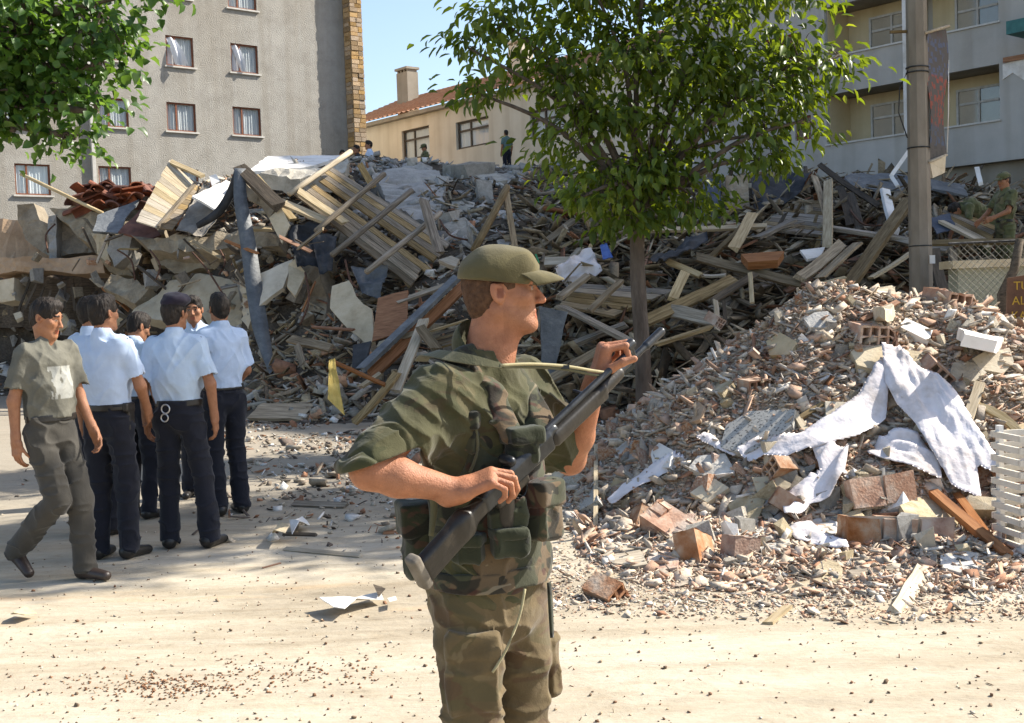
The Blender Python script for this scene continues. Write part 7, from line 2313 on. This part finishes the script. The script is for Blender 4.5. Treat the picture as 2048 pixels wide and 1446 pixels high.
gstick(572, 1098, 722, 1112, 0.035, 'orange lath lying on the ground left of the soldier', 'wood_pale')
gstick(565, 1068, 632, 1070, 0.03, 'dark stick beside the grey rag', 'wood_dark')
gstick(590, 1008, 690, 1012, 0.06, 'grey plank lying flat on the littered ground', 'wood')
gstick(590, 1068, 600, 1036, 0.025, 'twig poking up beside the grey rag', 'wood')
gstick(525, 1136, 562, 1126, 0.012, 'thin twig on the sandy ground', 'wood_red')
gstick(765, 1066, 830, 1064, 0.03, 'thin batten lying behind the hip bag', 'wood_red')
pk(505, 822, 620, 826, 0.35, 'wide grey board lying flat at the edge of the ruin', 17.2, 16.9, t=0.05, roll=0)
# ---------------------------------------------------------------- people in the middle distance and on the ruin
def stand(px, d, z=0.0):
    p = P(px, 640, d); p.z = z
    return p


g1 = on_ground(120, 1160)
person((g1.x, g1.y, 0), R(58), 'young man in grey printed T-shirt and charcoal jeans walking past the police officers', 
       dict(knR=(-0.09, -0.13, 0.52), anR=(-0.10, 0.27, 0.20), toeR=(-0.105, 0.17, 0.05), knL=(0.085, -0.13, 0.50), anL=(0.085, -0.15, 0.095), toeL=(0.10, -0.33, 0.035),
            elR=(-0.225, 0.06, 1.13), wrR=(-0.225, 0.06, 0.89), elL=(0.222, 0.0, 1.13), wrL=(0.225, -0.12, 0.92)),
       hyaw=R(26), hpitch=R(16), h=0.0062, shirt='tee', trousers='jeans', shoes='leather_brown', print_=True, seed=3, sleeve=0.78, scale=0.985)
b1 = on_ground(232, 1116)
person((b1.x, b1.y, 0), R(166), 'officer with back to camera, black holster on hip, bare dark hair, nearest of the group', 
       dict(knR=(-0.10, -0.03, 0.50), anR=(-0.11, 0.0, 0.095), toeR=(-0.15, -0.17, 0.03), elR=(-0.245, -0.02, 1.14), wrR=(-0.20, -0.17, 0.97)), hyaw=R(-18), h=0.0066, extras=(add_holster(-1), add_boards()), seed=5, scale=0.995)
c1 = stand(183, 8.75)
person(c1, R(150), 'officer mostly hidden behind the one with the holster', None, hyaw=R(-20), h=0.008, shirt='police', seed=8)
d1 = stand(268, 9.4)
person(d1, R(150), 'short dark haired man with head bowed between the officers', dict(head=(0.0, -0.05, 1.60)), hyaw=R(-15), hpitch=R(22), h=0.008, shirt='police2', seed=9, scale=0.94)
e1 = on_ground(372, 1094)
person((e1.x, e1.y, 0), R(176), 'officer in dark beret with handcuffs on the back of his belt', 
       dict(anR=(-0.19, 0.03, 0.095), knR=(-0.15, -0.01, 0.50), toeR=(-0.24, -0.14, 0.03), elL=(0.25, 0.03, 1.13), elR=(-0.25, 0.03, 1.13), wrR=(-0.25, -0.03, 0.89), wrL=(0.26, -0.03, 0.89)),
       hyaw=R(-14), h=0.0068, shirt='police2', hat='beret', extras=(add_cuffs(0.55), add_boards()), seed=12, scale=0.985)
f1 = stand(388, 10.4)
person(f1, R(8), 'officer facing the camera in the middle of the group', None, hyaw=R(0), hpitch=R(4), h=0.0068, shirt='police', extras=(add_boards(), add_patch(1)), seed=15, beard=0.25)
h1 = on_ground(458, 1028)
person((h1.x, h1.y, 0), R(-140), 'officer at the right of the group standing with round arm badge', 
       dict(elL=(0.22, -0.02, 1.13), wrL=(0.15, -0.19, 0.95), elR=(-0.22, 0.0, 1.13), wrR=(-0.15, -0.18, 0.96)), hyaw=R(-8), h=0.0068, extras=(add_patch(1), add_boards()), seed=17, scale=1.0)


def far(px, top, d, yaw, label, shirt, trousers='navy', hat=None, J=None, hp_=0.0, h=0.014, scale=1.0, hy=0.0):
    p = P(px, top, d)
    z_ = p.z - 1.745 * scale
    return person((p.x, p.y, z_), yaw, label, J, h=h, shirt=shirt, trousers=trousers, hat=hat, hpitch=hp_, hyaw=hy, seed=int(px), scale=scale, group=None)


MT['dark_shirt'] = cloth('dark_shirt', (0.03, 0.028, 0.028))
MT['green_shirt'] = cloth('green_grey_shirt', (0.12, 0.18, 0.17))
far(737, 281, 32, R(-70), 'police officer standing on top of the ruin at its left', 'police')
far(713, 290, 32.5, R(-40), 'man in dark shirt beside the officer on the ruin', 'dark_shirt')
far(684, 300, 33, R(20), 'man behind the white panel with only his head showing', 'dark_shirt')
far(848, 288, 40, R(-60), 'soldier in cap looking down on the crest of the ruin', 'army', 'army', 'cap', hp_=R(20))
far(1012, 260, 45, R(-150), 'man in green shirt standing on the crest left of the tree', 'green_shirt')
far(2008, 345, 18.2, R(-75), 'soldier in cap standing in the timber at the right edge', 'army', 'army', 'cap', dict(elR=(-0.23, -0.13, 1.16), wrR=(-0.16, -0.36, 1.02), elL=(0.22, -0.10, 1.15), wrL=(0.14, -0.34, 1.05)), R(12), 0.009)
p = P(1965, 470, 19.0)
person((p.x, p.y, p.z - 0.62), R(-80), 'soldier bending over the timber with his back raised', dict(pel=(0, 0.12, 0.90), chest=(0, -0.22, 1.10), neck=(0, -0.36, 1.10), head=(0, -0.48, 1.02), shL=(0.17, -0.31, 1.05), shR=(-0.17, -0.31, 1.05),
       elL=(0.22, -0.40, 0.78), elR=(-0.22, -0.40, 0.78), wrL=(0.18, -0.50, 0.55), wrR=(-0.18, -0.50, 0.55), hipL=(0.088, 0.12, 0.86), hipR=(-0.088, 0.12, 0.86)), hpitch=R(50), h=0.009, shirt='army', trousers='army', seed=31, belt=False)
# ---------------------------------------------------------------- the soldier in front
MT['sold_shirt'] = camo_mat('soldier_shirt_camouflage', (0.062, 0.059, 0.027), [((0.090, 0.077, 0.038), 0.57, 0.9), ((0.046, 0.048, 0.021), 0.54, 1.1), ((0.052, 0.039, 0.020), 0.60, 0.9)], 7)
MT['sold_trousers'] = camo_mat('soldier_trousers_camouflage', (0.125, 0.091, 0.046), [((0.092, 0.074, 0.036), 0.55, 0.8), ((0.095, 0.060, 0.033), 0.58, 1.0), ((0.15, 0.115, 0.062), 0.62, 1.2)], 7)
MT['vest'] = camo_mat('soldier_vest_camouflage', (0.050, 0.052, 0.030), [((0.125, 0.085, 0.05), 0.55, 1.0), ((0.055, 0.022, 0.016), 0.57, 0.8), ((0.018, 0.018, 0.014), 0.54, 1.1), ((0.20, 0.165, 0.11), 0.66, 1.1)], 9, folds=0.35)
MT['pouch'] = camo_mat('dark_pouch_webbing', (0.034, 0.038, 0.022), [((0.06, 0.035, 0.024), 0.6, 1.2), ((0.012, 0.013, 0.01), 0.57, 1.0)], 10)
MT['webbing'] = cloth('olive_webbing', (0.10, 0.095, 0.052))
MT['cord'] = cloth('pale_cord', (0.34, 0.30, 0.17))
MT['sold_cap'] = camo_mat('soldier_cap_cloth', (0.105, 0.088, 0.040), [((0.085, 0.072, 0.033), 0.58, 1.0)], 7, folds=0.25)
MT['gun_dark'] = mat('worn_black_polymer', [(0.3, (0.010, 0.0085, 0.0065)), (0.6, (0.026, 0.022, 0.017)), (0.8, (0.085, 0.068, 0.045))], 14, 0.45, 0.3, 120, spec=0.4, bdist=0.002, nrough=0.7)
MT['gun_steel'] = mat('parkerised_steel', [(0.3, (0.028, 0.03, 0.032)), (0.65, (0.06, 0.063, 0.066)), (0.8, (0.20, 0.20, 0.20))], 16, 0.35, 0.2, 120, metal=0.7, bdist=0.002)
MT['gun_butt'] = mat('dusty_rubber_butt', [(0.3, (0.10, 0.085, 0.065)), (0.7, (0.21, 0.185, 0.15))], 18, 0.85, 0.4, 120, bdist=0.002)

SB = P(985, 1150, 3.14); SB.z = 0


HS = 0.925       # head size


def soldier():
    root = empty('person', SB, 0, 'soldier in camouflage fatigues and peaked cap holding a rifle across his chest', 'person')

    ell = ELL

    def L(px, py, d): return A3(P(px, py, d) - SB)
    j = dict(pel=L(982, 1165, 3.14), chest=L(962, 835, 3.12), neck=L(975, 722, 3.11), head=L(1003, 582, 3.10),
             shR=L(876, 780, 2.99), elR=L(738, 942, 2.80), wrR=L(918, 982, 2.845),
             shL=L(1040, 778, 3.26), elL=L(1140, 918, 3.42), wrL=L(1190, 768, 3.235),
             hipR=L(940, 1205, 3.07), hipL=L(1034, 1205, 3.20), knR=L(948, 1545, 3.03), knL=L(1042, 1545, 3.17))
    for s in 'RL':
        j['an' + s] = j['kn' + s] + A3((0.0, 0.03, 0))
        j['an' + s][2] = 0.10
        j['toe' + s] = j['an' + s] + A3((0.12, -0.13, -0.07))
    ax = j['shL'] - j['shR']; ax[2] = 0; ax /= np.linalg.norm(ax)
    fr = np.array((ax[1], -ax[0], 0), dtype=np.float32)
    TM = np.stack([ax, -fr, [0, 0, 1]], 1).astype(np.float32)
    axp = j['hipL'] - j['hipR']; axp[2] = 0; axp /= np.linalg.norm(axp)
    allp = np.stack(list(j.values()))
    lo, hi = allp.min(0) - 0.22, allp.max(0) + 0.20
    lo[2] = 0.0
    hm = rotm(R(91), R(-1), 0)
    # --- body, one surface
    S = SDF(np.array((lo[0] + .1, lo[1] + 0.0, 0.0)), hi, 0.0036)
    head(S, j['head'], hm, sc=HS)
    S.add(cap(j['head'] + hm @ A3((0, 0.022, -0.055)), j['neck'] + A3((-0.012, 0.0, -0.03)), 0.053, 0.062), 0.03)
    S.add(cap(j['head'] + hm @ A3((0, -0.012, -0.085)), j['neck'] + fr * 0.035 + A3((0, 0, -0.02)), 0.030, 0.035), 0.04)
    S.add(cap(j['pel'], j['chest'], 0.09, 0.10, (ax, 0.72)), 0.03)
    S.add(cap(j['shL'], j['shR'], 0.045), 0.05)
    for s in 'LR':
        S.add(cap(j['sh' + s], j['el' + s], 0.05, 0.042), 0.02)
        mid = j['el' + s] * 0.68 + j['wr' + s] * 0.32
        S.add(cap(j['el' + s], mid, 0.043, 0.045), 0.02)
        S.add(cap(mid, j['wr' + s], 0.045, 0.0275), 0.02)
        S.add(cap(j['hip' + s], j['kn' + s], 0.07, 0.05), 0.03)
        S.add(cap(j['kn' + s], j['an' + s], 0.05, 0.038), 0.02)
    hand(S, j['wrR'], (0.90, -0.12, 0.36), (0.38, 0.30, -0.85), (0, 1, 0.3), [(38, 58, 35), (40, 60, 38), (44, 62, 38), (50, 66, 40)], thumb=0.7, spread=0.12, k=0.003)
    hand(S, j['wrL'], (0.28, -0.10, 0.95), (0.92, 0.10, -0.30), (0, -1, 0), [(66, 86, 50), (68, 88, 52), (70, 88, 52), (74, 88, 52)], thumb=0.6, tcurl=45, sc=1.16, spread=0.0, k=0.004)

    def cf(V):
        C = headcol(V, j['head'], hm, (0.05, 0.03, 0.018), beard=0.12, sc=HS)
        n = vnoise(V, (35, 35, 35), 4)[:, None]
        C *= 0.88 + 0.22 * n
        C[:, 1:] *= 0.94 + 0.12 * vnoise(V, (14, 14, 14), 6)[:, None]
        C *= 0.93 + 0.14 * vnoise(V, (120, 120, 120), 7)[:, None]
        q = (V - j['head']) @ hm
        nose = (np.abs(q[:, 0]) < 0.02) & (q[:, 1] < -0.09) & (q[:, 2] < 0.01)
        C[nose] *= np.array((1.04, 0.94, 0.92))
        return C
    S.build('body', MT['skin_fair'], root, cf)
    # --- cropped hair
    q = lambda x, y, z: j['head'] + hm @ A3((x * HS, y * HS, z * HS))
    ell = lambda c, r, m=None: ELL(c, tuple(v * HS for v in r), m)
    S = SDF(j['head'] - 0.17, j['head'] + 0.17, 0.003)
    S.add(ell(q(0, 0.0125, 0.028), (0.0772, 0.0995, 0.090), hm))
    S.add(ell(q(0, 0.050, -0.030), (0.060, 0.050, 0.062), hm), 0.03)
    S.sub(ell(q(0, -0.128, -0.03), (0.20, 0.098, 0.16), hm), 0.003)
    for s in (-1, 1):
        S.sub(ell(q(s * 0.082, -0.012, -0.052), (0.038, 0.050, 0.052), hm), 0.004)
        S.sub(ell(q(s * 0.082, 0.006, -0.004), (0.022, 0.022, 0.030), hm), 0.003)
    S.sub(ell(q(0, 0.0, -0.150), (0.12, 0.13, 0.085), hm), 0.003)
    S.disp(lambda p: (vnoise(p, (160, 160, 160), 2) - 0.5) * 0.004)
    S.build('hair', MT['hair_brown'], root)
    # --- cap
    cp = cap_mesh(j['head'] + A3((0, 0, -0.006)), hm @ rotm(0, R(1), 0), root, MT['sold_cap'], 0.003, 5, HS)
    ell = ELL
    bq = q(0, -0.104, 0.085)
    v, f = boxmesh(bq, (0.010, 0.002, 0.012), hm @ rotm(0, R(-18), 0))
    obj('cap_badge', v, f, flat('green_badge', (0.02, 0.22, 0.12)), cp)
    # --- shirt
    S = SDF(lo, hi, 0.004)
    CUT = np.array(Matrix.Rotation(R(-15), 3, 'Y'))
    wst = j['pel'] * 0.80 + j['chest'] * 0.20
    S.add(cap(j['pel'] + A3((0, 0, 0.0)), j['chest'], 0.118, 0.122, (ax, 0.74)), 0.02)
    for s in 'LR': S.add(cap(j['neck'] + A3((0, 0, -0.050)), j['sh' + s], 0.062, 0.055), 0.03)
    S.add(cap(j['shL'] - A3((0, 0, 0.06)), j['shR'] - A3((0, 0, 0.06)), 0.085), 0.05)
    eR = j['elR'] + (j['elR'] - j['shR']) * 0.02
    S.add(cap(j['shR'], eR, 0.057, 0.056), 0.035)
    dR = (eR - j['shR']) / np.linalg.norm(eR - j['shR'])
    S.add(cap(j['shR'] * 0.75 + j['chest'] * 0.25 - A3((0, 0, 0.10)), eR * 0.55 + j['shR'] * 0.45 + A3((0.03, 0, -0.02)), 0.052, 0.045), 0.04)
    eL = j['shL'] + (j['elL'] - j['shL']) * 0.80
    dL = (eL - j['shL']) / np.linalg.norm(eL - j['shL'])
    S.add(cap(j['shL'], eL, 0.068, 0.076), 0.04)
    S.add(cap(eL - dL * 0.05, eL, 0.083, 0.083), 0.006)

    def wr(p):
        a = np.abs(vnoise(p @ np.array(Matrix.Rotation(-0.6, 3, 'Y')), (12, 12, 4.5), 11) - 0.5) * 2
        b = np.abs(vnoise(p @ np.array(Matrix.Rotation(0.7, 3, 'Y')), (8, 8, 20), 12) - 0.5) * 2
        c = np.abs(vnoise(p @ np.array(Matrix.Rotation(-0.9, 3, 'Y')), (26, 26, 9), 14) - 0.5) * 2
        big = (vnoise(p, (6, 6, 4), 15) - 0.5) * 0.014
        return big - (1 - a) ** 3 * 0.014 - (1 - b) ** 3 * 0.010 - (1 - c) ** 3 * 0.007 + 0.005
    S.disp(wr)
    # standing collar, open at the front
    S.add(cap(j['neck'] + A3((0, 0.0, -0.03)), j['neck'] + A3((-0.018, 0.012, 0.046)), 0.084, 0.074), 0.01)
    S.sub(ell(j['neck'] + A3((-0.004, 0.0, 0.06)), (0.071, 0.071, 0.075)), 0.004)
    S.sub(cap(j['neck'] + A3((0, 0, 0.0)) + fr * 0.03, j['neck'] + fr * 0.15 + A3((0, 0, 0.06)), 0.030, 0.055), 0.008)
    S.sub(cap(j['elR'] + (j['wrR'] - j['elR']) * 0.22, j['elR'] + (j['wrR'] - j['elR']) * 0.8, 0.056, 0.056), 0.004)
    S.sub(rbox(L(745, 980, 2.80), (0.135, 0.25, 0.062), CUT, 0.01), 0.006)
    S.sub(cap(eL + dL * 0.06, eL + dL * 0.2, 0.095), 0.004)
    S.sub(cap(eL - dL * 0.0, eL + dL * 0.2, 0.058), 0.004)
    S.build('shirt', MT['sold_shirt'], root)
    S = SDF(eR - 0.2, eR + 0.2, 0.004)      # rolled cuff above the elbow
    S.add(cap(eR - dR * 0.085, eR - dR * 0.030, 0.0655, 0.0655))
    S.plane(dR, eR + dR * 0.03); S.plane(-dR, eR - dR * 0.095)
    S.disp(lambda p: -(1 - np.abs(vnoise(p @ np.array(Matrix.Rotation(-0.6, 3, 'Y')), (7, 7, 34), 71) - 0.5) * 2) ** 3 * 0.008 + (vnoise(p, (9, 9, 9), 72) - 0.5) * 0.008)
    S.sub(rbox(L(745, 980, 2.80), (0.135, 0.25, 0.062), CUT, 0.01), 0.004)
    S.build('cuff', MT['sold_shirt'], root)
    # --- trousers with thigh pockets
    S = SDF(lo, hi, 0.005)
    S.add(cap(j['pel'] + A3((0, 0, -0.05)), j['pel'] + A3((0, 0, 0.10)), 0.128, 0.125, (axp, 0.76)), 0.02)
    for s in 'LR':
        S.add(cap(j['hip' + s] + A3((0, 0.0, -0.02)), j['kn' + s], 0.092, 0.072), 0.015)
        S.add(cap(j['kn' + s], j['an' + s] + A3((0, 0, 0.10)), 0.072, 0.062), 0.02)
    out = -axp
    pc = j['hipR'] * 0.62 + j['knR'] * 0.38 + (fr * 0.7 + out * 0.7) * 0.076
    nrm = (fr * 0.7 + out * 0.7); nrm /= np.linalg.norm(nrm)
    PM = np.stack([np.cross([0, 0, 1], nrm), nrm, [0, 0, 1]], 1).astype(np.float32)
    S.add(rbox(pc, (0.066, 0.022, 0.095), PM, 0.012), 0.006)
    S.add(rbox(pc + nrm * 0.006 + A3((0, 0, 0.075)), (0.070, 0.022, 0.032), PM, 0.010), 0.002)
    pc2 = j['hipL'] * 0.62 + j['knL'] * 0.38 + axp * 0.085
    S.add(rbox(pc2, (0.066, 0.022, 0.09), np.stack([fr, axp, [0, 0, 1]], 1), 0.012), 0.006)
    S.disp(lambda p: (vnoise(p, (7, 7, 4), 21) - 0.5) * 0.016 - (1 - np.abs(vnoise(p @ np.array(Matrix.Rotation(0.3, 3, 'Y')), (9, 9, 22), 22) - 0.5) * 2) ** 4 * 0.011 - (1 - np.abs(vnoise(p, (13, 13, 5), 23) - 0.5) * 2) ** 4 * 0.009 + 0.004)
    S.build('trousers', MT['sold_trousers'], root)
    for s in 'LR':
        an, toe = j['an' + s], j['toe' + s]
        S = SDF(np.minimum(an, toe) - 0.13, np.maximum(an, toe) + np.array((.13, .13, .3)), 0.007)
        S.add(cap(an + A3((0, 0, 0.2)), an, 0.062, 0.05)); S.add(cap(an + A3((-.02, .02, -0.05)), toe, 0.048, 0.036), 0.03)
        S.plane((0, 0, -1), (0, 0, 0.002))
        S.build('boot', MT['leather'], root)
    # --- vest with straps and pouches
    S = SDF(lo, hi, 0.0045)
    vt = j['chest'] * 0.72 + j['pel'] * 0.28
    S.add(cap(j['pel'] + A3((0, 0, 0.06)), j['chest'] - A3((0, 0, 0.04)), 0.139, 0.139, (ax, 0.76)), 0.0)
    top = j['chest'] + A3((0, 0, 0.035))
    S.plane((0, 0, 1), top)
    for s, sg in (('R', -1), ('L', 1)):
        b = j['neck'] * 0.58 + j['sh' + s] * 0.42
        for k, (u, w_) in enumerate((((fr * 0.135) + A3((0, 0, -0.16)), 0), (-fr * 0.13 + A3((0, 0, -0.16)), 1))):
            st = b + u
            tp = b + A3((0, 0, 0.052))
            S.add(cap(st, b + u * 0.6 + A3((0, 0, 0.055)), 0.019, 0.016, (ax, 0.40)), 0.008)
            S.add(cap(b + u * 0.6 + A3((0, 0, 0.055)), tp, 0.016, 0.014, (ax, 0.40)), 0.008)
    S.sub(cap(j['shR'] + fr * 0.05, j['shR'] - A3((0, 0, 0.16)) - ax * 0.03, 0.085), 0.01)
    S.sub(cap(j['shL'] + fr * 0.05, j['shL'] - A3((0, 0, 0.16)) + ax * 0.03, 0.085), 0.01)
    S.sub(cap(j['neck'] + fr * 0.02, j['chest'] + fr * 0.17 + A3((0, 0, -0.02)), 0.05, 0.035), 0.01)
    S.disp(lambda p: (vnoise(p, (9, 9, 6), 31) - 0.5) * 0.012 - (1 - np.abs(vnoise(p, (14, 14, 12), 32) - 0.5) * 2) ** 4 * 0.009)
    ve = S.build('vest', MT['vest'], root)

    def srf(px, extra=0.0):
        xo = (px - 978) / 765.0
        return 3.135 - math.sqrt(max(0.002, (0.178 + extra) ** 2 - xo * xo))

    def pouch(px, py, w_, h_, t=0.035, mt='pouch', flap=True, tilt=0.0, rnd_=0.014, ex=0.0, op=False, name='pouch'):
        c = L(px, py, srf(px, ex))
        n = np.array((c[0] + SB[0] - P(978, py, 3.135)[0], c[1] + SB[1] - 3.135, 0)); n /= np.linalg.norm(n)
        M = (np.stack([np.cross([0, 0, 1], n), n, [0, 0, 1]], 1) @ np.array(Matrix.Rotation(tilt, 3, 'Y'))).astype(np.float32)
        S = SDF(c - 0.16, c + 0.16, 0.004)
        S.add(rbox(c, (w_ / 2, t, h_ / 2), M, rnd_))
        if op: S.sub(rbox(c + M @ A3((0, 0.004, h_ * 0.25)), (w_ / 2 - 0.010, t - 0.012, h_ / 2), M, 0.008), 0.004)
        S.disp(lambda p: (vnoise(p, (16, 16, 12), int(px)) - 0.5) * 0.012 - (1 - np.abs(vnoise(p, (22, 22, 16), int(px) + 1) - 0.5) * 2) ** 4 * 0.007)
        o = S.build(name, MT[mt], root)
        if flap:
            S = SDF(c - 0.16, c + 0.16, 0.004)
            fc = c + M @ A3((0, 0.006, h_ * 0.30))
            S.add(rbox(fc, (w_ / 2 + 0.006, t + 0.004, h_ * 0.22), M, 0.010))
            S.disp(lambda p: (vnoise(p, (24, 24, 24), int(py)) - 0.5) * 0.010)
            S.build('flap', MT[mt], o)
        return o, c, M
    pouch(935, 865, 0.062, 0.105, 0.020, 'vest')
    pouch(1043, 893, 0.085, 0.100, 0.034, 'pouch', rnd_=0.03)
    pouch(935, 1095, 0.085, 0.075, 0.028, 'pouch')
    pouch(1018, 1082, 0.085, 0.072, 0.030, 'pouch')
    pouch(1016, 1024, 0.090, 0.085, 0.022, 'pouch', op=True, flap=False)
    pouch(1086, 1020, 0.085, 0.15, 0.032, 'vest', op=True, flap=True, ex=0.0)
    pouch(848, 1080, 0.10, 0.195, 0.055, 'pouch', rnd_=0.03, ex=-0.03, name='hip_bag')
    # waist band of the vest
    S = SDF(lo, hi, 0.005)
    S.add(cap(j['pel'] + A3((0, 0, -0.02)), j['pel'] + A3((0, 0, 0.14)), 0.146, 0.144, (ax, 0.77)))
    S.plane((0, 0, 1), j['pel'] + A3((0, 0, 0.060))); S.plane((0, 0, -1), j['pel'] + A3((0, 0, 0.012)))
    S.disp(lambda p: (vnoise(p, (14, 14, 30), 6) - 0.5) * 0.012)
    S.build('waist_belt', MT['vest'], root)
    # trailing cords and strap ends
    F = lambda *a: [L(*p) for p in a]
    tube('cord', F((1050, 1178, 2.985), (1038, 1235, 2.975), (1012, 1300, 2.965), (985, 1345, 2.955)), [0.0035] * 4, MT['cord'], root)
    strip('strap_end', F((1098, 1165, 3.03), (1102, 1230, 3.035), (1104, 1275, 3.035)), [0.012, 0.014, 0.010], (1, -1, 0), MT['pouch'], root)
    strip('strap_end', F((866, 985, 2.94), (868, 1020, 2.935), (862, 1072, 2.93)), [0.024, 0.018, 0.012], (-.3, -1, 0), MT['webbing'], root)
    # piping of the vest edge
    tube('vest_piping', F((905, 735, 3.00), (930, 790, 2.955), (950, 850, 2.945), (955, 900, 2.945), (940, 945, 2.95)), [0.004] * 5, MT['webbing'], root)
    return root, L


sold, SL = soldier()


def rifle():
    b, m = P(829, 1138, 2.745), P(1300, 690, 3.275)
    X = (m - b); ln = X.length; X.normalize()
    up = Vector((-0.42, -0.62, 0.62)); up = (up - X * up.dot(X)).normalized()
    Y = up.cross(X)
    M = Matrix((X, Y, up)).transposed().to_4x4(); M.translation = b
    root = empty('rifle', (0, 0, 0), 0, 'worn black battle rifle held diagonally by the soldier', 'rifle')
    root.matrix_world = M
    k = ln / 1.0

    def sd(name, prs, mt, h=0.003, par=root, subs=()):
        lo = np.min([p[0] for p, _ in prs], 0) - 0.02
        hi = np.max([p[1] for p, _ in prs], 0) + 0.02
        S = SDF(lo, hi, h)
        for p, kk in prs: S.add(p, kk)
        for p in subs: S.sub(p, 0.003)
        return S.build(name, MT[mt], par)
    I = np.eye(3, dtype=np.float32)
    ry = lambda a: np.array(Matrix.Rotation(R(a), 3, 'Y'), dtype=np.float32)
    bp = sd('butt_plate', [(rbox((0.008, 0, -0.016), (0.014, 0.019, 0.050), ry(-4), 0.009), 0)], 'gun_butt')
    sd('stock', [(rbox((0.10, 0, -0.014), (0.085, 0.017, 0.036), ry(-6), 0.012), 0), (rbox((0.215, 0, 0.0), (0.07, 0.017, 0.024), ry(-2), 0.012), 0.03)], 'gun_dark')
    rc = sd('receiver', [(rbox((0.37, 0, 0.004), (0.135, 0.019, 0.026), I, 0.010), 0), (cap((0.26, 0, 0.024), (0.52, 0, 0.024), 0.016), 0.006)], 'gun_steel')
    sd('rear_sight', [(cap((0.355, -0.012, 0.05), (0.355, 0.012, 0.05), 0.014), 0)], 'gun_steel', par=rc)
    sd('trigger_housing', [(rbox((0.335, 0, -0.026), (0.06, 0.016, 0.018), I, 0.008), 0)], 'gun_dark', par=rc)
    sd('pistol_grip', [(cap((0.315, 0, -0.035), (0.285, 0, -0.115), 0.019, 0.020, ((1, 0, 0), 0.8)), 0)], 'gun_dark')
    v, f = tube_ring((0.365, 0, -0.052), I, 0.024, 0.003)
    obj('trigger_guard', v, f, MT['gun_steel'], root, True)
    sd('handguard', [(cap((0.52, 0, 0.0), (0.80, 0, 0.004), 0.022, 0.016, ((0, 0, 1), 0.85)), 0), (rbox((0.62, 0, 0.0), (0.11, 0.019, 0.022), I, 0.008), 0.005)], 'gun_dark')
    sd('cocking_tube', [(cap((0.50, 0, 0.034), (0.86, 0, 0.034), 0.0095), 0), (cap((0.66, 0.0, 0.034), (0.66, 0.032, 0.036), 0.006), 0.003)], 'gun_steel', 0.0025)
    br = sd('barrel', [(cap((0.72, 0, 0.008), (0.985, 0, 0.008), 0.0105, 0.0095), 0), (cap((0.93, 0, 0.008), (1.0, 0, 0.008), 0.0125), 0.002)], 'gun_steel', 0.0025)
    sd('front_sight', [(rbox((0.865, 0, 0.024), (0.012, 0.008, 0.022), I, 0.004), 0), (cap((0.855, 0, 0.052), (0.875, 0, 0.052), 0.014), 0)], 'gun_steel', 0.0025, par=br,
       subs=[cap((0.83, 0, 0.052), (0.9, 0, 0.052), 0.009)])
    sl = empty('rifle_sling', (0, 0, 0), 0, 'olive webbing sling running from soldier\'s shoulder to the rifle muzzle', 'sling')
    W = lambda *a: [P(*p) for p in a]
    strip('strap', W((842, 722, 3.16), (858, 707, 3.04), (900, 712, 2.96), (955, 722, 2.93), (1004, 732, 2.93)), [0.034, 0.034, 0.032, 0.026, 0.012], (0.2, -0.8, 0.5), MT['webbing'], sl, 0.003, 6, False)
    tube('cord', W((1000, 731, 2.93), (1060, 728, 2.98), (1128, 732, 3.06), (1190, 742, 3.13), (1236, 748, 3.19)), [0.004] * 5, MT['cord'], sl)
    tube('cord', W((1000, 734, 2.93), (1060, 734, 2.985), (1128, 738, 3.065), (1190, 750, 3.135), (1238, 752, 3.195)), [0.004] * 5, MT['webbing'], sl)
    v, f = boxmesh(P(1130, 734, 3.06), (0.011, 0.005, 0.007), np.array(RM))
    obj('buckle', v, f, MT['gun_steel'], sl)


rifle()
